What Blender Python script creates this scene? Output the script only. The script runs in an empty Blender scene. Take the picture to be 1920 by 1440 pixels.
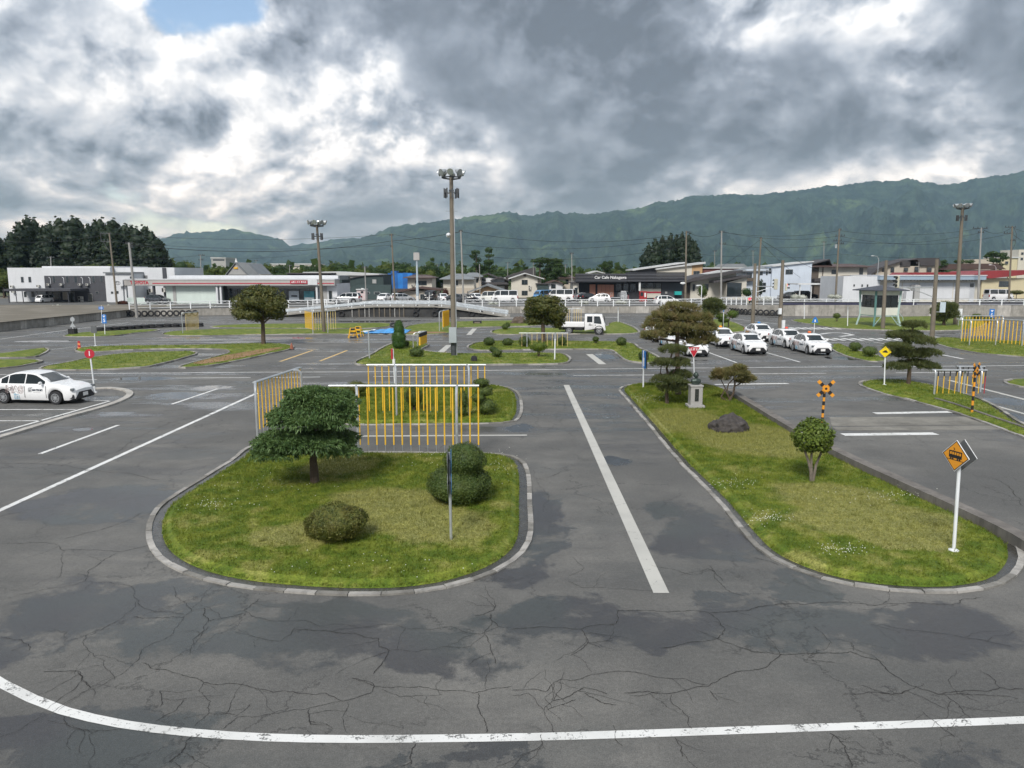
import bpy, bmesh, math, random
import numpy as np
from mathutils import Vector, Matrix, Euler, noise as mnoise
R = math.radians
random.seed(7); RNG = np.random.default_rng(7)
sc = bpy.context.scene
COL = sc.collection

# ------------------------------------------------------------------ camera
CAMZ = 6.0; FPX = 1400.0; PITCH = math.atan2(208.0, FPX)
cam_d = bpy.data.cameras.new('camera'); cam = bpy.data.objects.new('camera', cam_d); COL.objects.link(cam)
cam.location = (0, 0, CAMZ); cam.rotation_euler = (math.pi/2 - PITCH, 0, 0)
cam_d.sensor_width = 36.0; cam_d.lens = 36.0*FPX/1920.0; cam_d.clip_start = 0.1; cam_d.clip_end = 60000
sc.camera = cam
sc.view_settings.view_transform = 'Standard'; sc.view_settings.look = 'None'
sc.view_settings.gamma = 1.0; sc.view_settings.use_curve_mapping = False
sc.view_settings.exposure = 1.30

def ray(px, py):
    u = (px-960.0)/FPX; v = (720.0-py)/FPX
    return Vector((u, math.cos(PITCH)+v*math.sin(PITCH), -math.sin(PITCH)+v*math.cos(PITCH)))
def G(px, py, z=0.0):                      # pixel -> point on the level z
    d = ray(px, py); t = (z-CAMZ)/d.z
    return Vector((d.x*t, d.y*t, z))
def AT(px, py, Y):                         # pixel -> point at the distance Y
    d = ray(px, py); t = Y/d.y
    return Vector((d.x*t, Y, CAMZ+d.z*t))
def ZT(py, Y): return AT(960, py, Y).z
def XT(px, py, Y): return AT(px, py, Y).x

# ------------------------------------------------------------------ node helpers
class NT:
    def __init__(s, tree): s.t = tree; s.n = tree.nodes; s.l = tree.links
    def node(s, typ, **kw):
        n = s.n.new(typ)
        for k, v in kw.items(): setattr(n, k, v)
        return n
    def put(s, sock, v):
        if isinstance(v, bpy.types.NodeSocket): s.l.new(v, sock)
        elif v is not None: sock.default_value = v
    def m(s, op, a, b=None, c=None, clamp=False):
        n = s.node('ShaderNodeMath', operation=op); n.use_clamp = clamp
        s.put(n.inputs[0], a); s.put(n.inputs[1], b); s.put(n.inputs[2], c)
        return n.outputs[0]
    def v(s, op, a, b=None, scale=None):
        n = s.node('ShaderNodeVectorMath', operation=op)
        s.put(n.inputs[0], a)
        if b is not None: s.put(n.inputs[1], b)
        if scale is not None: s.put(n.inputs['Scale'], scale)
        return n.outputs['Value'] if op in ('DOT_PRODUCT', 'LENGTH', 'DISTANCE') else n.outputs[0]
    def noise(s, vec, scale=1.0, detail=4.0, rough=0.5, lac=2.0, dist=0.0, color=False):
        n = s.node('ShaderNodeTexNoise'); s.put(n.inputs['Vector'], vec)
        for k, x in (('Scale', scale), ('Detail', detail), ('Roughness', rough), ('Lacunarity', lac), ('Distortion', dist)): s.put(n.inputs[k], x)
        return n.outputs['Color'] if color else n.outputs[0]
    def ramp(s, x, lo, hi, smooth=True, a=0.0, b=1.0):
        n = s.node('ShaderNodeMapRange'); n.interpolation_type = 'SMOOTHSTEP' if smooth else 'LINEAR'; n.clamp = True
        s.put(n.inputs['Value'], x); s.put(n.inputs['From Min'], lo); s.put(n.inputs['From Max'], hi)
        s.put(n.inputs['To Min'], a); s.put(n.inputs['To Max'], b)
        return n.outputs[0]
    def mix(s, f, a, b, typ='MIX'):
        n = s.node('ShaderNodeMix'); n.data_type = 'RGBA'; n.blend_type = typ; n.clamp_factor = True
        s.put(n.inputs[0], f)
        for i, x in ((6, a), (7, b)):
            if isinstance(x, tuple) and len(x) == 3: x = (*x, 1)
            s.put(n.inputs[i], x)
        return n.outputs[2]
    def comb(s, x, y, z=0.0):
        n = s.node('ShaderNodeCombineXYZ'); s.put(n.inputs[0], x); s.put(n.inputs[1], y); s.put(n.inputs[2], z); return n.outputs[0]
    def sep(s, v):
        n = s.node('ShaderNodeSeparateXYZ'); s.put(n.inputs[0], v); return n.outputs

# ------------------------------------------------------------------ world: blue sky behind broken grey cloud
SUN_EL, SUN_AZ = R(43), R(198)             # azimuth clockwise from +Y
world = bpy.data.worlds.new('World'); sc.world = world; world.use_nodes = True
world.cycles.sampling_method = 'MANUAL'; world.cycles.sample_map_resolution = 512
def build_world():
    w = NT(world.node_tree); w.n.clear()
    out = w.node('ShaderNodeOutputWorld'); bg = w.node('ShaderNodeBackground')
    sky = w.node('ShaderNodeTexSky'); sky.sky_type = 'NISHITA'; sky.sun_disc = False
    sky.sun_elevation = SUN_EL; sky.sun_rotation = SUN_AZ
    tc = w.node('ShaderNodeTexCoord'); d = tc.outputs['Generated']
    x, y, z = w.sep(d)
    zz = w.m('SQRT', w.m('ADD', w.m('MAXIMUM', z, 0.0), 0.03))
    p = w.comb(w.m('ADD', x, SKYX), w.m('ADD', y, SKYY), w.m('MULTIPLY', zz, 1.25))
    wc = w.noise(p, 5.0, 2, 0.5, color=True)
    pw = w.v('ADD', p, w.v('SCALE', w.v('SUBTRACT', wc, (0.5, 0.5, 0.5)), scale=0.07))
    nA = w.noise(pw, 6.6, 8, 0.56)
    nU = w.noise(w.v('ADD', pw, (-0.012, 0.0, 0.024)), 6.6, 6, 0.56)
    nB = w.noise(w.v('ADD', pw, (4.0, 1.0, 2.0)), 3.6, 5, 0.52)
    def spot(px, py, deg, gain):           # a broad region of thicker or thinner cloud
        c = ray(px, py).normalized()
        dot = w.v('DOT_PRODUCT', d, tuple(c))
        s2 = 1.0-math.cos(R(deg))
        g = w.m('POWER', 2.718, w.m('DIVIDE', w.m('SUBTRACT', dot, 1.0), s2))
        return w.m('MULTIPLY', g, gain)
    for q in SPOTS: nB = w.m('ADD', nB, spot(*q))
    mB = w.ramp(w.m('ADD', nB, w.m('MULTIPLY', w.m('SUBTRACT', nA, 0.5), 0.35)), 0.40, 0.62)
    cell = w.ramp(nA, 0.42, 0.58)
    rel = w.m('SUBTRACT', nA, nU); rel = w.m('ADD', w.m('MULTIPLY', w.m('MAXIMUM', rel, 0.0), 1.0), w.m('MULTIPLY', w.m('MINIMUM', rel, 0.0), 0.55))
    bright = w.m('ADD', w.m('MULTIPLY_ADD', rel, CL_REL, CL_HI), w.m('MULTIPLY', w.m('SUBTRACT', cell, 0.5), CL_CELL))
    dark = w.m('MULTIPLY_ADD', rel, CL_REL*0.22, w.m('MULTIPLY_ADD', cell, 0.04, CL_LO))
    lum = w.m('ADD', w.m('MULTIPLY', bright, w.m('SUBTRACT', 1.0, mB)), w.m('MULTIPLY', dark, mB))
    lum = w.m('MINIMUM', w.m('MAXIMUM', lum, 0.085), 0.62)
    t = w.m('ADD', nB, w.m('MULTIPLY', w.m('SUBTRACT', nA, 0.5), 0.75))
    whiteness = w.ramp(lum, 0.10, 0.50)
    col = w.mix(whiteness, (0.80, 0.93, 1.14), (0.965, 1.0, 1.04))
    colv = w.v('SCALE', col, scale=lum)
    blue = w.v('SCALE', sky.outputs[0], scale=0.075)
    cover = w.ramp(t, 0.17, 0.27)
    final = w.mix(cover, blue, colv)
    w.put(bg.inputs[0], final); bg.inputs[1].default_value = 1.0
    w.l.new(bg.outputs[0], out.inputs[0])
SKYX, SKYY = 3.1, 1.7
CL_HI, CL_LO, CL_REL, CL_CELL = 0.330, 0.086, 2.3, 0.15
SPOTS = [(1020, 90, 10, 0.20), (530, 120, 3, 0.11), (230, 150, 9, -0.14), (405, 0, 2.6, -0.30), (300, -12, 2.2, -0.24), (470, 25, 1.5, -0.16), (60, 20, 4, 0.10), (1640, 60, 6, -0.04), (330, 330, 9, -0.08), (1000, 330, 7, -0.07), (1500, 250, 8, 0.05), (620, 90, 4, -0.08)]
build_world()
sun_d = bpy.data.lights.new('sun', 'SUN'); sun = bpy.data.objects.new('sun', sun_d); COL.objects.link(sun)
sun_d.energy = 1.5; sun_d.angle = R(17); sun_d.color = (1.0, 0.965, 0.91)
sd = Vector((math.sin(SUN_AZ)*math.cos(SUN_EL), math.cos(SUN_AZ)*math.cos(SUN_EL), math.sin(SUN_EL)))
sun.rotation_euler = sd.to_track_quat('Z', 'Y').to_euler(); sun.location = (0, 0, 40)

# ------------------------------------------------------------------ mesh helpers
def tagit(o, label=None, cat=None, group=None, kind=None):
    if label: o['label'] = label
    if cat: o['category'] = cat
    if group: o['group'] = group
    if kind: o['kind'] = kind
    return o
def thing(name, label, cat, loc=(0, 0, 0), rz=0.0, group=None):
    o = bpy.data.objects.new(name, None); COL.objects.link(o)
    o.empty_display_size = 0.2; o.location = loc; o.rotation_euler = (0, 0, rz)
    return tagit(o, label, cat, group)
def link(name, me, parent=None, loc=None, rz=0.0):
    o = bpy.data.objects.new(name, me); COL.objects.link(o)
    if parent is not None: o.parent = parent
    if loc is not None: o.location = loc
    if rz: o.rotation_euler = (0, 0, rz)
    return o
def copy_tree(o, parent=None, label=None, loc=None, rz=None, scale=None):
    c = o.copy(); COL.objects.link(c)
    if parent is not None: c.parent = parent
    for ch in list(o.children): copy_tree(ch, c)
    if label: c['label'] = label
    if loc is not None: c.location = loc
    if rz is not None: c.rotation_euler = (0, 0, rz)
    if scale is not None: c.scale = scale if isinstance(scale, (tuple, list)) else (scale,)*3
    return c
def fast_mesh(name, V, F, mat=None, smooth=False):
    V = np.asarray(V, dtype=np.float32); F = np.asarray(F, dtype=np.int32)
    me = bpy.data.meshes.new(name); n, k = F.shape
    me.vertices.add(len(V)); me.vertices.foreach_set('co', V.ravel())
    me.loops.add(n*k); me.loops.foreach_set('vertex_index', F.ravel())
    me.polygons.add(n); me.polygons.foreach_set('loop_start', np.arange(0, n*k, k, dtype=np.int32))
    me.polygons.foreach_set('loop_total', np.full(n, k, dtype=np.int32))
    if smooth: me.polygons.foreach_set('use_smooth', np.ones(n, dtype=bool))
    me.update(calc_edges=True); me.validate()
    if mat: me.materials.append(mat)
    return me
class MB:
    def __init__(s): s.v = []; s.f = []
    def add(s, vs, fs):
        b = len(s.v); s.v += [tuple(v) for v in vs]; s.f += [tuple(i+b for i in f) for f in fs]; return s
    def box(s, x0, x1, y0, y1, z0, z1):
        return s.add([(x0,y0,z0),(x1,y0,z0),(x1,y1,z0),(x0,y1,z0),(x0,y0,z1),(x1,y0,z1),(x1,y1,z1),(x0,y1,z1)],
                     [(3,2,1,0),(4,5,6,7),(0,1,5,4),(1,2,6,5),(2,3,7,6),(3,0,4,7)])
    def cbox(s, c, sz, rz=0.0, rx=0.0, ry=0.0):
        m = Matrix.Translation(c) @ Euler((rx, ry, rz)).to_matrix().to_4x4()
        x, y, z = sz[0]/2, sz[1]/2, sz[2]/2
        P = [(-x,-y,-z),(x,-y,-z),(x,y,-z),(-x,y,-z),(-x,-y,z),(x,-y,z),(x,y,z),(-x,y,z)]
        return s.add([m @ Vector(p) for p in P], [(3,2,1,0),(4,5,6,7),(0,1,5,4),(1,2,6,5),(2,3,7,6),(3,0,4,7)])
    def prism(s, poly, axis, a, b):        # polygon in the other two axes, extruded along one axis
        n = len(poly)
        def P(q, t): return {'x': (t, q[0], q[1]), 'y': (q[0], t, q[1]), 'z': (q[0], q[1], t)}[axis]
        vs = [P(q, a) for q in poly]+[P(q, b) for q in poly]
        fs = [tuple(range(n)), tuple(range(2*n-1, n-1, -1))]+[(i, i+n, (i+1) % n+n, (i+1) % n) for i in range(n)]
        return s.add(vs, fs)
    def cyl(s, p0, p1, r0, r1=None, n=8, cap=True):
        r1 = r0 if r1 is None else r1
        p0 = Vector(p0); p1 = Vector(p1); d = (p1-p0).normalized()
        a = d.orthogonal().normalized(); b = d.cross(a)
        vs = []
        for p, r in ((p0, r0), (p1, r1)):
            vs += [p+(a*math.cos(t)+b*math.sin(t))*r for t in (2*math.pi*i/n for i in range(n))]
        fs = [(i, (i+1) % n, (i+1) % n+n, i+n) for i in range(n)]
        if cap: fs += [tuple(range(n-1, -1, -1)), tuple(range(n, 2*n))]
        return s.add(vs, fs)
    def tube(s, pts, rs, n=8):
        pts = [Vector(p) for p in pts]; rs = rs if isinstance(rs, (list, tuple)) else [rs]*len(pts)
        vs = []; a = None
        for i, p in enumerate(pts):
            d = (pts[min(i+1, len(pts)-1)]-pts[max(i-1, 0)]).normalized()
            a = d.orthogonal().normalized() if a is None else (a-d*a.dot(d)).normalized()
            b = d.cross(a)
            vs += [p+(a*math.cos(t)+b*math.sin(t))*rs[i] for t in (2*math.pi*k/n for k in range(n))]
        fs = [(j*n+i, j*n+(i+1) % n, (j+1)*n+(i+1) % n, (j+1)*n+i) for j in range(len(pts)-1) for i in range(n)]
        fs += [tuple(range(n-1, -1, -1)), tuple(range((len(pts)-1)*n, len(pts)*n))]
        return s.add(vs, fs)
    def lathe(s, prof, n=16, c=(0, 0, 0), axis='z', cap=True):
        vs = []
        for r, z in prof:
            for k in range(n):
                t = 2*math.pi*k/n; q = (r*math.cos(t), r*math.sin(t), z)
                if axis == 'y': q = (q[0], z, q[1])
                if axis == 'x': q = (z, q[0], q[1])
                vs.append((q[0]+c[0], q[1]+c[1], q[2]+c[2]))
        fs = [(j*n+i, j*n+(i+1) % n, (j+1)*n+(i+1) % n, (j+1)*n+i) for j in range(len(prof)-1) for i in range(n)]
        if cap: fs += [tuple(range(n-1, -1, -1)), tuple(range((len(prof)-1)*n, len(prof)*n))]
        return s.add(vs, fs)
    def ell(s, c, r, nu=14, nv=8, jit=0.0, seed=0):
        vs = []; rr = random.Random(seed)
        for j in range(nv+1):
            ph = math.pi*j/nv
            for i in range(nu):
                t = 2*math.pi*i/nu; k = 1+jit*(rr.random()-0.5)*2
                vs.append((c[0]+r[0]*k*math.sin(ph)*math.cos(t), c[1]+r[1]*k*math.sin(ph)*math.sin(t), c[2]+r[2]*k*math.cos(ph)))
        fs = [(j*nu+i, (j+1)*nu+i, (j+1)*nu+(i+1) % nu, j*nu+(i+1) % nu) for j in range(nv) for i in range(nu)]
        return s.add(vs, fs)
    def quad(s, a, b, c, d): return s.add([a, b, c, d], [(0, 1, 2, 3)])
    def mesh(s, name, mat, smooth=False, bevel=0.0, off=None):
        me = bpy.data.meshes.new(name)
        V = s.v if off is None else [(v[0]-off[0], v[1]-off[1], v[2]-off[2]) for v in s.v]
        me.from_pydata(V, [], s.f)
        if bevel or smooth:
            bm = bmesh.new(); bm.from_mesh(me)
            bmesh.ops.remove_doubles(bm, verts=bm.verts, dist=1e-5)
            if bevel:
                bmesh.ops.bevel(bm, geom=[e for e in bm.edges if len(e.link_faces) == 2 and e.calc_face_angle(0) > 0.6], offset=bevel, segments=2 if bevel > 0.02 else 1, affect='EDGES', profile=0.6)
            bm.to_mesh(me); bm.free()
        if smooth:
            me.polygons.foreach_set('use_smooth', [True]*len(me.polygons))
            try: me.set_sharp_from_angle(angle=R(40))
            except Exception: pass
        if mat: me.materials.append(mat)
        me.update(); return me
    def build(s, name, mat, parent=None, smooth=False, bevel=0.0, world=False):
        off = parent.location if (world and parent is not None) else None
        return link(name, s.mesh(name, mat, smooth, bevel, off), parent)
def catmull(P, closed=True, step=0.3):
    P = [Vector((p[0], p[1])) for p in P]; n = len(P); out = []
    rng = range(n) if closed else range(n-1)
    for i in rng:
        if closed: p0, p1, p2, p3 = P[i-1], P[i], P[(i+1) % n], P[(i+2) % n]
        else: p0, p1, p2, p3 = P[max(i-1, 0)], P[i], P[i+1], P[min(i+2, n-1)]
        k = max(1, int((p2-p1).length/step))
        # centripetal-ish: limit tangents so that uneven spacing does not overshoot
        L = (p2-p1).length
        m1 = (p2-p0); m2 = (p3-p1)
        m1 = m1.normalized()*L if m1.length > 1e-6 else m1; m2 = m2.normalized()*L if m2.length > 1e-6 else m2
        for j in range(k):
            t = j/k; t2 = t*t; t3 = t2*t
            out.append(p1*(2*t3-3*t2+1)+m1*(t3-2*t2+t)+p2*(-2*t3+3*t2)+m2*(t3-t2))
    if not closed: out.append(P[-1])
    return out
def area2(P): return sum(P[i-1].x*P[i].y-P[i].x*P[i-1].y for i in range(len(P)))
def offset_poly(P, d, closed=True):        # +d moves inwards for a counter-clockwise ring
    n = len(P); out = []
    for i in range(n):
        a = P[i-1] if (closed or i > 0) else P[i]; b = P[(i+1) % n] if (closed or i < n-1) else P[i]
        t = (b-a); t = t.normalized() if t.length > 1e-9 else Vector((1, 0))
        out.append(P[i]+Vector((-t.y, t.x))*d)
    return out
def strip_mesh(name, L, Rr, z, mat, zR=None, closed=False):
    n = len(L); zR = z if zR is None else zR
    V = [(p.x, p.y, z) for p in L]+[(p.x, p.y, zR) for p in Rr]
    m = n if closed else n-1
    F = [(i, i+n, (i+1) % n+n, (i+1) % n) for i in range(m)]
    me = bpy.data.meshes.new(name); me.from_pydata(V, [], F); me.materials.append(mat)
    bm = bmesh.new(); bm.from_mesh(me); bmesh.ops.recalc_face_normals(bm, faces=bm.faces)
    if sum(f.normal.z for f in bm.faces) < 0: bmesh.ops.reverse_faces(bm, faces=bm.faces)
    bm.to_mesh(me); bm.free()
    return me
def text_mesh(txt, size, mat, depth=0.004, bold=0.0, align='CENTER'):
    cu = bpy.data.curves.new('t', 'FONT'); cu.body = txt; cu.size = size; cu.extrude = depth; cu.offset = bold
    cu.align_x = align; cu.align_y = 'CENTER'; cu.resolution_u = 3
    o = bpy.data.objects.new('t', cu); COL.objects.link(o)
    dg = bpy.context.evaluated_depsgraph_get(); me = bpy.data.meshes.new_from_object(o.evaluated_get(dg))
    bpy.data.objects.remove(o); me.materials.clear(); me.materials.append(mat)
    return me
def put_text(name, txt, size, mat, parent, loc, rz=0.0, depth=0.004, bold=0.0, align='CENTER'):   # upright, facing -Y before rz
    o = link(name, text_mesh(txt, size, mat, depth, bold, align), parent, loc)
    o.rotation_euler = (math.pi/2, 0, rz); return o

# ------------------------------------------------------------------ materials
MATS = {}
def mat(name, col=None, rough=0.6, metal=0.0, var=0.14, vscale=2.0, bump=0.0, bscale=30.0, dirt=0.0, spec=None, coat=0.0):
    if name in MATS: return MATS[name]
    m = bpy.data.materials.new(name); m.use_nodes = True; w = NT(m.node_tree); b = w.n['Principled BSDF']
    tc = w.node('ShaderNodeTexCoord').outputs['Object']
    n = w.noise(tc, vscale, 6, 0.6)
    c0 = tuple(max(0, x*(1-var)) for x in col); c1 = tuple(min(1, x*(1+var)) for x in col)
    c = w.mix(w.ramp(n, 0.3, 0.7, False), c0, c1)
    if dirt:
        x, y, z = w.sep(tc)
        st = w.noise(w.comb(w.m('MULTIPLY', x, 3.0), w.m('MULTIPLY', y, 3.0), w.m('MULTIPLY', z, 0.35)), 1.3, 5, 0.65)
        c = w.mix(w.m('MULTIPLY', w.ramp(st, 0.45, 0.75), dirt), c, tuple(x*0.35 for x in col))
    w.put(b.inputs['Base Color'], c); b.inputs['Metallic'].default_value = metal
    w.put(b.inputs['Roughness'], w.ramp(w.noise(tc, vscale*3, 3), 0.3, 0.7, False, max(0.02, rough-0.08), min(1, rough+0.08)))
    if spec is not None: b.inputs['Specular IOR Level'].default_value = spec
    if coat: b.inputs['Coat Weight'].default_value = coat; b.inputs['Coat Roughness'].default_value = 0.06
    if bump:
        bn = w.node('ShaderNodeBump'); bn.inputs['Strength'].default_value = bump; bn.inputs['Distance'].default_value = 0.02
        w.put(bn.inputs['Height'], w.noise(tc, bscale, 5, 0.6)); w.put(b.inputs['Normal'], bn.outputs[0])
    MATS[name] = m; return m
def emis(name, col, strength):
    if name in MATS: return MATS[name]
    m = bpy.data.materials.new(name); m.use_nodes = True; w = NT(m.node_tree); b = w.n['Principled BSDF']
    b.inputs['Base Color'].default_value = (*col, 1); b.inputs['Emission Color'].default_value = (*col, 1); b.inputs['Emission Strength'].default_value = strength
    MATS[name] = m; return m
def leafmat(name, c_dark, c_light, trans=0.25, dry=None, dryamt=0.0, nscale=0.6, rough=0.55):
    if name in MATS: return MATS[name]
    m = bpy.data.materials.new(name); m.use_nodes = True; w = NT(m.node_tree); b = w.n['Principled BSDF']; out = w.n['Material Output']
    geo = w.node('ShaderNodeNewGeometry'); oi = w.node('ShaderNodeObjectInfo')
    tc = w.node('ShaderNodeTexCoord').outputs['Object']
    n = w.noise(tc, nscale, 3, 0.6)
    f = w.m('ADD', w.m('MULTIPLY', geo.outputs['Random Per Island'], 0.75), w.m('MULTIPLY', w.m('SUBTRACT', n, 0.4), 0.9))
    f = w.m('ADD', f, w.m('MULTIPLY', w.m('SUBTRACT', oi.outputs['Random'], 0.5), 0.35))
    c = w.mix(f, c_dark, c_light)
    if dry: c = w.mix(w.m('MULTIPLY', w.ramp(w.noise(tc, nscale*2.3, 3, 0.6), 0.45, 0.62), dryamt), c, dry)
    w.put(b.inputs['Base Color'], c); b.inputs['Roughness'].default_value = rough; b.inputs['Specular IOR Level'].default_value = 0.3
    tr = w.node('ShaderNodeBsdfTranslucent'); w.put(tr.inputs[0], w.mix(0.5, c, (0.30, 0.36, 0.05)))
    mx = w.node('ShaderNodeMixShader'); mx.inputs[0].default_value = trans
    w.l.new(b.outputs[0], mx.inputs[1]); w.l.new(tr.outputs[0], mx.inputs[2]); w.l.new(mx.outputs[0], out.inputs[0])
    MATS[name] = m; return m
def glass(name='window_glass', col=(0.02, 0.028, 0.032), rough=0.06):
    if name in MATS: return MATS[name]
    m = mat(name, col, rough, 0.0, 0.2, 0.5); m.node_tree.nodes['Principled BSDF'].inputs['Specular IOR Level'].default_value = 0.8
    return m

# ------------------------------------------------------------------ ground, asphalt, markings
def pos_node(w): return w.node('ShaderNodeNewGeometry').outputs['Position']
def ell_mask(w, wp, px, py, rx_px, ry_px):
    c = G(px, py); ex = abs(G(px+rx_px, py).x-c.x); ey = abs(G(px, py-ry_px).y-G(px, py+ry_px).y)/2
    q = w.v('MULTIPLY', w.v('SUBTRACT', wp, (c.x, c.y, 0)), (1/ex, 1/ey, 0))
    return w.ramp(w.v('LENGTH', q), 0.80, 1.08, True, 1.0, 0.0)
WET = [(500, 1190, 330, 60), (250, 1130, 240, 55), (820, 1215, 190, 45), (1060, 1165, 150, 40), (1190, 1180, 160, 38), (1470, 1165, 190, 45), (1720, 1190, 210, 50),
       (70, 1200, 110, 55), (150, 1395, 260, 60), (930, 1425, 110, 26), (1850, 1430, 110, 30), (1270, 965, 70, 30), (1330, 1010, 110, 40), (1010, 985, 48, 75),
       (1520, 1100, 75, 25), (200, 945, 180, 40), (1000, 1075, 70, 22), (1380, 1130, 110, 20), (640, 1450, 230, 26)]
PUD = [(1845, 775, 60, 12), (1890, 785, 60, 10), (1880, 752, 50, 8), (160, 804, 19, 4), (330, 742, 60, 8), (395, 727, 40, 5), (220, 775, 40, 5), (270, 690+20, 60, 4), (1155, 864, 24, 8), (1132, 668, 24, 6), (520, 634, 80, 2.6), (345, 633, 60, 2), (980, 803, 28, 9), (975, 770, 4, 16), (700, 603, 80, 1.6), (90, 640, 70, 2), (1590, 672, 40, 4), (1060, 596, 60, 1.5)]
def asphalt_mat():
    m = bpy.data.materials.new('asphalt'); m.use_nodes = True; w = NT(m.node_tree); b = w.n['Principled BSDF']
    P = pos_node(w)
    wob = w.v('SCALE', w.v('SUBTRACT', w.noise(P, 0.55, 7, 0.66, color=True), (0.5, 0.5, 0.5)), scale=3.2)
    wp = w.v('ADD', P, wob); wp = w.v('MULTIPLY', wp, (1, 1, 0))
    big = w.noise(P, 0.17, 5, 0.6); mid = w.noise(P, 1.1, 5, 0.65); fin = w.noise(P, 55.0, 3, 0.7)
    x, y, z = w.sep(P)
    streak = w.noise(w.comb(w.m('MULTIPLY', x, 0.10), w.m('MULTIPLY', y, 0.55), 0.0), 1.0, 5, 0.62)
    wet = None
    for e in WET:
        k = ell_mask(w, wp, *e); wet = k if wet is None else w.m('MAXIMUM', wet, k)
    nearm = w.ramp(y, 24, 34)              # beyond the near lane the drying is streaky
    wetn = w.ramp(w.m('ADD', w.m('MULTIPLY', streak, 0.55), w.m('MULTIPLY', big, 0.45)), 0.47, 0.57)
    wet = w.m('MAXIMUM', wet, w.m('MULTIPLY', wetn, w.ramp(y, 18, 34, True, 0.35, 0.8)))
    wet = w.m('MULTIPLY', wet, w.m('MULTIPLY', w.ramp(mid, 0.25, 0.5, True, 0.7, 1.0), w.ramp(w.noise(P, 0.75, 6, 0.68), 0.36, 0.47, True, 0.12, 1.0)))
    dryc = w.mix(w.ramp(big, 0.35, 0.65), (0.102, 0.101, 0.096), (0.178, 0.172, 0.158))
    dryc = w.mix(w.m('MULTIPLY', w.ramp(mid, 0.35, 0.7), 0.35), dryc, (0.085, 0.084, 0.080))
    wetc = w.mix(w.ramp(w.noise(P, 0.3, 2), 0.4, 0.6), (0.044, 0.043, 0.045), (0.050, 0.056, 0.054))
    c = w.mix(w.m('MULTIPLY', wet, 0.88), dryc, wetc)
    sp = w.m('MULTIPLY', w.ramp(fin, 0.25, 0.8, False, 0.55, 1.5), w.ramp(w.noise(P, 14.0, 3, 0.7), 0.25, 0.75, False, 0.82, 1.2))
    c = w.mix(1.0, c, w.comb(sp, sp, sp), 'MULTIPLY')
    # fine hairline network
    vo = w.node('ShaderNodeTexVoronoi'); vo.feature = 'DISTANCE_TO_EDGE'; vo.inputs['Scale'].default_value = 0.42
    w.put(vo.inputs['Vector'], w.v('ADD', P, w.v('SCALE', w.v('SUBTRACT', w.noise(P, 1.5, 5, 0.7, color=True), (0.5, 0.5, 0.5)), scale=1.1)))
    ck = w.m('MULTIPLY', w.ramp(vo.outputs['Distance'], 0.004, 0.011, True, 1.0, 0.0), w.ramp(w.noise(P, 0.28, 3), 0.46, 0.56))
    c = w.mix(w.m('MULTIPLY', ck, 0.5), c, (0.022, 0.022, 0.022))
    rg = w.ramp(wet, 0.0, 1.0, False, 0.82, 0.30)
    film = w.m('MULTIPLY', w.ramp(w.m('ADD', w.m('MULTIPLY', streak, 0.7), w.m('MULTIPLY', mid, 0.3)), 0.50, 0.60), nearm)
    pud = None
    for e in PUD:
        k = ell_mask(w, w.v('ADD', w.v('MULTIPLY', P, (1, 1, 0)), w.v('MULTIPLY', wob, (0.5, 0.5, 0))), *e); pud = k if pud is None else w.m('MAXIMUM', pud, k)
    pud = w.m('MULTIPLY', pud, w.ramp(mid, 0.30, 0.45))
    rgh = w.m('MAXIMUM', w.m('SUBTRACT', rg, w.m('MULTIPLY', film, 0.38)), 0.14)
    w.put(b.inputs['Roughness'], w.m('ADD', w.m('MULTIPLY', rgh, w.m('SUBTRACT', 1.0, pud)), w.m('MULTIPLY', pud, 0.05)))
    w.put(b.inputs['Base Color'], w.mix(pud, c, (0.035, 0.036, 0.036)))
    b.inputs['Specular IOR Level'].default_value = 0.45
    bn = w.node('ShaderNodeBump'); bn.inputs['Distance'].default_value = 0.012; w.put(bn.inputs['Strength'], w.m('MULTIPLY', 0.35, w.m('SUBTRACT', 1.0, pud)))
    w.put(bn.inputs['Height'], w.m('SUBTRACT', fin, w.m('MULTIPLY', ck, 0.6))); w.put(b.inputs['Normal'], bn.outputs[0])
    return m
M_ASPH = asphalt_mat()
asph = link('asphalt', strip_mesh('asphalt', [Vector((-130, -12)), Vector((170, -12))], [Vector((-130, 128)), Vector((170, 128))], 0.0, M_ASPH)); asph['kind'] = 'structure'

def paint_mat(name, col, worn):
    m = bpy.data.materials.new(name); m.use_nodes = True; w = NT(m.node_tree); b = w.n['Principled BSDF']
    P = pos_node(w); n = w.noise(P, 3.2, 6, 0.7); f = w.noise(P, 28, 3, 0.7)
    k = w.m('ADD', w.m('MULTIPLY', n, 0.6), w.m('MULTIPLY', f, 0.4))
    c = w.mix(w.ramp(k, worn, worn+0.07), col, (0.12, 0.12, 0.115))
    c = w.mix(w.m('MULTIPLY', w.ramp(w.noise(P, 0.9, 4), 0.4, 0.7), 0.3), c, (0.30, 0.30, 0.28))
    w.put(b.inputs['Base Color'], c); b.inputs['Roughness'].default_value = 0.6
    return m
M_PAINT = paint_mat('road_paint_white', (0.72, 0.72, 0.70), 0.53); M_PAINT2 = paint_mat('road_paint_old', (0.50, 0.49, 0.45), 0.575)
M_PAINT_Y = paint_mat('road_paint_yellow', (0.62, 0.42, 0.16), 0.62)
def marking(pts, wid, m=None, z=0.004, name='road_marking', end_wid=None, smooth=True, world=False):
    P = [Vector((p[0], p[1])) for p in pts] if world else [G(*p).xy for p in pts]
    if len(P) > 2 and smooth: P = catmull(P, False, 0.5)
    L = offset_poly(P, wid/2, False); Rr = offset_poly(P, -wid/2, False)
    o = link(name, strip_mesh(name, L, Rr, z, m or M_PAINT)); o['kind'] = 'structure'; return o
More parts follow.
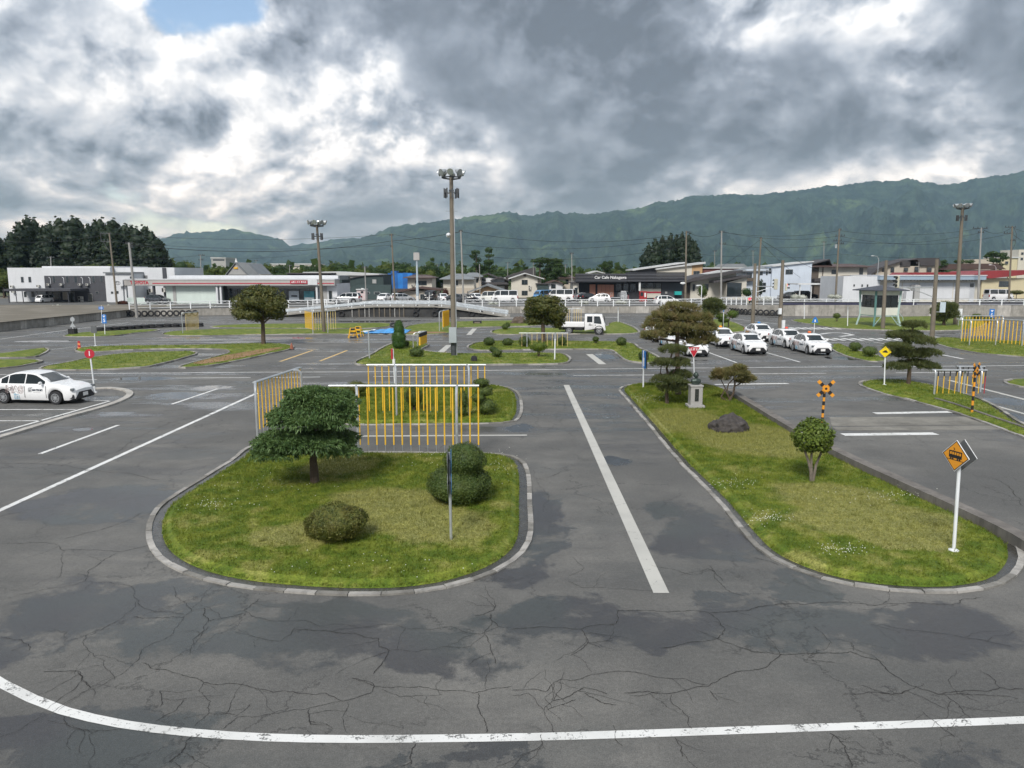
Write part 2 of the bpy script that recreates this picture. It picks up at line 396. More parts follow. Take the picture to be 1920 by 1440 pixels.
marking([(-60, 1240), (0, 1280), (60, 1310), (120, 1333), (230, 1358), (360, 1374), (500, 1383), (650, 1386), (800, 1385), (1000, 1382), (1200, 1376), (1400, 1369), (1600, 1362), (1800, 1355), (2000, 1347)], 0.165)
marking([(1062, 722), (1240, 1112)], 0.30, M_PAINT2)
marking([(-40, 975), (482, 737)], 0.18)
marking([(75, 851), (222, 797)], 0.16); marking([(322, 758), (408, 729)], 0.16)
marking([(640, 818), (988, 816)], 0.20, M_PAINT2)
marking([(-60, 703), (240, 700), (480, 698), (700, 697), (960, 694), (1200, 691), (1440, 689), (2000, 685)], 0.15)
for a, b, y in ((1075, 1230, 704), (1397, 1549, 701), (145, 182, 713), (330, 470, 709), (500, 600, 708), (700, 860, 706), (1680, 1830, 699)):
    marking([(a, y), (b, y-1)], 0.14)
marking([(1340, 721), (1478, 719)], 0.34); marking([(1640, 775), (1800, 772)], 0.40); marking([(1580, 815), (1755, 813)], 0.42)
for a, b in (((1329, 661), (1381, 680)), ((1437, 661), (1500, 679)), ((1272, 671), (1300, 681)), ((1385, 642), (1425, 656))): marking([a, b], 0.15)
marking([(525, 678), (586, 657)], 0.20, M_PAINT_Y); marking([(600, 677), (651, 657)], 0.20, M_PAINT_Y)
marking([(1550, 642), (1637, 641), (1690, 650)], 0.15, smooth=False); marking([(1690, 624), (1774, 634)], 0.3); marking([(1760, 664), (1806, 673)], 0.25)
for i in range(9):                          # zebra crossings, stripe by stripe
    x0 = 1545+i*17; marking([(x0, 634), (x0+22, 638.5)], 0.45)
for i in range(8):
    x0 = 1468+i*13; marking([(x0, 614), (x0+16, 617.5)], 0.45)
marking([(1535, 627), (1570, 624), (1600, 628)], 0.4); marking([(1575, 631), (1600, 628)], 0.4)
marking([(1360, 596), (1480, 610)], 0.15); marking([(1780, 713), (1960, 759)], 0.25, M_PAINT2); marking([(1835, 752), (1960, 787)], 0.20, M_PAINT2)
marking([(0, 663), (250, 644), (480, 643), (720, 641), (960, 641)], 0.12); marking([(60, 641), (480, 637), (720, 636), (830, 636)], 0.12)
marking([(0, 636), (140, 617), (240, 605)], 0.15); marking([(250, 601), (450, 600), (740, 599), (1000, 601)], 0.15); marking([(1000, 593), (1160, 595)], 0.5)
marking([(879, 628), (890, 616)], 0.5, M_PAINT2); marking([(826, 661), (842, 647)], 0.5, M_PAINT2); marking([(1105, 664), (1130, 683)], 0.5, M_PAINT2)
marking([(-20, 816), (206, 752)], 0.15); marking([(-20, 768), (142, 768)], 0.13); marking([(-20, 789), (80, 789)], 0.13); marking([(165, 751), (204, 751.5)], 0.12)
marking([(1205, 605), (1250, 616)], 0.3); marking([(1380, 643), (1440, 640)], 0.1)
# the two concrete beams of the practice railway crossing
M_CONC = mat('concrete', (0.30, 0.285, 0.255), 0.85, 0, 0.25, 1.4, 0.4, 25, dirt=0.45)
M_CONC_L = mat('concrete_light', (0.42, 0.40, 0.365), 0.85, 0, 0.22, 1.6, 0.4, 25, dirt=0.35)
M_CONC_D = mat('concrete_dark', (0.17, 0.155, 0.14), 0.85, 0, 0.30, 1.4, 0.5, 20, dirt=0.6)
for q in ([(1555, 782), (1836, 781), (1884, 796), (1560, 799)], [(1560, 800.5), (1888, 797.5), (1908, 805), (1572, 807.5)]):
    me = bpy.data.meshes.new('crossing_slab'); me.from_pydata([tuple(G(*p, 0.006)) for p in q], [], [(3, 2, 1, 0)]); me.materials.append(mat('crossing_concrete', (0.20, 0.19, 0.165), 0.8, 0, 0.3, 0.8, 0.3, 20, dirt=0.4))
    link('crossing_slab', me)['kind'] = 'structure'

# cracks traced and then roughened, one sheet a few millimetres above the asphalt
def crack_lines():
    a = [[(0,250),(320,180),(480,195),(505,225),(490,290),(430,335),(320,385),(325,430),(350,460),(470,490),(500,490),(400,560),(240,640),(200,670),(60,745),(0,765)],
         [(500,490),(530,440),(640,385),(665,350),(690,310),(715,295),(700,270),(660,240),(645,200)], [(530,485),(640,520),(740,545),(765,560),(880,565),(960,585),(1100,595),(1220,600),(1280,630),(1390,600),(1400,565),(1320,545)],
         [(765,560),(745,590),(790,630),(780,680),(730,725)], [(1280,630),(1190,650),(1150,660),(1050,675),(890,690),(835,735)], [(1305,635),(1300,750)],
         [(880,370),(1000,400),(1055,405),(1105,355)], [(1105,365),(1210,365),(1330,375),(1420,395),(1420,425),(1460,440),(1400,530)], [(1460,440),(1560,445),(1770,425)],
         [(915,290),(975,245)], [(915,290),(1000,325),(1140,325),(1200,350)], [(915,300),(830,320),(780,330),(765,280)], [(780,350),(720,400)], [(500,310),(600,318),(690,315)], [(520,250),(580,295),(690,305)],
         [(1360,350),(1490,345),(1540,360),(1690,350),(1800,380),(1870,350),(1920,355)], [(1320,545),(1430,578),(1570,575),(1700,590),(1780,600),(1920,575)], [(1795,600),(1790,650),(1810,690),(1825,750)],
         [(350,460),(400,510),(430,550)], [(600,590),(600,650)], [(690,625),(660,665),(580,710)], [(1160,660),(1165,720)], [(0,40),(150,35),(240,65),(350,62),(440,70),(560,45)], [(240,65),(230,130),(215,170)], [(320,180),(330,140),(440,75)],
         [(240,690),(250,720),(360,740),(460,735)], [(370,740),(330,760)], [(1820,380),(1840,430),(1860,490)], [(1560,790),(1540,870)], [(720,760),(630,860)], [(0,390),(80,400),(110,440)], [(160,520),(300,520),(340,580)], [(1430,585),(1500,615),(1660,605)],
         [(940,640),(880,690)], [(800,680),(880,680)], [(1780,310),(1850,290),(1860,270)], [(1840,300),(1870,350)]]
    b = [[(0,590),(130,595),(180,550),(340,525),(500,530),(640,545),(735,570)], [(420,600),(600,600),(735,575),(840,520),(950,505),(1010,455),(1170,450),(1270,445),(1380,480),(1490,570),(1600,605),(1780,595),(1830,580),(1920,585)],
         [(600,605),(600,640),(660,690),(675,735)], [(610,765),(640,840)], [(1010,455),(900,445),(800,410),(770,395),(800,360),(740,300),(580,295),(390,290)], [(740,300),(870,290),(1040,265),(1260,262),(1450,265),(1650,270),(1760,240)],
         [(1620,605),(1700,680),(1720,695)], [(155,560),(150,630),(120,660),(135,700),(155,750)], [(120,665),(60,600),(0,610)], [(1190,750),(1250,800),(1275,880)], [(210,180),(260,205),(430,210),(530,215)], [(210,165),(270,130),(225,90)],
         [(1270,410),(1280,440)], [(1340,340),(1460,375)], [(0,360),(260,360),(390,340),(400,290)], [(260,360),(285,410),(220,460)], [(285,410),(330,430)], [(285,410),(380,405)], [(740,590),(770,630)], [(1310,570),(1420,605),(1490,590)], [(1240,605),(1420,602)],
         [(1750,515),(1810,550),(1830,582)], [(1540,670),(1600,720),(1660,765)], [(740,120),(760,170),(800,210),(870,235)], [(440,610),(560,595)], [(150,630),(230,600),(270,580),(360,605)], [(130,665),(240,625)], [(270,600),(350,640),(390,645)], [(770,395),(560,430)],
         [(1380,340),(1520,365),(1640,380),(1760,400),(1880,430)], [(1130,350),(1200,415)], [(1450,265),(1380,290),(1300,285)], [(1600,605),(1800,610),(1900,620)], [(380,720),(415,800)], [(110,755),(125,810)], [(1090,475),(1210,485)], [(730,130),(790,180)], [(1000,120),(900,90)]]
    L = [[(x/2, 1000+y/2) for x, y in l] for l in a]+[[(960+x/2, 1000+y/2) for x, y in l] for l in b]
    L += [[(1000, 880), (1030, 930), (1020, 960)], [(60, 900), (130, 885), (240, 880)], [(120, 1010), (200, 990), (270, 960)], [(1300, 1080), (1220, 1060)], [(0, 870), (160, 880), (300, 900)],
          [(1640, 860), (1700, 855)], [(1840, 890), (1900, 925), (1920, 950)], [(1700, 880), (1760, 885)], [(215, 850), (300, 800), (390, 775)], [(1000, 900), (1060, 880)], [(1100, 840), (1180, 830)], [(960, 755), (1000, 770), (1010, 800)], [(1030, 725), (1060, 765), (1055, 800)]]
    return L
def build_cracks():
    V = []; F = []; rr = random.Random(5)
    def rough(P, depth):
        for _ in range(depth):
            Q = [P[0]]
            for p, q in zip(P, P[1:]):
                d = q-p; m = (p+q)/2+Vector((-d.y, d.x))*rr.uniform(-0.11, 0.11)
                Q += [m, q]
            P = Q
        return P
    def emit(P, w0, w1):
        n = len(P)
        if n < 2: return
        b = len(V)
        for i, p in enumerate(P):
            t = P[min(i+1, n-1)]-P[max(i-1, 0)]; t.normalize() if t.length > 1e-9 else None
            w_ = (w0+(w1-w0)*i/(n-1))*rr.uniform(0.45, 1.4)
            if i in (0, n-1): w_ *= 0.3
            o = Vector((-t.y, t.x))*w_/2
            V.extend([(p.x+o.x, p.y+o.y, 0.0075), (p.x-o.x, p.y-o.y, 0.0075)])
            if i: F.append((b+2*i-2, b+2*i-1, b+2*i+1, b+2*i))
    for l in crack_lines():
        P = rough([G(*p).xy for p in l], 4)
        wide = rr.uniform(0.006, 0.013)
        emit(P, wide, wide)
        for k in range(rr.randint(0, 3)):       # short side branches
            i = rr.randrange(1, len(P)-1); d = (P[i+1]-P[i-1]).normalized(); d.rotate(Matrix.Rotation(rr.choice((-1, 1))*rr.uniform(0.6, 1.5), 2))
            L = rr.uniform(0.2, 1.0); emit(rough([P[i], P[i]+d*L*0.5+Vector((rr.uniform(-.1, .1), rr.uniform(-.1, .1))), P[i]+d*L], 3), wide*0.7, 0.004)
    me = bpy.data.meshes.new('crack_network'); me.from_pydata(V, [], F); me.materials.append(mat('crack_dark', (0.030, 0.029, 0.028), 0.95))  # plain dark tone for the crack strips
    o = link('crack_network', me, asph); o['kind'] = 'stuff'
build_cracks()

# ------------------------------------------------------------------ lawns with kerbs
M_GUT = mat('gutter_wet', (0.055, 0.052, 0.045), 0.30, 0, 0.4, 2.5)
def water_mat():
    m = mat('standing_water', (0.05, 0.055, 0.06), 0.035, 0, 0.1, 0.4); b = m.node_tree.nodes['Principled BSDF']; b.inputs['Specular IOR Level'].default_value = 0.7
    return m
M_WATER = water_mat()
DRY = [(1000, 870, 300, 30)]
def grass_mat(name, blades=False):
    m = bpy.data.materials.new(name); m.use_nodes = True; w = NT(m.node_tree); b = w.n['Principled BSDF']; out = w.n['Material Output']
    P = pos_node(w); P2 = w.v('MULTIPLY', P, (1, 1, 0))
    big = w.noise(P2, 0.42, 4, 0.62); mid = w.noise(P2, 1.7, 4, 0.65); fin = w.noise(P2, 22, 3, 0.7)
    wp = w.v('ADD', P2, w.v('SCALE', w.v('SUBTRACT', w.noise(P2, 0.9, 4, 0.65, color=True), (0.5, 0.5, 0.5)), scale=1.8)); wp = w.v('MULTIPLY', wp, (1, 1, 0))
    dry = None
    for e in [(720, 960, 130, 45), (640, 880, 70, 20), (820, 990, 120, 40), (560, 1010, 90, 26), (1290, 795, 90, 26), (1420, 830, 130, 34), (1560, 940, 120, 34), (1640, 985, 170, 38), (1700, 1020, 100, 24)]:
        k = ell_mask(w, wp, *e); dry = k if dry is None else w.m('MAXIMUM', dry, k)
    d = w.m('MAXIMUM', w.m('MULTIPLY', dry, 0.60), w.m('MULTIPLY', w.ramp(w.m('ADD', w.m('MULTIPLY', big, 0.6), w.m('MULTIPLY', mid, 0.4)), 0.52, 0.62), 0.45))
    d = w.m('MULTIPLY', d, w.ramp(fin, 0.3, 0.65, False, 0.45, 1.0))
    green = w.mix(w.ramp(mid, 0.36, 0.64), (0.090, 0.142, 0.014), (0.190, 0.225, 0.030))
    c = w.mix(d, green, (0.42, 0.365, 0.155))
    mt = w.ramp(w.noise(P2, 6.5, 5, 0.72), 0.32, 0.68, False, 0.70, 1.28); c = w.mix(1.0, c, w.comb(mt, mt, mt), 'MULTIPLY')
    if blades:
        rnd = w.node('ShaderNodeNewGeometry').outputs['Random Per Island']
        c = w.mix(w.m('MULTIPLY', rnd, 0.35), c, (0.21, 0.235, 0.045))
    else:
        sp = w.ramp(fin, 0.25, 0.75, False, 0.55, 1.3); c = w.mix(1.0, c, w.comb(sp, sp, sp), 'MULTIPLY')
    w.put(b.inputs['Base Color'], c); b.inputs['Roughness'].default_value = 0.7; b.inputs['Specular IOR Level'].default_value = 0.2
    if blades:
        tr = w.node('ShaderNodeBsdfTranslucent'); w.put(tr.inputs[0], c); mx = w.node('ShaderNodeMixShader'); mx.inputs[0].default_value = 0.3
        w.l.new(b.outputs[0], mx.inputs[1]); w.l.new(tr.outputs[0], mx.inputs[2]); w.l.new(mx.outputs[0], out.inputs[0])
    else:
        bn = w.node('ShaderNodeBump'); bn.inputs['Strength'].default_value = 0.7; bn.inputs['Distance'].default_value = 0.05
        w.put(bn.inputs['Height'], fin); w.put(b.inputs['Normal'], bn.outputs[0])
    return m
M_LAWN = grass_mat('lawn_grass'); M_BLADE = grass_mat('grass_blades', True)
M_EARTH = mat('bare_earth', (0.26, 0.155, 0.075), 0.9, 0, 0.3, 1.2, 0.5, 12)
M_KERB = mat('kerb_concrete', (0.34, 0.325, 0.30), 0.85, 0, 0.35, 1.1, 0.4, 25, dirt=0.6)
M_KERB2 = mat('kerb_concrete_grimy', (0.21, 0.20, 0.18), 0.85, 0, 0.35, 1.4, 0.4, 25, dirt=0.6)
BLADES = []                                 # (polygon, density) collected for the one grass object
def lawn(px, gutter=0.0, kerb_w=0.15, kerb_h=0.07, block=0.6, h=0.12, density=0, skip=None, smooth=True, kmat=None, kerb=True, water=False):
    P = [G(*p).xy for p in px]
    P = catmull(P, True, 0.35) if smooth else [Vector(p) for p in P]
    if area2(P) < 0: P = P[::-1]
    inner = offset_poly(P, kerb_w)
    edge = offset_poly(P, kerb_w+gutter) if gutter else inner
    ring2 = offset_poly(edge, 0.22)
    n = len(P)
    V = [(p.x, p.y, 0.01) for p in edge]+[(p.x, p.y, h) for p in ring2]
    bm = bmesh.new(); vs = [bm.verts.new(v) for v in V]
    for i in range(n):
        try: bm.faces.new((vs[i], vs[(i+1) % n], vs[(i+1) % n+n], vs[i+n]))
        except ValueError: pass
    es = []
    for i in range(n):
        e = bm.edges.get((vs[i+n], vs[(i+1) % n+n]))
        if e: es.append(e)
    bmesh.ops.triangle_fill(bm, edges=es, use_beauty=True, use_dissolve=False)
    bmesh.ops.recalc_face_normals(bm, faces=bm.faces)
    if sum(f.normal.z for f in bm.faces) < 0: bmesh.ops.reverse_faces(bm, faces=bm.faces)
    me = bpy.data.meshes.new('lawn'); bm.to_mesh(me); bm.free(); me.materials.append(M_LAWN)
    o = link('lawn', me); o['kind'] = 'structure'
    if gutter:
        g = link('gutter', strip_mesh('gutter', inner, offset_poly(P, kerb_w+gutter+0.05), 0.006, M_WATER if water else M_GUT, closed=True), o)
    if density: BLADES.append((edge, density))
    if kerb:
        km = kmat or M_KERB; acc = 0.0; start = 0
        cum = [0.0]
        for i in range(n): cum.append(cum[-1]+(P[(i+1) % n]-P[i]).length)
        total = cum[-1]; nb = max(3, int(total/block)); rr = random.Random(n)
        import bisect
        def at(s, Q):
            s %= total; i = min(bisect.bisect_right(cum, s)-1, n-1); t = (s-cum[i])/max(cum[i+1]-cum[i], 1e-6)
            return Q[i].lerp(Q[(i+1) % n], t)
        for k in range(nb):
            a = total*k/nb+0.008; b_ = total*(k+1)/nb-0.008
            mid = at((a+b_)/2, P)
            if skip and skip(mid): continue
            hz = kerb_h+rr.uniform(-0.018, 0.012); mb = MB(); m_ = max(2, int((b_-a)/0.45)+1)
            pts = [a+(b_-a)*i/(m_-1) for i in range(m_)]
            O = [at(s, P) for s in pts]; I = [at(s, inner) for s in pts]
            vs = [(p.x, p.y, -0.01) for p in O]+[(p.x, p.y, hz) for p in O]+[(p.x, p.y, hz) for p in I]+[(p.x, p.y, -0.01) for p in I]
            fs = []
            for i in range(m_-1):
                for q in range(3): fs.append((q*m_+i, q*m_+i+1, (q+1)*m_+i+1, (q+1)*m_+i))
            fs += [(0, m_, 2*m_, 3*m_), (m_-1, 4*m_-1, 3*m_-1, 2*m_-1)]
            mb.add(vs, fs); mb.build('kerb_stone', km if rr.random() < 0.6 else M_KERB2, o)
    return o
A_PX = [(492, 832), (430, 864), (380, 895), (330, 925), (295, 950), (278, 975), (273, 1005), (283, 1035), (310, 1060), (360, 1083), (430, 1100), (520, 1111), (640, 1118), (740, 1117), (830, 1106), (905, 1085), (960, 1058), (990, 1030), (1000, 1000), (998, 950), (993, 885), (975, 860), (940, 851), (860, 849), (700, 848), (560, 843)]
B_PX = [(565, 792), (578, 742), (640, 724), (780, 722), (935, 724), (968, 733), (980, 756), (976, 783), (955, 793), (780, 797), (640, 797)]
C_PX = [(1160, 730), (1180, 722), (1230, 719), (1300, 720), (1356, 728), (1385, 745), (1470, 795), (1560, 848), (1700, 915), (1890, 1004), (1922, 1040), (1912, 1075), (1880, 1098), (1800, 1113), (1700, 1112), (1600, 1100), (1520, 1080), (1440, 1045), (1400, 1010), (1340, 937), (1270, 865), (1210, 792), (1170, 745)]
D_PX = [(1608, 719), (1640, 713), (1700, 715), (1770, 728), (1850, 753), (1925, 798), (1990, 826), (1990, 850), (1920, 822), (1860, 800), (1790, 775), (1700, 750), (1640, 735)]
lawn(A_PX, 0.22, 0.13, 0.04, 0.62, density=900)
lawn(B_PX, 0.16, 0.14, 0.045, 0.62, density=380)
lawn(C_PX, 0.18, 0.13, 0.04, 0.62, density=760, skip=lambda p: p.y > G(0, 1000).y-0.5 and p.x > 0.02*p.y+G(1290, 720).x*0+ (lambda q: q)(G(1356, 728).x if p.y > 36 else 6.0+ (36-p.y)*0.08) and p.y < 39)
lawn(D_PX, 0.10, 0.14, 0.06, 0.8, density=150)
lawn([(1880, 716), (1900, 712), (1960, 712), (1960, 728), (1910, 726)], 0.08, 0.14, 0.08, 0.8)
lawn([(1553, 648), (1575, 646), (1600, 655), (1652, 669), (1664, 675), (1650, 679), (1625, 678), (1575, 664)], 0.05, 0.12, 0.06, 1.2, density=60)
lawn([(663, 682), (690, 668), (733, 645), (760, 641), (803, 645), (800, 651), (792, 657), (824, 662), (870, 664), (960, 663), (1050, 664), (1068, 670), (1070, 677), (1055, 683), (960, 685), (800, 686), (690, 687)], 0.05, 0.14, 0.10, 1.0, density=60)
lawn([(876, 654), (884, 646), (905, 642), (960, 640), (1080, 641), (1175, 643), (1200, 653), (1240, 673), (1232, 680), (1208, 682), (1176, 678), (1158, 667), (1142, 657), (1120, 656), (1000, 657), (900, 658)], 0.05, 0.14, 0.10, 1.0, density=60)
lawn([(920, 625), (928, 619), (960, 616), (1060, 616), (1130, 613), (1142, 606), (1162, 604), (1200, 624), (1160, 627), (1040, 627), (940, 628)], 0.05, 0.14, 0.10, 1.4)
lawn([(700, 624), (745, 620), (765, 612), (800, 607), (860, 604), (960, 602), (1045, 601), (1060, 607), (1000, 612), (920, 614), (858, 616), (842, 626), (770, 629)], 0.05, 0.14, 0.10, 1.6)
lawn([(395, 613), (470, 609), (600, 608), (720, 607), (738, 611), (690, 616), (560, 616), (430, 615)], 0.04, 0.12, 0.08, 1.8)
lawn([(303, 627), (330, 622), (430, 618), (600, 618), (690, 619), (735, 622), (730, 627), (600, 627), (430, 629), (330, 630)], 0.04, 0.12, 0.08, 1.8)
lawn([(118, 630), (150, 625), (200, 622), (285, 619), (300, 620), (250, 626), (200, 631), (140, 632)], 0.04, 0.12, 0.08, 1.8)
lawn([(145, 661), (153, 653), (225, 650), (375, 648), (480, 645), (530, 646), (552, 650), (540, 657), (500, 666), (440, 679), (380, 689), (336, 691), (350, 684), (424, 664), (426, 659), (410, 656), (350, 655), (250, 657), (175, 661)], 0.04, 0.12, 0.10, 1.2, density=30)
lawn([(72, 693), (130, 680), (175, 671), (250, 663), (360, 660), (371, 663), (360, 668), (282, 688), (225, 693), (150, 695)], 0.04, 0.12, 0.10, 1.2, density=30)
lawn([(-60, 668), (0, 664), (82, 654), (93, 657), (75, 668), (62, 671), (0, 672), (-60, 674)], 0.04, 0.12, 0.10, 1.2)
lawn([(-60, 680), (0, 676), (80, 677), (50, 686), (0, 692), (-60, 696)], 0.04, 0.12, 0.10, 1.2)
lawn([(1483, 601), (1510, 599), (1600, 597), (1690, 595), (1770, 594), (1830, 596), (1850, 605), (1820, 618), (1752, 621), (1665, 620), (1580, 617), (1520, 609)], 0.05, 0.14, 0.10, 1.6)
lawn([(1748, 640), (1760, 634), (1810, 636), (1907, 641), (1990, 645), (1990, 680), (1920, 671), (1822, 661), (1759, 647)], 0.05, 0.14, 0.08, 1.6, density=40)
lawn([(1325, 602), (1350, 600), (1375, 604), (1400, 615), (1398, 621), (1375, 624), (1340, 624), (1320, 612)], 0.05, 0.14, 0.08, 1.6)
# worn brown verge in front of the far left lawn
def patch(name, px, z, m, smooth=True):
    P = [G(*p).xy for p in px]; P = catmull(P, True, 0.4) if smooth else P
    if area2(P) < 0: P = P[::-1]
    me = bpy.data.meshes.new(name); me.from_pydata([(p.x, p.y, z) for p in P], [], [tuple(range(len(P)))]); me.materials.append(m)
    o = link(name, me); o['kind'] = 'structure'; return o
patch('bare_earth', [(362, 684.5), (405, 673), (455, 663.5), (505, 656), (528, 654), (524, 657), (494, 664.5), (438, 676.5), (382, 685.5)], 0.128, M_EARTH)
patch('bare_earth', [(712, 625), (760, 624), (832, 624.5), (830, 626.5), (765, 627.5)], 0.128, M_EARTH)
# thick retaining kerb between the right lawn and the crossing road
def wall_px(name, pts, wid, h, m, pieces, zt=None, label=None):
    P = catmull([G(*p).xy for p in pts], False, 0.5); L = P; Rr = offset_poly(P, -wid, False)
    root = thing(name, label, 'wall', (P[0].x, P[0].y, 0)); n = len(P); k = max(1, n//pieces)
    for i in range(0, n-1, k):
        j = min(i+k, n-1); seg = range(i, j+1); mb = MB(); c = j-i+1
        vs = []
        for arr, z in ((L, -0.02), (L, h), (Rr, h), (Rr, -0.02)):
            for q in seg:
                p = arr[q]; t = 0.006 if q == i else (-0.006 if q == j else 0)
                d = (arr[min(q+1, n-1)]-arr[max(q-1, 0)]).normalized(); vs.append((p.x+d.x*t, p.y+d.y*t, z))
        fs = [(a*c+s, a*c+s+1, ((a+1) % 4)*c+s+1, ((a+1) % 4)*c+s) for a in range(4) for s in range(c-1)]
        fs += [(0, c, 2*c, 3*c), (c-1, 4*c-1, 3*c-1, 2*c-1)]
        mb.add(vs, fs); mb.build('wall_section', m, root, world=True)
    return root
wall_px('kerb_wall', [(1372, 738), (1420, 767), (1500, 815), (1600, 868), (1720, 924), (1850, 984), (1925, 1022), (1985, 1060)], 0.34, 0.26, M_CONC_D, 8, label='long thick stained concrete kerb wall between the right lawn and the crossing road')
wall_px('kerb_wall', [(1757, 752), (1800, 765), (1860, 786), (1925, 808), (1985, 832)], 0.16, 0.16, M_CONC_D, 5, label='low dark concrete kerb along the flooded lane at the right edge')
# kerb of the parking bay on the left
wall_px('bay_kerb', [(172, 729), (205, 727.5), (232, 730), (248, 735), (249, 742), (235, 751), (203, 763), (135, 782), (60, 805), (-40, 836)], 0.30, 0.07, M_CONC_L, 14, label='curved pale concrete kerb round the parking bay at the left edge')

# ------------------------------------------------------------------ upper ground, retaining walls, fences
def zt(y): return 1.0 if y <= 150 else (0.1 if y >= 195 else 1.0-0.9*(y-150)/45.0)
WALL = [G(240, 594).xy, G(430, 590.5).xy, G(700, 588).xy, G(1000, 587).xy, G(1240, 586.5).xy, G(1352, 586).xy, G(1400, 590).xy, G(1465, 592.5).xy, G(1920, 593.5).xy]
WALL = [Vector((WALL[0].x+0.3, 36.0))]+WALL+[Vector((175, WALL[-1].y))]
WTOP = [0.95, 0.95, 1.0, 1.0, 1.0, 1.0, 1.15, 1.4, 1.55, 1.55, 1.55]
def terrain():
    m = bpy.data.materials.new('far_ground'); m.use_nodes = True; w = NT(m.node_tree); b = w.n['Principled BSDF']
    P = pos_node(w); n1 = w.noise(P, 0.012, 4, 0.6); n2 = w.noise(P, 0.25, 4, 0.6); n3 = w.noise(P, 9.0, 3, 0.7)
    x, y, z = w.sep(P)
    c = w.mix(w.ramp(n1, 0.4, 0.6), (0.055, 0.085, 0.022), (0.11, 0.115, 0.05)); gr = w.mix(w.ramp(n2, 0.4, 0.65), (0.16, 0.14, 0.105), (0.23, 0.205, 0.165))
    gr = w.mix(w.m('MULTIPLY', n3, 0.5), gr, (0.10, 0.095, 0.08))
    c = w.mix(w.ramp(y, 175, 210), gr, c); w.put(b.inputs['Base Color'], c); b.inputs['Roughness'].default_value = 0.95
    rows = [0, 118, 150, 172, 195, 300, 600, 1500, 3200, 9000]
    V = []; F = []; cols = [Vector((-7000, 36.0))]+[w_.copy() for w_ in WALL]+[Vector((7000, WALL[-1].y))]
    for c_ in cols:
        for j, yy in enumerate(rows):
            Y = c_.y+0.18 if j == 0 else max(yy, c_.y+0.2+0.01*j)
            V.append((c_.x+(0.12 if c_ is cols[1] else 0), Y, zt(Y)-(0.06 if j == 0 else 0)))
    nr = len(rows)
    F = [(i*nr+j, (i+1)*nr+j, (i+1)*nr+j+1, i*nr+j+1) for i in range(len(cols)-1) for j in range(nr-1)]
    # the first wall run goes straight away from the camera: drop its degenerate column
    me = bpy.data.meshes.new('ground'); me.from_pydata(V, [], F); me.materials.append(m); me.validate()
    o = link('ground', me); o['kind'] = 'structure'
terrain()
M_ROAD2 = mat('street_asphalt', (0.105, 0.105, 0.10), 0.7, 0, 0.2, 0.15)
def sheet(name, P, z, m):
    me = bpy.data.meshes.new(name); me.from_pydata([(p[0], p[1], z if len(p) < 3 else p[2]) for p in P], [], [tuple(range(len(P)))]); me.materials.append(m)
    o = link(name, me); o['kind'] = 'structure'; return o
sheet('street', [(-52.0, 105.5), (-52, 122), (160, 122), (160, 107), (45, 107), (30, 115.5), (0, 114), (-40, 110)], 1.006, M_ROAD2)
sheet('parking_lot', [(-200, 118), (160, 122.2), (160, 149), (-200, 149)], 1.011, M_ROAD2)
def retaining(i0, i1, pane, label, hmap=None):
    root = thing('retaining_wall', label, 'wall', (WALL[i0].x, WALL[i0].y, 0))
    for i in range(i0, i1):
        a, b = WALL[i], WALL[i+1]; L = (b-a).length; n = max(1, round(L/pane)); d = (b-a)/n; t = (b-a).normalized(); nn = Vector((-t.y, t.x))
        for k in range(n):
            p = a+d*k+t*0.012; q = a+d*(k+1)-t*0.012
            h0 = WTOP[i]+(WTOP[i+1]-WTOP[i])*k/n; h1 = WTOP[i]+(WTOP[i+1]-WTOP[i])*(k+1)/n
            mb = MB(); vs = []
            for off, hh in ((0, 0), (0.16, 0)):
                for pp, h_ in ((p, h0), (q, h1)):
                    r = pp+nn*off; vs += [(r.x, r.y, -0.05), (r.x, r.y, h_)]
            mb.add(vs, [(0, 2, 3, 1), (4, 5, 7, 6), (1, 3, 7, 5), (0, 1, 5, 4), (2, 6, 7, 3)])
            mb.build('wall_panel', M_CONC if (k*7+i) % 5 else M_CONC_L, root, world=True)
        mb = MB(); vs = []
        for off, zz in ((-0.004+0.02, 0), (0.10, 0)):      # dark joint filler behind the panels
            for pp in (a, b): r = pp+nn*off; vs += [(r.x, r.y, 0.0), (r.x, r.y, min(WTOP[i], WTOP[i+1])-0.03)]
        mb.add(vs, [(0, 2, 3, 1), (4, 5, 7, 6), (1, 3, 7, 5), (0, 1, 5, 4), (2, 6, 7, 3)]); mb.build('joint', M_CONC_D, root, world=True)
retaining(0, 1, 1.0, 'low concrete panel wall along the gravel lot at the left edge')
retaining(1, 6, 2.0, 'long concrete retaining wall below the white railing behind the course')
retaining(6, 10, 1.9, 'taller stained concrete retaining wall on the right behind the control hut')
M_WMETAL = mat('white_painted_steel', (0.74, 0.76, 0.77), 0.45, 0.0, 0.10, 1.5, dirt=0.15)
M_GALV = mat('galvanised_steel', (0.50, 0.52, 0.53), 0.42, 0.55, 0.15, 3.0)
M_BLACK = mat('black_rubber', (0.018, 0.018, 0.02), 0.75, 0, 0.3, 6.0)
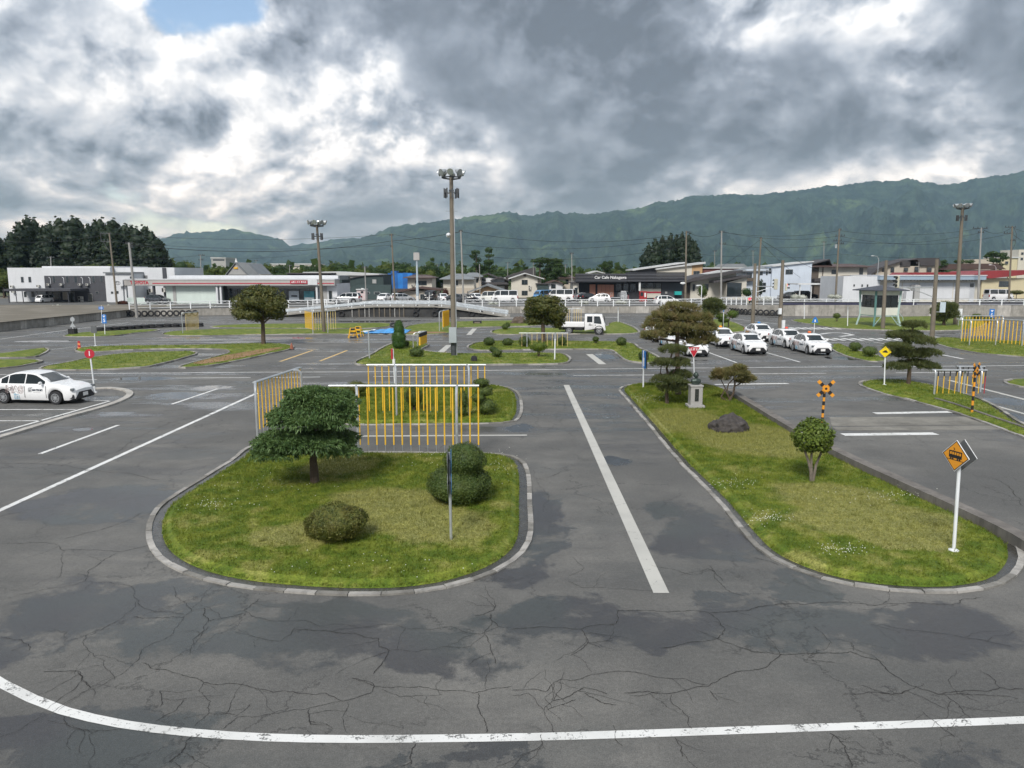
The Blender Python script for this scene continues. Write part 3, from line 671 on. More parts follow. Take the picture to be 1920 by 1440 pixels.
def fence(P, Z, h, bay, label, lattice=True):
    root = thing('railing', label, 'railing', (P[0].x, P[0].y, Z[0]), group=None)
    acc = []
    for i in range(len(P)-1):
        a, b = P[i], P[i+1]; n = max(1, round((b-a).length/bay))
        for k in range(n): acc.append((a+(b-a)*k/n, Z[i]+(Z[i+1]-Z[i])*k/n))
    acc.append((P[-1], Z[-1]))
    for p, z in acc: MB().box(p.x-0.07, p.x+0.07, p.y-0.05, p.y+0.05, z-0.15, z+h+0.03).build('post', M_WMETAL, root, world=True)
    for zz, r in ((h, 0.05), (h*0.62, 0.03), (h*0.22, 0.03)):
        MB().tube([(p.x, p.y-0.02, z+zz) for p, z in acc], r, 5).build('rail', M_WMETAL, root, world=True)
    if lattice:
        for (p, z), (q, y2) in zip(acc, acc[1:]):
            mb = MB()
            for k in range(4):
                t0, t1 = k/4, (k+1)/4; za, zb = (h*0.64, h*0.96) if k % 2 == 0 else (h*0.96, h*0.64)
                A = p.lerp(q, t0); B = p.lerp(q, t1); mb.cyl((A.x, A.y, z+za), (B.x, B.y, z+zb), 0.022, n=4)
            mb.build('lattice', M_WMETAL, root, world=True)
    return root
def wallpts(i0, i1, back=0.3): return [WALL[i]+Vector((0, back)) for i in range(i0, i1+1)], [WTOP[i] for i in range(i0, i1+1)]
fence([Vector((G(242, 594).x, WALL[1].y+0.3)), Vector((G(430, 590.5).x, WALL[2].y+0.3)), Vector((XT(612, 570, 111.5), 111.8))], [0.97, 1.0, 1.0], 1.0, 2.6, 'white lattice railing in front of the car showroom')
fence([Vector((XT(585, 570, 114), 114.5)), Vector((XT(652, 570, 114), 114.5))], [1.0, 1.0], 1.0, 1.9, 'short white lattice railing behind the light pole beside the ramp')
fence([Vector((XT(872, 570, 113), 113.2)), WALL[4]+Vector((0, 0.3)), WALL[5]+Vector((0, 0.3)), WALL[6]+Vector((0, 0.3))], [1.0]*3+[1.15], 1.0, 2.6, 'long white lattice railing in front of the black car shop')
fence([WALL[6]+Vector((0.1, 0.3)), WALL[7]+Vector((0, 0.3)), WALL[8]+Vector((0, 0.3))], [1.15, 1.4, 1.5], 1.15, 1.15, 'white railing curving above the row of tyres on the right wall', lattice=True)
fence([WALL[8]+Vector((0.2, 0.3)), WALL[9]+Vector((0, 0.3)), Vector((120, WALL[9].y+0.3))], [1.5]*3, 0.85, 2.9, 'white lattice railing on top of the tall wall behind the control hut')
pp = [WALL[8]+Vector((0, 0.05)), Vector((120, WALL[9].y+0.05))]
t_ = thing('pipe_run', 'dark blue pipes running along the top of the tall right wall', 'pipe', (pp[0].x, pp[0].y, 1.55))
for k, (dz, m_) in enumerate(((0.13, mat('pipe_navy', (0.03, 0.03, 0.09), 0.5)), (0.33, mat('pipe_black', (0.02, 0.02, 0.03), 0.5)))):
    MB().cyl((pp[0].x, pp[0].y-0.14, 1.55+dz), (pp[1].x, pp[1].y-0.14, 1.55+dz), 0.09, n=8).build('pipe', m_, t_, world=True)

# ------------------------------------------------------------------ mountains
def hill_mat():
    m = bpy.data.materials.new('mountain_forest'); m.use_nodes = True; w = NT(m.node_tree); b = w.n['Principled BSDF']
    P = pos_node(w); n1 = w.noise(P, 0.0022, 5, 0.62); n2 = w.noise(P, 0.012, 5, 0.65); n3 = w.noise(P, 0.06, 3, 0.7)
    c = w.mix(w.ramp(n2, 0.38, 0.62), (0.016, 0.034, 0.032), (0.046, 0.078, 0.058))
    c = w.mix(w.m('MULTIPLY', w.ramp(w.m('ADD', w.m('MULTIPLY', n1, 0.65), w.m('MULTIPLY', n2, 0.35)), 0.55, 0.64), 0.8), c, (0.105, 0.160, 0.065))  # lighter green blotches: sunlit patches put into the forest colour
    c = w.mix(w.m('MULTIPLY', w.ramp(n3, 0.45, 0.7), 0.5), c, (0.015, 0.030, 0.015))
    w.put(b.inputs['Base Color'], c); b.inputs['Roughness'].default_value = 0.95; b.inputs['Specular IOR Level'].default_value = 0.1
    bn = w.node('ShaderNodeBump'); bn.inputs['Strength'].default_value = 0.9; bn.inputs['Distance'].default_value = 22.0
    w.put(bn.inputs['Height'], w.m('ADD', n2, w.m('MULTIPLY', n3, 0.6))); w.put(b.inputs['Normal'], bn.outputs[0])
    return m
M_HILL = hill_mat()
def ridged(x, y, seed, oct=5):
    v = 0.0; a = 0.5; f = 1.0
    for _ in range(oct):
        n = 1-abs(mnoise.noise(Vector((x*f+seed, y*f+seed*1.7, seed*0.37)))*1.6); v += a*n*n; a *= 0.5; f *= 2.1
    return v
def mountain(name, ridge, Yr, Yf, step, rows, seed, amp, rgh):
    xs = [r[0] for r in ridge]; ys = [r[1] for r in ridge]
    px = np.arange(xs[0], xs[-1]+1, step); V = []; nr = rows
    for p in px:
        py = float(np.interp(p, xs, ys)); top = AT(p, py, Yr)
        top.z += (ridged(p*0.012, 0.3, seed+3, 4)-0.5)*rgh*3+(random.random()-0.5)*rgh*0.5
        for j in range(nr+1):
            t = j/nr*1.25; Y = Yf+(Yr-Yf)*t; x = top.x*Y/Yr
            if t <= 1:
                u = p*0.0042+mnoise.noise(Vector((p*0.0035, t*2.4, seed)))*0.75+t*0.5
                rv = 0.75*ridged(u, t*1.5, seed, 5)+0.25*ridged(u*2.3+4, t*3.2, seed+9, 4)
                s = 0.18*t+0.82*(t*t*(1.6-0.6*t))
                z = top.z*s+amp*top.z*(rv-0.62)*min(1, 3.2*t)*min(1, (1-t)*3.5)+(random.random()-0.5)*rgh*0.6*min(1, t*4)
                z = min(z, (top.z-CAMZ)*Y/Yr*1.0-12*(1-t)+CAMZ) if t < 0.97 else z
            else: z = top.z*(1-(t-1)*1.6)
            V.append((x, Y, max(z, -2) if j else -3))
    n = len(px); k = nr+1
    F = [(i*k+j, (i+1)*k+j, (i+1)*k+j+1, i*k+j+1) for i in range(n-1) for j in range(nr)]
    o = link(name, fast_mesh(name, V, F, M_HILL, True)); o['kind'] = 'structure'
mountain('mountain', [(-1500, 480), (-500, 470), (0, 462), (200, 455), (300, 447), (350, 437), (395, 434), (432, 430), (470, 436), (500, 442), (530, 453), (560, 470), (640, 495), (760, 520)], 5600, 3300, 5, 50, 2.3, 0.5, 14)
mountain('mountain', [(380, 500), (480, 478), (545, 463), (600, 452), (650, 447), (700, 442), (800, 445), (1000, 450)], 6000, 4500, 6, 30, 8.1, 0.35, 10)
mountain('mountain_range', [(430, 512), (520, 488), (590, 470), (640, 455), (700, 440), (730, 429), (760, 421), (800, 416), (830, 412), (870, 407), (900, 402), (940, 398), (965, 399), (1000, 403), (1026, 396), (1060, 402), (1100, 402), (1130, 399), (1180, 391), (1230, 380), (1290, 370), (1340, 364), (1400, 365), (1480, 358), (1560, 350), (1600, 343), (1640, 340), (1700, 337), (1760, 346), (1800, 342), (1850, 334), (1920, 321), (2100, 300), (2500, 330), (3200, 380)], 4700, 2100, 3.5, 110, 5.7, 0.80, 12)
# pale aqueous air between the plain and the mountains
def haze_box():
    m = bpy.data.materials.new('haze_air'); m.use_nodes = True; w = NT(m.node_tree); w.n.clear()
    out = w.node('ShaderNodeOutputMaterial'); v = w.node('ShaderNodeVolumePrincipled')
    v.inputs['Color'].default_value = (0.52, 0.76, 1.0, 1); v.inputs['Absorption Color'].default_value = (1, 1, 1, 1); v.inputs['Density'].default_value = 8.5e-5; v.inputs['Anisotropy'].default_value = 0.2
    w.l.new(v.outputs[0], out.inputs['Volume'])
    mb = MB().box(-8500, 8500, -60, 9500, -6, 760); o = mb.build('haze', m)
    tagit(o, 'thin pale haze lying over the plain and the mountains', 'haze', kind='stuff')
haze_box()
sc.cycles.max_bounces = 6; sc.cycles.diffuse_bounces = 3; sc.cycles.glossy_bounces = 3; sc.cycles.volume_bounces = 1; sc.cycles.transmission_bounces = 3; sc.cycles.transparent_max_bounces = 6

# ------------------------------------------------------------------ plants
M_BARK = mat('bark', (0.085, 0.060, 0.042), 0.9, 0, 0.35, 6.0, 0.8, 18)
M_BARK_G = mat('bark_grey', (0.16, 0.135, 0.11), 0.9, 0, 0.3, 6.0, 0.8, 18)
L_DEODAR = leafmat('needles_deodar', (0.045, 0.095, 0.030), (0.155, 0.235, 0.080), 0.15, nscale=1.6)
L_PINE = leafmat('needles_pine', (0.090, 0.094, 0.034), (0.215, 0.195, 0.080), 0.25, (0.24, 0.165, 0.08), 0.55, 1.2)
L_PINE2 = leafmat('needles_pine_green', (0.050, 0.076, 0.028), (0.140, 0.155, 0.058), 0.25, (0.10, 0.08, 0.03), 0.25, 1.2)
L_YEW = leafmat('leaves_yew', (0.052, 0.072, 0.016), (0.175, 0.180, 0.042), 0.15, (0.12, 0.10, 0.025), 0.5, 1.5)
L_BOX = leafmat('leaves_box', (0.034, 0.066, 0.016), (0.110, 0.150, 0.036), 0.15, (0.09, 0.10, 0.02), 0.3, 2.0)
L_LIGHT = leafmat('leaves_light', (0.055, 0.100, 0.012), (0.140, 0.180, 0.025), 0.25, nscale=2.0)
L_CAM = leafmat('leaves_camellia', (0.032, 0.070, 0.012), (0.165, 0.215, 0.040), 0.2, nscale=2.5, rough=0.35)
L_JUN = leafmat('leaves_juniper', (0.032, 0.050, 0.014), (0.115, 0.120, 0.032), 0.12, (0.12, 0.10, 0.02), 0.5, 1.0)
L_CONE = leafmat('leaves_arborvitae', (0.018, 0.058, 0.012), (0.060, 0.120, 0.022), 0.15, nscale=2.0)
L_CEDAR = leafmat('needles_cedar', (0.008, 0.018, 0.010), (0.024, 0.040, 0.018), 0.1, nscale=0.3)
L_FAR = leafmat('leaves_far', (0.018, 0.045, 0.012), (0.055, 0.095, 0.022), 0.2, nscale=0.25)
L_FAR2 = leafmat('leaves_far_spring', (0.045, 0.080, 0.014), (0.115, 0.140, 0.025), 0.25, nscale=0.25)
L_RED = leafmat('leaves_maple_red', (0.05, 0.012, 0.010), (0.11, 0.03, 0.02), 0.2)
L_WHITE = leafmat('azalea_blossom', (0.40, 0.42, 0.36), (0.75, 0.75, 0.70), 0.2)
def foliage_mesh(name, lobes, n, size, style, m, seed=0, core=0.78, lump=0.16, low=-1.0, lumpf=2.6):
    rg = np.random.default_rng(seed+11); C = np.array([l[:3] for l in lobes]); Rr = np.array([l[3:6] for l in lobes])
    wgt = (Rr[:, 0]*Rr[:, 1]+Rr[:, 0]*Rr[:, 2]+Rr[:, 1]*Rr[:, 2]); idx = rg.choice(len(lobes), n, p=wgt/wgt.sum())
    d = rg.normal(size=(n, 3)); d /= np.linalg.norm(d, axis=1)[:, None]
    flip = d[:, 2] < low; d[flip, 2] *= -1
    ph = rg.uniform(0, 6.28, (len(lobes), 6))[idx]
    nz = (np.sin(d[:, 0]*lumpf*2+ph[:, 0])*np.sin(d[:, 1]*lumpf*2+ph[:, 1])+np.sin(d[:, 2]*lumpf*2.4+ph[:, 2]+d[:, 0]*3)*0.7+np.sin(d[:, 1]*lumpf*4+ph[:, 3])*np.sin(d[:, 0]*lumpf*4+ph[:, 4])*0.5)
    rad = (1+lump*0.55*nz)*(1-np.abs(rg.normal(0, 0.10, n)))
    P = C[idx]+d*Rr[idx]*rad[:, None]
    nrm = d/Rr[idx]; nrm /= np.linalg.norm(nrm, axis=1)[:, None]
    if style == 'leaf':
        nn = nrm+rg.normal(0, 0.55, (n, 3)); nn /= np.linalg.norm(nn, axis=1)[:, None]
        a = np.cross(nn, rg.normal(size=(n, 3))); a /= np.linalg.norm(a, axis=1)[:, None]; b = np.cross(nn, a)
        s = (size*rg.uniform(0.6, 1.3, n))[:, None]*0.5
        V = np.stack([P-a*s, P-b*s*0.55, P+a*s, P+b*s*0.55], 1).reshape(-1, 3); F = np.arange(4*n).reshape(-1, 4)
    else:
        k = {'needle': 5, 'spray': 3}[style]
        base = {'needle': nrm*0.8+np.array([0, 0, 0.75]), 'spray': nrm*1.0+np.array([0, 0, -0.45])}[style]
        spread = {'needle': 0.55, 'spray': 0.45}[style]
        D = np.repeat(base, k, 0)+rg.normal(0, spread, (n*k, 3)); D /= np.linalg.norm(D, axis=1)[:, None]
        Pk = np.repeat(P, k, 0); L = (size*rg.uniform(0.6, 1.25, n*k))[:, None]
        a = np.cross(D, rg.normal(size=(n*k, 3))); a /= np.linalg.norm(a, axis=1)[:, None]
        wd = size*{'needle': 0.085, 'spray': 0.20}[style]
        if style == 'spray': T = Pk+D*L+np.array([0, 0, -0.25])*L
        else: T = Pk+D*L
        V = np.stack([Pk-a*wd, Pk+a*wd, T+a*wd*0.3, T-a*wd*0.3], 1).reshape(-1, 3); F = np.arange(4*n*k).reshape(-1, 4)
    if core:
        mb = MB()
        for i, (c, r) in enumerate(zip(C, Rr)): mb.ell(c, r*core, 12, 7, 0.10, i)
        F2 = np.array(mb.f)+len(V); V = np.concatenate([V, np.array(mb.v)]); F = np.concatenate([F, F2])
    return fast_mesh(name, V, F, m)
def branches(pts, r0, r1, n=8):
    m = len(pts); return MB().tube(pts, [r0+(r1-r0)*i/(m-1) for i in range(m)], n)
PLANT_Z = 0.10
def plant(name, label, cat, base, lobes, m, style='leaf', n=1200, size=0.05, trunk=None, bark=None, group=None, z0=PLANT_Z, seed=0, core=0.8, lump=0.16, low=-1.0, dj=0.0, squash=1.0, Y=None, part='foliage', shrink=1.0):
    if Y is None: b = G(*base, z0)
    else: b = AT(base[0], base[1], Y); b.z = z0
    Yb = b.y; rr = random.Random(seed); root = thing(name, label, cat, b, group=group)
    k = Yb/math.cos(PITCH)/FPX*1.0
    LB = []
    for q in lobes:
        px, py, rx, ry = q[:4]; rx *= shrink; ry *= shrink*(0.88 if shrink < 1 else 1); dy = q[4] if len(q) > 4 else rr.uniform(-dj, dj)
        c = AT(px, py, Yb+dy); s = k*(1+dy/Yb)
        LB.append((c.x-b.x, c.y-b.y, c.z-b.z, rx*s, rx*s*squash, ry*s))
    if trunk:
        for t in trunk:
            pts = []
            for q in t[0]:
                c = AT(q[0], q[1], Yb+(q[2] if len(q) > 2 else 0)); pts.append((c.x-b.x, c.y-b.y, c.z-b.z))
            if t is trunk[0]: pts[0] = (pts[0][0], pts[0][1], -0.12)
            branches(pts, t[1], t[2]).build('trunk' if t is trunk[0] else 'branch', bark or M_BARK, root, smooth=True)
    link(part, foliage_mesh(part, LB, n, size, style, m, seed, core, lump, low), root)
    return root
# --- near lawn
plant('conifer', 'dark green flat-topped conifer with two tiers on the near lawn', 'tree', (590, 906), [(598, 760, 66, 26, 0), (556, 778, 46, 22, 0.3), (632, 772, 36, 20, -0.2), (588, 744, 50, 18, 0.1), (570, 786, 62, 16, -0.5), (625, 790, 40, 14, -0.4), (545, 826, 62, 17, -0.4), (625, 824, 46, 18, 0.1), (590, 818, 50, 15, 0.7), (522, 848, 44, 12, -0.5), (636, 844, 34, 14, -0.3), (590, 832, 52, 14, -0.6), (510, 828, 32, 13, 0.2)],
      L_DEODAR, 'spray', 15000, 0.095, [([(590, 906), (589, 880), (587, 862), (592, 840), (594, 800), (600, 755)], 0.14, 0.05), ([(592, 848), (560, 850), (525, 848)], 0.06, 0.02), ([(593, 842), (620, 843), (640, 838)], 0.05, 0.02)], seed=3, core=0.66, lump=0.30, low=-0.35)
plant('shrub', 'low rounded olive green clipped shrub at the front of the near lawn', 'shrub', (632, 1012), [(632, 978, 57, 33), (600, 985, 30, 24, 0.1), (662, 972, 28, 24, 0.1)], L_YEW, 'leaf', 17000, 0.042, seed=4, core=0.84, lump=0.16)
plant('shrub', 'large two-tiered clipped dark shrub behind the signpost on the near lawn', 'shrub', (866, 940), [(872, 862, 41, 34), (860, 908, 62, 37), (835, 905, 34, 30, 0.1), (890, 905, 32, 30, 0.1)], L_BOX, 'leaf', 26000, 0.042, seed=5, core=0.86, lump=0.13)
plant('shrub', 'dark round clipped shrub on a stem behind the yellow bars', 'shrub', (776, 770), [(776, 744, 18, 19)], L_BOX, 'leaf', 1800, 0.06, [([(776, 770), (776, 755)], 0.06, 0.04)], seed=6)
plant('shrub', 'flat olive clipped shrub seen above the conifer', 'shrub', (668, 745), [(668, 727, 22, 13)], L_YEW, 'leaf', 1500, 0.06, [([(668, 745), (668, 730)], 0.05, 0.03), ([(668, 745), (676, 732)], 0.04, 0.02)], seed=7)
plant('shrub', 'green cloud-pruned shrub stacked in four tiers by the lawn corner', 'shrub', (910, 778), [(903, 717, 16, 8), (908, 733, 17, 12), (897, 746, 14, 10, -0.2), (912, 761, 19, 16)], L_BOX, 'leaf', 3600, 0.06, [([(910, 778), (905, 740)], 0.06, 0.04)], seed=8)
plant('shrub', 'narrow dark clipped shrub beside the right post of the rear yellow bars', 'shrub', (869, 782), [(868, 750, 9, 20), (866, 770, 9, 12)], L_BOX, 'leaf', 1200, 0.06, seed=9)
# --- right lawn
plant('camellia_tree', 'small round-headed broadleaf tree with several bare stems on the right lawn', 'tree', (1522, 904), [(1524, 818, 37, 31), (1512, 826, 25, 24, 0.2), (1540, 824, 22, 24, -0.15), (1526, 800, 25, 16, 0.1)], L_CAM, 'leaf', 3800, 0.10,
      [([(1522, 904), (1520, 882), (1515, 862), (1506, 838)], 0.05, 0.03), ([(1522, 900), (1521, 870), (1522, 840)], 0.045, 0.03), ([(1524, 902), (1530, 872), (1542, 843)], 0.045, 0.03)], M_BARK_G, seed=10, core=0.48, lump=0.2)
PB = G(1272, 741, PLANT_Z).y
plant('pine_tree', 'large brownish spreading pine with pruned cloud branches at the end of the right lawn', 'tree', (1272, 741), [(1275, 580, 36, 13, 0), (1262, 597, 48, 14, .3), (1300, 600, 40, 13, -.3), (1235, 613, 34, 12, .3), (1287, 618, 48, 14, -.4), (1325, 618, 22, 12, .4), (1225, 630, 24, 8, -.3), (1310, 634, 34, 9, .4), (1218, 634, 18, 7, .4), (1330, 640, 18, 8, -.4), (1258, 628, 34, 8, .6), (1304, 645, 22, 6, -0.6)],
      L_PINE, 'needle', 5200, 0.19, [([(1272, 741), (1271, 690), (1269, 645), (1272, 615), (1276, 585)], 0.15, 0.05), ([(1270, 640), (1240, 636), (1215, 636)], 0.06, 0.02), ([(1270, 632), (1300, 640), (1330, 642)], 0.06, 0.02), ([(1270, 625), (1245, 612), (1230, 608)], 0.05, 0.02), ([(1272, 620), (1300, 612), (1320, 615)], 0.05, 0.02), ([(1271, 650), (1295, 650), (1315, 645)], 0.04, 0.015)], shrink=0.84, seed=12, core=0.30, lump=0.34, low=-0.25)
plant('pine_tree', 'small dark green pruned pine left of the bust on the right lawn', 'tree', (1251, 758), [(1262, 658, 26, 10, 0), (1245, 683, 24, 10, -.2), (1272, 683, 24, 10, .2), (1252, 714, 30, 10, -.2), (1275, 705, 22, 10, .2), (1262, 730, 28, 9, 0), (1280, 722, 14, 8, 0)],
      L_PINE2, 'needle', 3000, 0.15, [([(1251, 758), (1250, 735), (1254, 710), (1250, 690), (1258, 670), (1262, 655)], 0.09, 0.03), ([(1252, 712), (1238, 700), (1240, 685)], 0.035, 0.02), ([(1254, 712), (1268, 690), (1274, 683)], 0.035, 0.02)], shrink=0.90, seed=13, core=0.36, lump=0.25, low=-0.3)
plant('pine_tree', 'low sprawling multi-stemmed pine with russet tips right of the bust', 'tree', (1364, 752), [(1374, 702, 32, 10, 0), (1350, 708, 18, 9, .2), (1385, 695, 16, 10, -.2), (1402, 712, 16, 8, 0), (1392, 716, 14, 7, .2), (1345, 700, 10, 7, 0)],
      L_PINE, 'needle', 1500, 0.17, [([(1364, 752), (1375, 738), (1378, 720), (1376, 705)], 0.07, 0.03), ([(1362, 752), (1352, 744), (1360, 728), (1352, 712)], 0.05, 0.02), ([(1368, 748), (1362, 735), (1366, 720), (1385, 700)], 0.045, 0.02), ([(1376, 725), (1390, 718), (1402, 714)], 0.035, 0.015)], shrink=0.84, seed=14, core=0.4, lump=0.3, low=-0.4)
plant('pine_tree', 'pine with flat pruned layers on the lawn by the crossing at right', 'tree', (1703, 720), [(1714, 612, 24, 9, 0), (1697, 632, 38, 11, .3), (1724, 642, 30, 10, -.3), (1684, 652, 26, 8, -.3), (1690, 664, 34, 9, .3), (1738, 664, 28, 9, 0), (1710, 668, 30, 9, .4), (1682, 690, 26, 8, -.2), (1716, 684, 30, 8, .2), (1742, 690, 22, 7, 0), (1700, 610, 10, 6, 0)],
      L_PINE2, 'needle', 4200, 0.19, [([(1703, 720), (1705, 698), (1706, 680), (1700, 660), (1705, 635), (1713, 612)], 0.12, 0.04), ([(1704, 690), (1690, 684), (1675, 690)], 0.04, 0.02), ([(1706, 685), (1725, 682), (1742, 688)], 0.04, 0.02), ([(1702, 660), (1725, 655), (1738, 660)], 0.04, 0.02)], shrink=0.84, seed=15, core=0.34, lump=0.28, low=-0.3)
# --- middle lawns
plant('juniper_tree', 'dense dark round-crowned tree with a straight trunk on the left lawn', 'tree', (494, 645), [(490, 562, 42, 24), (460, 572, 26, 20, .5), (515, 572, 24, 20, -.5), (487, 548, 32, 13), (450, 588, 16, 11, -.4), (522, 590, 16, 10), (485, 590, 30, 12, .8), (470, 590, 20, 10, -0.8)], L_JUN, 'leaf', 6500, 0.22, [([(494, 645), (493, 610), (490, 570)], 0.20, 0.12), ([(491, 605), (475, 590)], 0.08, 0.04), ([(492, 608), (510, 592)], 0.08, 0.04)], seed=16, core=0.7, lump=0.25)
plant('juniper_tree', 'yellowish dark flat-crowned tree standing left of the white truck', 'tree', (1019, 641), [(1020, 575, 38, 18), (1000, 588, 20, 18, .4), (1042, 588, 22, 18, -.4), (1020, 562, 32, 8), (1045, 605, 14, 12), (1000, 602, 16, 8), (1020, 598, 26, 12, .6)], L_JUN, 'leaf', 5200, 0.22, [([(1019, 641), (1018, 610), (1017, 575)], 0.20, 0.12), ([(1018, 605), (1040, 595)], 0.08, 0.04)], seed=17, core=0.66, lump=0.28)
plant('arborvitae', 'tall dark green cone-shaped conifer on the middle lawn', 'tree', (748, 654), [(748, 634, 14, 19), (748, 618, 10.5, 19), (748, 644, 13, 11)], L_CONE, 'leaf', 2600, 0.10, seed=18, core=0.86, lump=0.05)
RND = 'round clipped shrubs on the middle lawns'
for i, (lab, base, lobes, m_) in enumerate([
    ('small ball shrub half hidden behind the tall cone-shaped conifer', (762, 650), [(762, 644, 5, 6)], L_BOX), ('dark rounded shrub right of the tall cone-shaped conifer', (781, 669), [(781, 660, 14, 9)], L_BOX),
    ('dark ball shrub, leftmost of the row on the centre lawn', (917, 648), [(917, 640, 11, 8)], L_BOX), ('dark ball shrub, second in the row on the centre lawn', (952, 648), [(952, 641, 10, 7)], L_BOX),
    ('dark ball shrub behind the left end of the low frame on the centre lawn', (983, 650), [(983, 640, 11, 10)], L_BOX), ('dark ball shrub behind the right end of the low frame', (1054, 648), [(1054, 640, 8, 9)], L_BOX),
    ('pair of merged ball shrubs beside the black box', (931, 670), [(932, 661, 10, 8), (925, 655, 8, 6, 0.4)], L_BOX), ('bright yellow-green flat shrub on thin stems', (1010, 669), [(1010, 650, 17, 10)], L_LIGHT),
    ('tiny ball shrub on a forked stem below the truck', (1117, 644), [(1117, 636, 6, 5)], L_BOX), ('dark ball shrub right of the truck on the lawn edge', (1165, 648), [(1165, 640, 10, 8)], L_BOX), ('green ball shrub behind the blue sign', (1207, 676), [(1207, 667, 10, 9)], L_BOX),
    ('dark ball shrub on the far strip left of the brown boulder', (949, 618), [(947, 613, 6, 6), (952, 609, 5, 5, 0.6)], L_BOX), ('dark clipped shrub, left one of the pair behind the taxi-like cars', (1604, 659), [(1604, 649, 12, 8)], L_BOX),
    ('dark clipped shrub, right one of the pair near the yellow diamond sign', (1631, 669), [(1631, 658, 14, 9)], L_BOX), ('small dark mushroom-shaped shrub left of the control hut', (1569, 603), [(1569, 592, 7, 5)], L_BOX),
    ('dark flat shrub left of the blue S sign at right', (1832, 598), [(1832, 593, 10, 5)], L_BOX), ('dark low shrub behind the right rod frame', (1852, 604), [(1852, 599, 11, 5)], L_BOX)]):
    b = base; top = lobes[0]
    plant('shrub', lab.replace('taxi-like', 'parked white'), 'shrub', base, lobes, m_, 'leaf', 900, 0.09, [([b, (top[0]-2, top[1]+top[3]*0.4)], 0.05, 0.03), ([(b[0]+0.5, b[1]-0.5), (top[0]+3, top[1]+top[3]*0.4)], 0.04, 0.02)], seed=30+i, group=RND)
plant('shrub', 'yellow-green cloud-pruned shrub behind the parked white cars', 'shrub', (1366, 614), [(1352, 593, 12, 6), (1374, 589, 11, 8, .5), (1357, 600, 11, 5, -.3)], L_LIGHT, 'leaf', 1600, 0.12, [([(1366, 614), (1366, 600), (1374, 590)], 0.09, 0.04), ([(1354, 614), (1355, 600)], 0.06, 0.03)], seed=50)
plant('pine_tree', 'small dark pine right behind the big spreading pine', 'tree', (1336, 618), [(1336, 570, 16, 7), (1338, 578, 19, 7, .4), (1334, 588, 14, 6)], L_PINE2, 'needle', 900, 0.35, [([(1336, 618), (1336, 590), (1336, 570)], 0.12, 0.05)], seed=51, core=0.6, low=-0.3)
plant('pine_tree', 'dark bushy pine beside the right floodlight pole', 'tree', (1770, 610), [(1775, 578, 17, 8), (1765, 586, 18, 8), (1780, 592, 16, 8), (1762, 598, 12, 7)], L_PINE2, 'needle', 1500, 0.35, [([(1770, 610), (1770, 580)], 0.2, 0.08)], seed=52, core=0.65, low=-0.4)

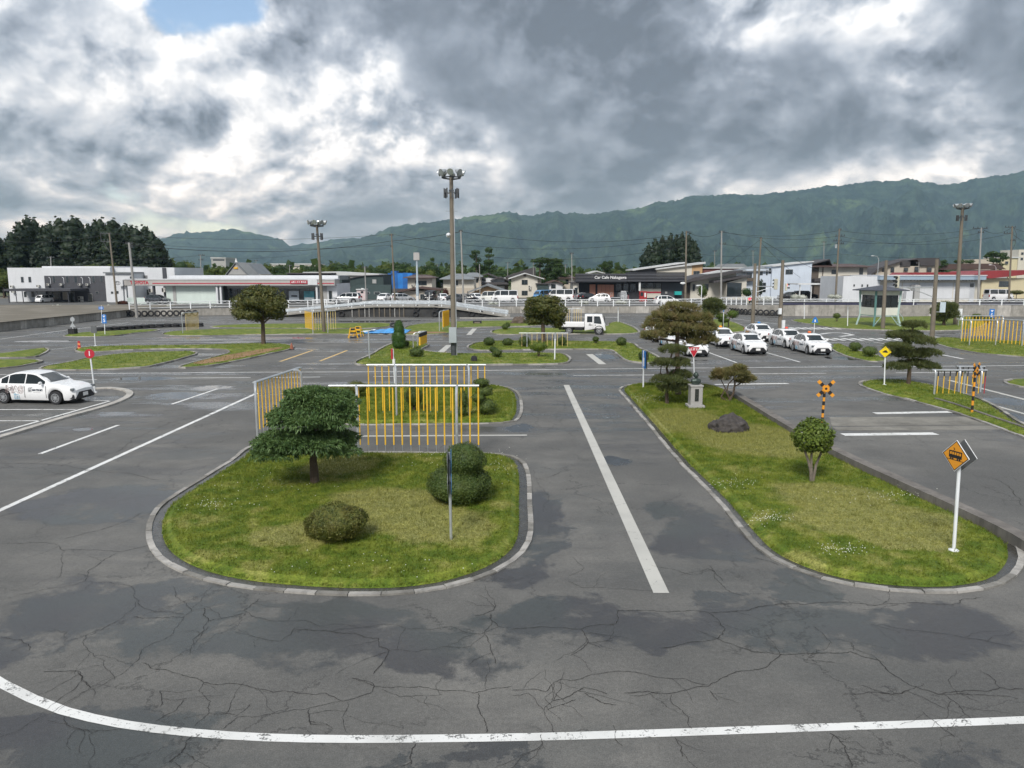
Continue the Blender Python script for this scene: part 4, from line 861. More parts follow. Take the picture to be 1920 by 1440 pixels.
# --- clover flowers and grass blades
def inside(P, x, y):
    X = np.array([p.x for p in P]); Yv = np.array([p.y for p in P]); c = np.zeros(len(x), bool); j = len(P)-1
    for i in range(len(P)):
        t = ((Yv[i] > y) != (Yv[j] > y)); xi = (X[j]-X[i])*(y-Yv[i])/(Yv[j]-Yv[i]+1e-12)+X[i]; c ^= t & (x < xi); j = i
    return c
def grass():
    AV = []; n_tot = 0; rg = np.random.default_rng(3)
    for P, dens in BLADES:
        x0, x1 = min(p.x for p in P), max(p.x for p in P); y0, y1 = min(p.y for p in P), max(p.y for p in P)
        n = int((x1-x0)*(y1-y0)*dens); x = rg.uniform(x0, x1, n); y = rg.uniform(y0, y1, n); k = inside(P, x, y); x = x[k]; y = y[k]; n = len(x)
        k = 1.0+np.clip((y-18)/22, 0, 2.2)
        hgt = rg.uniform(0.022, 0.052, n)*(1+0.6*rg.random(n)**3)*np.minimum(k, 1.5); wd = rg.uniform(0.006, 0.013, n)*k; an = rg.uniform(0, 6.28, n); lean = rg.uniform(0, 0.055, n); la = rg.uniform(0, 6.28, n)
        ring = offset_poly(P, 0.2); zb = np.where(inside(ring, x, y), 0.115, 0.04)
        dx = np.cos(an)*wd; dy = np.sin(an)*wd
        V = np.stack([np.stack([x-dx, y-dy, zb], 1), np.stack([x+dx, y+dy, zb], 1), np.stack([x+lean*np.cos(la), y+lean*np.sin(la), zb+hgt], 1)], 1).reshape(-1, 3)
        AV.append(V); n_tot += n
        if dens > 200:                       # longer tufts in clumps
            m = int((x1-x0)*(y1-y0)*7); cx = rg.uniform(x0, x1, m); cy = rg.uniform(y0, y1, m); ok = inside(P, cx, cy); cx = np.repeat(cx[ok], 9); cy = np.repeat(cy[ok], 9); m = len(cx)
            cx = cx+rg.normal(0, 0.035, m); cy = cy+rg.normal(0, 0.035, m); hh = rg.uniform(0.06, 0.13, m); an = rg.uniform(0, 6.28, m); zb = np.where(inside(ring, cx, cy), 0.115, 0.03); lx = rg.normal(0, 0.04, m); ly = rg.normal(0, 0.04, m)
            dx = np.cos(an)*0.009; dy = np.sin(an)*0.009
            AV.append(np.stack([np.stack([cx-dx, cy-dy, zb], 1), np.stack([cx+dx, cy+dy, zb], 1), np.stack([cx+lx, cy+ly, zb+hh], 1)], 1).reshape(-1, 3))
    V = np.concatenate(AV); F = np.arange(len(V)).reshape(-1, 3)
    o = link('grass', fast_mesh('grass', V, F, M_BLADE)); tagit(o, 'short green and straw-coloured grass blades on the lawns', 'grass', kind='stuff')
    # white clover heads
    pts = []
    for px, py, sx, sy, n in ((1445, 968, 45, 12, 90), (1580, 1028, 50, 12, 80), (1210, 745, 45, 9, 120), (1370, 905, 60, 14, 60), (1700, 925, 60, 10, 30), (400, 945, 60, 14, 60), (840, 860, 100, 18, 50), (940, 870, 40, 30, 40), (700, 1060, 200, 25, 30), (1150, 662, 40, 4, 60), (1640, 930, 90, 20, 40), (500, 900, 150, 30, 40)):
        for _ in range(n):
            pts.append(G(px+random.gauss(0, sx*0.5), py+random.gauss(0, sy*0.5), 0.17))
    mb = MB()
    for p in pts: r = random.uniform(0.006, 0.013); mb.ell(p, (r, r, r*0.8), 5, 3)
    o = mb.build('clover_flowers', mat('clover_white', (0.70, 0.70, 0.62), 0.8)); tagit(o, 'tiny white clover heads dotted over the lawns', 'flowers', kind='stuff')
grass()

# ------------------------------------------------------------------ vehicles
M_TYRE = mat('tyre_rubber', (0.022, 0.022, 0.024), 0.8, 0, 0.2, 8.0); M_RIM = mat('alloy_rim', (0.52, 0.53, 0.54), 0.35, 0.7, 0.1, 4.0)
M_CGLASS = glass('car_glass', (0.018, 0.024, 0.026), 0.04); M_TRIM = mat('black_trim', (0.016, 0.016, 0.018), 0.5, 0, 0.2, 8.0)
M_LAMP = mat('headlamp_glass', (0.20, 0.22, 0.23), 0.10, 0.3, 0.2, 12.0); M_TAIL = mat('tail_lamp', (0.28, 0.012, 0.012), 0.2, 0, 0.1, 6.0); M_PLATE = mat('number_plate', (0.74, 0.74, 0.72), 0.5, 0, 0.06, 8.0)
def paint(name, col, metal=0.0): return mat('car_paint_'+name, col, 0.28, metal, 0.03, 0.8, coat=0.6)
WHITE = paint('white', (0.80, 0.80, 0.80))
def wheel_parts(root, x, y, r, side, w=0.19, fine=True):
    n = 20 if fine else 10
    ty = MB().lathe([(r*0.62, -w/2), (r*0.93, -w/2), (r, -w/2*0.75), (r, w/2*0.75), (r*0.93, w/2), (r*0.62, w/2)], n, (0, 0, 0), 'y', False)
    o = link('wheel', ty.mesh('wheel', M_TYRE, True), root, (x, y, r))
    mb = MB().lathe([(0.001, -0.02), (r*0.63, -0.02), (r*0.66, 0.02), (r*0.63, 0.03), (0.001, 0.03)], n, (0, side*w*0.28, 0), 'y'); link('rim_well', mb.mesh('rim_well', M_TRIM, True), o)
    mb = MB(); yb = side*(w*0.45)
    for k in range(10 if fine else 5):
        t = 2*math.pi*k/(10 if fine else 5)
        mb.cbox((math.cos(t)*r*0.36, yb, math.sin(t)*r*0.36), (r*0.56, 0.03, r*(0.10 if fine else 0.24)), 0, 0, -t)
    mb.lathe([(r*0.56, -0.015), (r*0.66, -0.015), (r*0.66, 0.015), (r*0.56, 0.015)], n, (0, yb, 0), 'y', False); mb.lathe([(0.001, -0.02), (r*0.16, -0.02), (r*0.16, 0.02), (0.001, 0.02)], 10, (0, yb, 0), 'y')
    link('rim', mb.mesh('rim', M_RIM), o); return o
def make_car(name, label, cat, pm, spec, group=None, fine=True):
    S = spec; root = thing(name, label, cat, group=group); L0, L1 = S['x0'], S['x1']; W = S['w']; rw = S['rw']; belt = S['belt']
    tx, tz = zip(*S['top']); wx, ww = zip(*S['plan'])
    xs = sorted(set(list(np.linspace(L0, L1, 30 if fine else 16))+[a+d*rw*1.22 for a in S['axles'] for d in ((-1, -.96, -.85, -.6, -.3, 0, .3, .6, .85, .96, 1) if fine else (-1, -.9, -.5, 0, .5, .9, 1))]))
    V = []; F = []; K = 8
    for x in xs:
        zt_ = float(np.interp(x, tx, tz)); w_ = W*float(np.interp(x, wx, ww)); zb = S['zb']+(0.06 if x > L1-0.25 or x < L0+0.25 else 0)
        for a in S['axles']:
            if abs(x-a) < rw*1.2: zb = max(zb, rw+math.sqrt(max(0, (rw*1.2)**2-(x-a)**2)))
        h = zt_-zb
        sec = [(w_*0.93, zb), (w_*0.985, zb+h*0.18), (w_, zb+h*0.45), (w_*0.985, zb+h*0.72), (w_*0.955, zt_-0.07), (w_*0.90, zt_-0.02), (w_*0.72, zt_), (0, zt_+S.get('crown', 0.025))]
        V += [(x, y, z) for y, z in sec]+[(x, -y, z) for y, z in sec[:-1]][::-1]
    M_ = 2*K-1; n = len(xs)
    F = [(i*M_+j, i*M_+j+1, (i+1)*M_+j+1, (i+1)*M_+j) for i in range(n-1) for j in range(M_-1)]+[tuple(range(M_-1, -1, -1)), tuple(range((n-1)*M_, n*M_))]
    bm_ = MB().add(V, F); me = bm_.mesh('body', pm, True); link('body', me, root)
    MB().box(L0+0.2, L1-0.2, -W*0.80, W*0.80, S['zb']-0.02, min(belt-0.12, rw*1.9)).build('underbody', M_TRIM, root)
    # greenhouse
    C = S['cabin']; rwd, bwd = S['roofw'], S['beltw']; zt_max = max(z for _, z in C)
    V = []; n = len(C)
    def sy(z): return bwd+(rwd-bwd)*(z-belt)/(zt_max-belt)
    for x, z in C:
        e = sy(z-0.03) if z > belt+0.06 else sy(z)
        V += [(x, 0, z+0.012), (x, e*0.80, z), (x, e, z-0.03), (x, bwd+0.01, belt-0.03), (x, -e*0.80, z), (x, -e, z-0.03), (x, -bwd-0.01, belt-0.03)]
    F = []
    for i in range(n-1):
        a, b = i*7, (i+1)*7
        F += [(a, b, b+1, a+1), (a+1, b+1, b+2, a+2), (a+2, b+2, b+3, a+3), (a, a+4, b+4, b), (a+4, a+5, b+5, b+4), (a+5, a+6, b+6, b+5)]
    F += [(0, 1, 2, 3), (0, 6, 5, 4), ((n-1)*7, (n-1)*7+3, (n-1)*7+2, (n-1)*7+1), ((n-1)*7, (n-1)*7+4, (n-1)*7+5, (n-1)*7+6)]
    MB().add(V, F).build('roof', pm, root, smooth=True)
    cx, cz = zip(*C[::-1]) if C[0][0] > C[-1][0] else zip(*C)
    for side in (1, -1):
        for a, b in S['glass']:
            pts = []
            for k in range(7):
                x = a+(b-a)*k/6; z = float(np.interp(x, cx, cz))-0.075
                if z > belt+0.05: pts.append((x, z))
            if len(pts) < 2: continue
            poly = [(pts[0][0], belt+0.02)]+pts+[(pts[-1][0], belt+0.02)]
            MB().add([(x, side*(sy(z)+0.012), z) for x, z in poly], [tuple(range(len(poly))) if side > 0 else tuple(range(len(poly)-1, -1, -1))]).build('side_window', M_CGLASS, root)
    for nm, (p, q), wf in (('windscreen', S['ws'], 0.86), ('rear_window', S['rwin'], 0.80)):
        d = Vector((q[0]-p[0], 0, q[1]-p[1])).normalized(); nn = Vector((-d.z, 0, d.x)); nn = -nn if nn.z < 0 else nn
        V = []
        for t in (0.05, 0.5, 0.93):
            x = p[0]+(q[0]-p[0])*t; z = p[1]+(q[1]-p[1])*t; e = sy(z)
            for f in (-wf, -0.5, 0, 0.5, wf): V.append((x+nn.x*0.022-(0.02 if abs(f) > 0.6 else 0)*(1 if nn.x > 0 else -1), e*f, z+nn.z*0.022-(0.012 if abs(f) > 0.6 else 0)))
        F = [(r*5+c, r*5+c+1, (r+1)*5+c+1, (r+1)*5+c) for r in range(2) for c in range(4)]
        MB().add(V, F).build(nm, M_CGLASS, root)
    # nose and tail
    f = S['front']; xn = L1
    if 'grille' in f: MB().prism([(-f['grille'][0], f['grille'][2]), (f['grille'][0], f['grille'][2]), (f['grille'][0]*1.06, f['grille'][2]+0.07), (f['grille'][1], f['grille'][3]), (-f['grille'][1], f['grille'][3]), (-f['grille'][0]*1.06, f['grille'][2]+0.07)], 'x', xn-0.14, xn+0.008).build('grille', M_TRIM, root)
    if 'bar' in f: MB().box(xn-0.15, xn-0.03, -f['bar'][0], f['bar'][0], f['bar'][1], f['bar'][1]+0.035).build('grille_bar', M_TRIM, root)
    hl = f['lamp']
    for s in (1, -1):
        MB().cbox((xn-hl[0], s*hl[1], hl[2]), (0.16, hl[3], hl[4]), -s*hl[5]).build('headlight', M_LAMP, root, bevel=0.02)
        if 'fog' in f: MB().prism([(s*f['fog'], 0.27), (s*(f['fog']+0.12), 0.27), (s*(f['fog']+0.09), 0.46)], 'x', xn-0.30, xn-0.06).build('fog_lamp', M_TRIM, root)
        tl = S['tail']; MB().cbox((L0+tl[0], s*tl[1], tl[2]), (0.16, tl[3], tl[4]), s*0.35).build('tail_light', M_TAIL, root, bevel=0.015)
        mx = S['mirror']; MB().ell((mx[0], s*(bwd+0.16), mx[1]), (0.07, 0.11, 0.075), 8, 6).build('wing_mirror', pm, root, smooth=True)
    MB().box(xn-0.02, xn+0.025, -0.165, 0.165, f['plate'], f['plate']+0.165).build('number_plate', M_PLATE, root); MB().box(L0-0.02, L0+0.05, -0.165, 0.165, 0.62, 0.785).build('number_plate', M_PLATE, root)
    if fine:
        for s in (1, -1):
            for x in S['doors']: MB().box(x-0.006, x+0.006, s*W*1.0-0.01, s*W*1.0+0.004, S['zb']+0.12, belt-0.06).build('door_seam', M_TRIM, root)
            for x in S['handles']: MB().box(x, x+0.18, s*W-0.02, s*W+0.02, belt-0.15, belt-0.115).build('door_handle', pm, root)
    for a in S['axles']:
        for s in (1, -1): wheel_parts(root, a, s*(W-0.085), rw, s, fine=fine)
    return root
SEDAN = dict(x0=-2.2, x1=2.2, w=0.85, zb=0.19, rw=0.31, belt=0.93, axles=(-1.28, 1.32), top=[(-2.2, 0.90), (-2.1, 1.0), (-1.75, 1.04), (-1.3, 0.98), (0.9, 0.96), (1.1, 0.955), (1.6, 0.90), (1.95, 0.82), (2.1, 0.75), (2.2, 0.66)],
    plan=[(-2.2, 0.80), (-2.05, 0.93), (-1.7, 0.985), (-1, 1), (1.2, 1), (1.7, 0.97), (2.0, 0.92), (2.12, 0.86), (2.2, 0.74)], roofw=0.555, beltw=0.775,
    cabin=[(1.12, 0.95), (0.72, 1.18), (0.35, 1.375), (0.1, 1.435), (-0.4, 1.465), (-0.8, 1.435), (-1.1, 1.35), (-1.45, 1.19), (-1.80, 1.03)], glass=[(0.80, -0.16), (-0.22, -1.0), (-1.06, -1.38)], ws=((1.05, 0.985), (0.35, 1.375)), rwin=((-1.70, 1.07), (-1.12, 1.345)),
    front=dict(grille=(0.60, 0.40, 0.235, 0.55), bar=(0.42, 0.615), lamp=(0.165, 0.62, 0.70, 0.40, 0.11, 0.55), fog=0.63, plate=0.33), tail=(0.10, 0.62, 0.86, 0.36, 0.16), mirror=(0.70, 1.0), doors=(0.88, -0.18, -1.05), handles=(0.02, -0.98))
def roof_lamp(root, col, name):
    MB().box(-0.45, -0.25, -0.16, 0.16, 1.465, 1.495).build('roof_lamp_base', M_TRIM, root); MB().lathe([(0.13, 1.495), (0.13, 1.57), (0.09, 1.61), (0.001, 1.62)], 10, (-0.35, 0, 0)).build('roof_lamp', mat('lamp_cap_'+name, col, 0.3, 0, 0.05, 3.0), root, smooth=True)
M_NAVY = mat('livery_navy', (0.02, 0.035, 0.06), 0.5); M_LPINK = mat('livery_pink', (0.52, 0.34, 0.32), 0.5); M_LGREY = mat('livery_grey', (0.35, 0.33, 0.33), 0.5); M_LBLUE = mat('livery_blue', (0.12, 0.38, 0.55), 0.5)
def outline_text(txt, size, m, r):
    cu = bpy.data.curves.new('t', 'FONT'); cu.body = txt; cu.size = size; cu.fill_mode = 'NONE'; cu.bevel_depth = r; cu.bevel_resolution = 0; cu.resolution_u = 3; cu.offset = 0.02
    o = bpy.data.objects.new('t', cu); COL.objects.link(o); dg = bpy.context.evaluated_depsgraph_get(); me = bpy.data.meshes.new_from_object(o.evaluated_get(dg)); bpy.data.objects.remove(o)
    me.materials.clear(); me.materials.append(m); return me
LIV = {'name': text_mesh('MATSUKI', 0.125, M_NAVY, 0.003, 0.004, 'LEFT'), 'mas': outline_text('MAS', 0.46, M_LPINK, 0.006), 'mas2': outline_text('MAS', 0.40, M_LGREY, 0.006), 'in': outline_text('in', 0.36, M_LBLUE, 0.008), 'ml': outline_text('M', 0.16, M_NAVY, 0.007), 'rule': None}
MB_rule = MB().box(0, 0.34, -0.012, 0, 0, 0.003); LIV['rule'] = MB_rule.mesh('rule', M_LGREY)
def livery(root, side):
    def on(nm, key, x, z, dy=0.0):
        o = link(nm, LIV[key], root, (x, side*(0.853+dy), z)); o.rotation_euler = (math.pi/2, 0, 0 if side < 0 else math.pi); return o
    f = 1 if side < 0 else -1                # text runs towards the nose on the right flank
    on('lettering', 'name', 0.20 if side < 0 else 0.84, 0.66); on('emblem', 'ml', 0.02 if side < 0 else 0.98, 0.60); on('lettering_rule', 'rule', 0.26 if side < 0 else 0.78, 0.56)
    on('graphic', 'mas', -1.12 if side < 0 else -0.15, 0.53); on('graphic', 'mas2', -1.05 if side < 0 else -0.22, 0.55, 0.003); on('graphic', 'in', -0.72 if side < 0 else -0.40, 0.26, -0.005)
near_car = make_car('training_car', 'white driving school sedan parked at the left edge with lettering on its side', 'car', WHITE, SEDAN, 'white driving school cars')
livery(near_car, -1); livery(near_car, 1)
a = G(12, 760); b = G(110, 762); hd = math.atan2(b.y-a.y, b.x-a.x)
near_car.location = G(80, 752); near_car.location.z = 0.0; near_car.rotation_euler.z = hd
hv = (G(1500, 679)-G(1437, 661)); HD = math.atan2(hv.y, hv.x)
for lab, (px, py), lamp in (
    ('white driving school sedan with an orange roof lamp, nearest car at the right end', (1519, 661), ((0.75, 0.16, 0.04), 'orange')),
    ('white driving school sedan with a red roof lamp behind the rightmost car', (1476, 650), ((0.75, 0.10, 0.07), 'red')),
    ('white driving school sedan with a blue roof lamp in the back row', (1424, 637), ((0.05, 0.25, 0.60), 'blue')),
    ('white driving school sedan in the front row between two white parking lines', (1402, 660), ((0.20, 0.12, 0.05), 'brown')),
    ('white driving school sedan with an amber roof lamp right of the big pine', (1352, 647), ((0.85, 0.32, 0.03), 'amber')),
    ('white driving school sedan behind the triangular red sign', (1294, 664), None),
    ('white driving school sedan mostly hidden behind the big pine trunk', (1262, 650), ((0.75, 0.10, 0.07), 'red')),
    ('white driving school sedan at the left end of the parked group', (1234, 638), None)):
    c = copy_tree(near_car, label=lab); p = G(px, py); c.location = (p.x, p.y, 0.0); c.rotation_euler = (0, 0, HD+random.uniform(-0.03, 0.03))
    for ch in list(c.children):
        if ch.name.startswith('graphic') and lamp is None: bpy.data.objects.remove(ch)
    if lamp: roof_lamp(c, *lamp)

# --- flat-bed lorry with its driver
def truck():
    a = G(1070, 629); b = G(1116, 629.5); yaw = math.atan2(b.y-a.y, b.x-a.x); p = G(1091, 626)
    t = thing('flatbed_truck', 'white double-cab flatbed lorry driving right on the far lane', 'truck', (p.x, p.y, 0), yaw)
    sec = [(0.80, 0.42), (0.84, 0.7), (0.845, 1.05), (0.80, 1.55), (0.74, 1.93), (0.62, 1.985), (0, 2.0)]
    V = []; F = []; M_ = 2*len(sec)-1
    for x, k, dz in ((0.30, 0.98, -0.01), (0.36, 1, 0), (1.6, 1, 0), (1.85, 1.0, 0), (2.05, 0.99, 0), (2.22, 0.97, 0), (2.30, 0.93, 0)):
        for y, z in sec+[(-y, z) for y, z in sec[:-1]][::-1]:
            xx = x-(max(0, z-1.0)*0.34*((x-1.6)/0.7) if x > 1.6 else 0)
            if z < 0.5 and abs(x-1.72) < 0.5: z = 0.62
            V.append((xx, y*k, z+dz))
    n = 7; F = [(i*M_+j, i*M_+j+1, (i+1)*M_+j+1, (i+1)*M_+j) for i in range(n-1) for j in range(M_-1)]+[tuple(range(M_-1, -1, -1)), tuple(range((n-1)*M_, n*M_))]
    MB().add(V, F).build('cab', WHITE, t, smooth=True)
    for s in (1, -1):
        def sp(pts): return MB().add([(x, s*(float(np.interp(z, [0.7, 1.05, 1.55, 1.93], [0.84, 0.845, 0.80, 0.74]))+0.012), z) for x, z in pts], [tuple(range(len(pts)))[::s]])
        sp([(1.20, 1.12), (1.94, 1.05), (1.90, 1.30), (1.84, 1.55), (1.74, 1.80), (1.20, 1.80), (1.20, 1.55)]).build('side_window', M_CGLASS, t); sp([(0.52, 1.22), (1.04, 1.22), (1.04, 1.55), (1.04, 1.80), (0.52, 1.80), (0.52, 1.55)]).build('side_window', M_CGLASS, t)
        MB().box(1.11, 1.125, s*0.85-0.006, s*0.85+0.004, 0.5, 1.9).build('door_seam', M_TRIM, t); MB().box(0.95, 1.05, s*0.86-0.015, s*0.86+0.012, 0.92, 0.98).build('door_handle', M_TRIM, t); MB().box(1.28, 1.38, s*0.86-0.015, s*0.86+0.012, 0.92, 0.98).build('door_handle', M_TRIM, t)
        MB().tube([(2.0, s*0.80, 1.75), (2.2, s*0.98, 1.72), (2.22, s*0.98, 1.2)], 0.015, 5).build('mirror_arm', M_TRIM, t); MB().cbox((2.22, s*0.99, 1.48), (0.06, 0.18, 0.34)).build('wing_mirror', M_TRIM, t, bevel=0.02)
        MB().cbox((2.25, s*0.6, 0.72), (0.12, 0.30, 0.16)).build('headlight', M_LAMP, t, bevel=0.02)
        for x in (-1.25, 1.70): wheel_parts(t, x, s*0.70, 0.38, s, 0.22)
        MB().lathe([(0.40, -0.02), (0.47, -0.02), (0.47, 0.02), (0.40, 0.02), (0.40, -0.02)], 16, (1.70, s*0.825, 0.42), 'y', False).build('wheel_arch', M_TRIM, t)
    V = [(2.32-0.34*(z-1.0)*1.0, y, z) for z in (1.12, 1.80) for y in (-0.72, 0, 0.72)]
    MB().add([(x+0.01, y*(1 if z < 1.5 else 0.9), z) for x, y, z in V], [(0, 1, 4, 3), (1, 2, 5, 4)]).build('windscreen', M_CGLASS, t)
    MB().box(2.24, 2.34, -0.78, 0.78, 0.42, 0.60).build('bumper', WHITE, t, bevel=0.03); MB().box(2.28, 2.32, -0.5, 0.5, 0.80, 0.92).build('grille', M_TRIM, t); MB().box(2.33, 2.35, -0.16, 0.16, 0.45, 0.58).build('number_plate', M_PLATE, t)
    MB().box(-2.35, 0.22, -0.84, 0.84, 0.74, 0.82).build('bed_floor', WHITE, t)
    for s in (1, -1): MB().box(-2.35, 0.22, s*0.84-0.02, s*0.84+0.02, 0.80, 1.16).build('side_gate', WHITE, t, bevel=0.008)
    MB().box(-2.39, -2.35, -0.84, 0.84, 0.80, 1.16).build('tail_gate', WHITE, t); MB().box(0.20, 0.26, -0.84, 0.84, 0.80, 1.30).build('headboard', WHITE, t)
    MB().box(-2.3, 2.0, -0.35, 0.35, 0.42, 0.74).build('chassis', M_TRIM, t); MB().box(-0.7, 0.1, -0.75, -0.45, 0.40, 0.70).build('fuel_tank', M_TRIM, t)
    put_text('emblem', '風', 0.26, M_TRIM, t, (0.80, -0.858, 0.95), 0, 0.002)
    # driver, one continuous seated figure
    d = thing('person', 'driver in dark clothes sitting at the wheel of the white lorry', 'person', (0, 0, 0)); d.parent = None
    vs = [(0, 0, 0), (0, 0, 0.28), (0, 0, 0.48), (0, 0, 0.58), (0.02, 0, 0.70), (0, 0.19, 0.47), (0.12, 0.24, 0.25), (0.36, 0.16, 0.30), (0, -0.19, 0.47), (0.12, -0.24, 0.25), (0.36, -0.16, 0.30), (0.40, 0.10, 0.02), (0.45, 0.10, -0.36), (0.40, -0.10, 0.02), (0.45, -0.10, -0.36), (0.02, 0, 0.80)]
    es = [(0, 1), (1, 2), (2, 3), (3, 4), (4, 15), (2, 5), (5, 6), (6, 7), (2, 8), (8, 9), (9, 10), (0, 11), (11, 12), (0, 13), (13, 14)]
    rad = [.15, .15, .13, .06, .095, .07, .05, .04, .07, .05, .04, .08, .055, .08, .055, .075]
    me = bpy.data.meshes.new('body'); me.from_pydata(vs, es, []); o = bpy.data.objects.new('body', me); COL.objects.link(o)
    o.modifiers.new('skin', 'SKIN'); sv = me.skin_vertices[0].data
    for i, r in enumerate(rad): sv[i].radius = (r, r)
    sv[0].use_root = True; o.modifiers.new('sub', 'SUBSURF').render_levels = 2
    me.materials.append(mat('dark_clothes', (0.03, 0.03, 0.035), 0.8)); o.parent = d
    M = Matrix.Translation((p.x, p.y, 0)) @ Matrix.Rotation(yaw, 4, 'Z'); w = M @ Vector((1.35, -0.36, 0.98)); d.location = w; d.rotation_euler = (0, 0, yaw)
    MB().ell((0.02, 0, 0.79), (0.10, 0.085, 0.075), 10, 6).build('hair', mat('black_hair', (0.012, 0.010, 0.010), 0.6), d, smooth=True)
truck()

# --- vehicles on the street behind
HATCH = dict(x0=-1.95, x1=1.95, w=0.84, zb=0.2, rw=0.30, belt=0.95, axles=(-1.25, 1.22), top=[(-1.95, 0.9), (-1.8, 1.0), (0.9, 0.97), (1.3, 0.93), (1.75, 0.80), (1.95, 0.62)], plan=[(-1.95, 0.84), (-1.7, 0.97), (0, 1), (1.5, 0.97), (1.8, 0.86), (1.95, 0.66)], roofw=0.58, beltw=0.77,
    cabin=[(1.2, 0.96), (0.45, 1.38), (0.1, 1.49), (-0.9, 1.50), (-1.45, 1.42), (-1.85, 1.02)], glass=[(0.8, -0.12), (-0.2, -1.05), (-1.12, -1.5)], ws=((1.15, 0.99), (0.42, 1.39)), rwin=((-1.83, 1.04), (-1.5, 1.40)),
    front=dict(grille=(0.5, 0.4, 0.28, 0.5), lamp=(0.20, 0.58, 0.70, 0.36, 0.13, 0.6), plate=0.42), tail=(0.08, 0.64, 0.95, 0.25, 0.25), mirror=(0.75, 1.02), doors=(0.9, -0.15), handles=(0.0,))
SUV = dict(x0=-2.35, x1=2.35, w=0.93, zb=0.28, rw=0.38, belt=1.15, axles=(-1.4, 1.42), top=[(-2.35, 1.0), (-2.25, 1.16), (1.1, 1.17), (1.5, 1.14), (2.1, 1.05), (2.35, 0.80)], plan=[(-2.35, 0.9), (-2.1, 0.98), (0, 1), (1.8, 0.98), (2.2, 0.9), (2.35, 0.72)], roofw=0.70, beltw=0.86,
    cabin=[(1.25, 1.16), (0.65, 1.60), (0.35, 1.78), (-1.5, 1.82), (-2.05, 1.76), (-2.28, 1.2)], glass=[(0.85, -0.1), (-0.18, -1.15), (-1.25, -2.0)], ws=((1.22, 1.19), (0.64, 1.61)), rwin=((-2.27, 1.22), (-2.07, 1.74)),
    front=dict(grille=(0.4, 0.5, 0.62, 0.92), lamp=(0.16, 0.68, 0.85, 0.32, 0.2, 0.4), plate=0.45), tail=(0.04, 0.80, 1.05, 0.16, 0.40), mirror=(0.85, 1.25), doors=(1.0, -0.12), handles=(0.0,))
VAN = dict(x0=-2.1, x1=2.1, w=0.83, zb=0.25, rw=0.30, belt=1.12, axles=(-1.3, 1.35), top=[(-2.1, 1.0), (-2.05, 1.13), (1.6, 1.13), (1.9, 1.05), (2.1, 0.75)], plan=[(-2.1, 0.94), (-1.9, 0.99), (0, 1), (1.7, 0.98), (2.0, 0.9), (2.1, 0.78)], roofw=0.70, beltw=0.80,
    cabin=[(1.85, 1.12), (1.45, 1.65), (1.15, 1.86), (-1.6, 1.89), (-2.0, 1.85), (-2.08, 1.15)], glass=[(1.6, 0.7), (0.6, -0.6), (-0.7, -1.95)], ws=((1.83, 1.15), (1.42, 1.67)), rwin=((-2.07, 1.18), (-2.02, 1.82)),
    front=dict(grille=(0.4, 0.4, 0.45, 0.55), lamp=(0.12, 0.6, 0.72, 0.3, 0.16, 0.3), plate=0.36), tail=(0.03, 0.74, 0.8, 0.12, 0.35), mirror=(1.5, 1.25), doors=(0.65,), handles=(0.4,))
KTRUCK = VAN
SILVER = paint('silver', (0.45, 0.46, 0.47), 0.5); DGREY = paint('dark_grey', (0.07, 0.075, 0.085), 0.4); BLACKP = paint('black', (0.012, 0.012, 0.014)); BLUEP = paint('blue', (0.08, 0.22, 0.42)); REDP = paint('red', (0.35, 0.03, 0.03)); CREAM = paint('cream', (0.70, 0.70, 0.66))
PROTO = {}
def park(kind, pm, label, px, py, Y, rz_deg, name='parked_car', cat='car', s=1.0):
    key = (id(kind), pm.name)
    if key not in PROTO:
        o = make_car(name, label, cat, pm, kind, 'cars parked behind the course', fine=False); PROTO[key] = o
    else:
        o = copy_tree(PROTO[key], label=label); o.name = name; o['category'] = cat
    p = AT(px, py, Y); o.location = (p.x, Y, 1.012 if Y < 149.5 else zt(Y)+0.012); o.rotation_euler = (0, 0, R(rz_deg)); o.scale = (s, s, s)
    return o
park(SUV, SILVER, 'silver off-road car with a spare wheel beside the showroom', 650, 565, 124, 176)
park(HATCH, DGREY, 'dark grey hatchback in front of the showroom wall', 296, 567, 124, -8)
park(HATCH, WHITE, 'white hatchback facing the course left of the utility pole', 720, 563, 132, -100); park(HATCH, WHITE, 'white hatchback partly behind the utility pole', 742, 563, 132, -80)
park(HATCH, SILVER, 'silver hatchback right of the utility pole', 757, 564, 131, 10); park(VAN, BLACKP, 'black van with a dark windscreen left of the tall floodlight pole', 807, 563, 134, -95, 'parked_van', 'van'); park(SEDAN, WHITE, 'white car parked nose-out near the tall floodlight pole', 831, 563, 132, -75)
park(SEDAN, DGREY, 'dark sedan just right of the tall floodlight pole', 859, 564, 130, -20); park(HATCH, BLACKP, 'black hatchback left of the white pickup trucks', 877, 564, 130, -10); park(HATCH, WHITE, 'white hatchback in front of the orange garage wall', 893, 563, 132, -60)
park(VAN, CREAM, 'cream boxy van between the white hatchback and the lorry', 921, 563, 131, 180, 'parked_van', 'van'); park(VAN, WHITE, 'white boxy van in front of the white gabled house', 946, 563, 130, 180, 'parked_van', 'van', 1.1)
park(VAN, BLUEP, 'blue and white van right of the white gabled house', 1019, 559, 140, -140, 'parked_van', 'van'); park(HATCH, REDP, 'red car behind the yellowish tree', 1037, 561, 137, -120); park(VAN, WHITE, 'white van above the yellowish tree', 1053, 562, 134, 160, 'parked_van', 'van', 1.15)
park(HATCH, BLACKP, 'black hatchback in front of the black car shop', 1105, 562, 133, 30); park(HATCH, WHITE, 'white hatchback in front of the black car shop', 1124, 563, 130, 172); park(SEDAN, SILVER, 'silver car parked leftmost at the black car shop', 1094, 560, 138, 20)
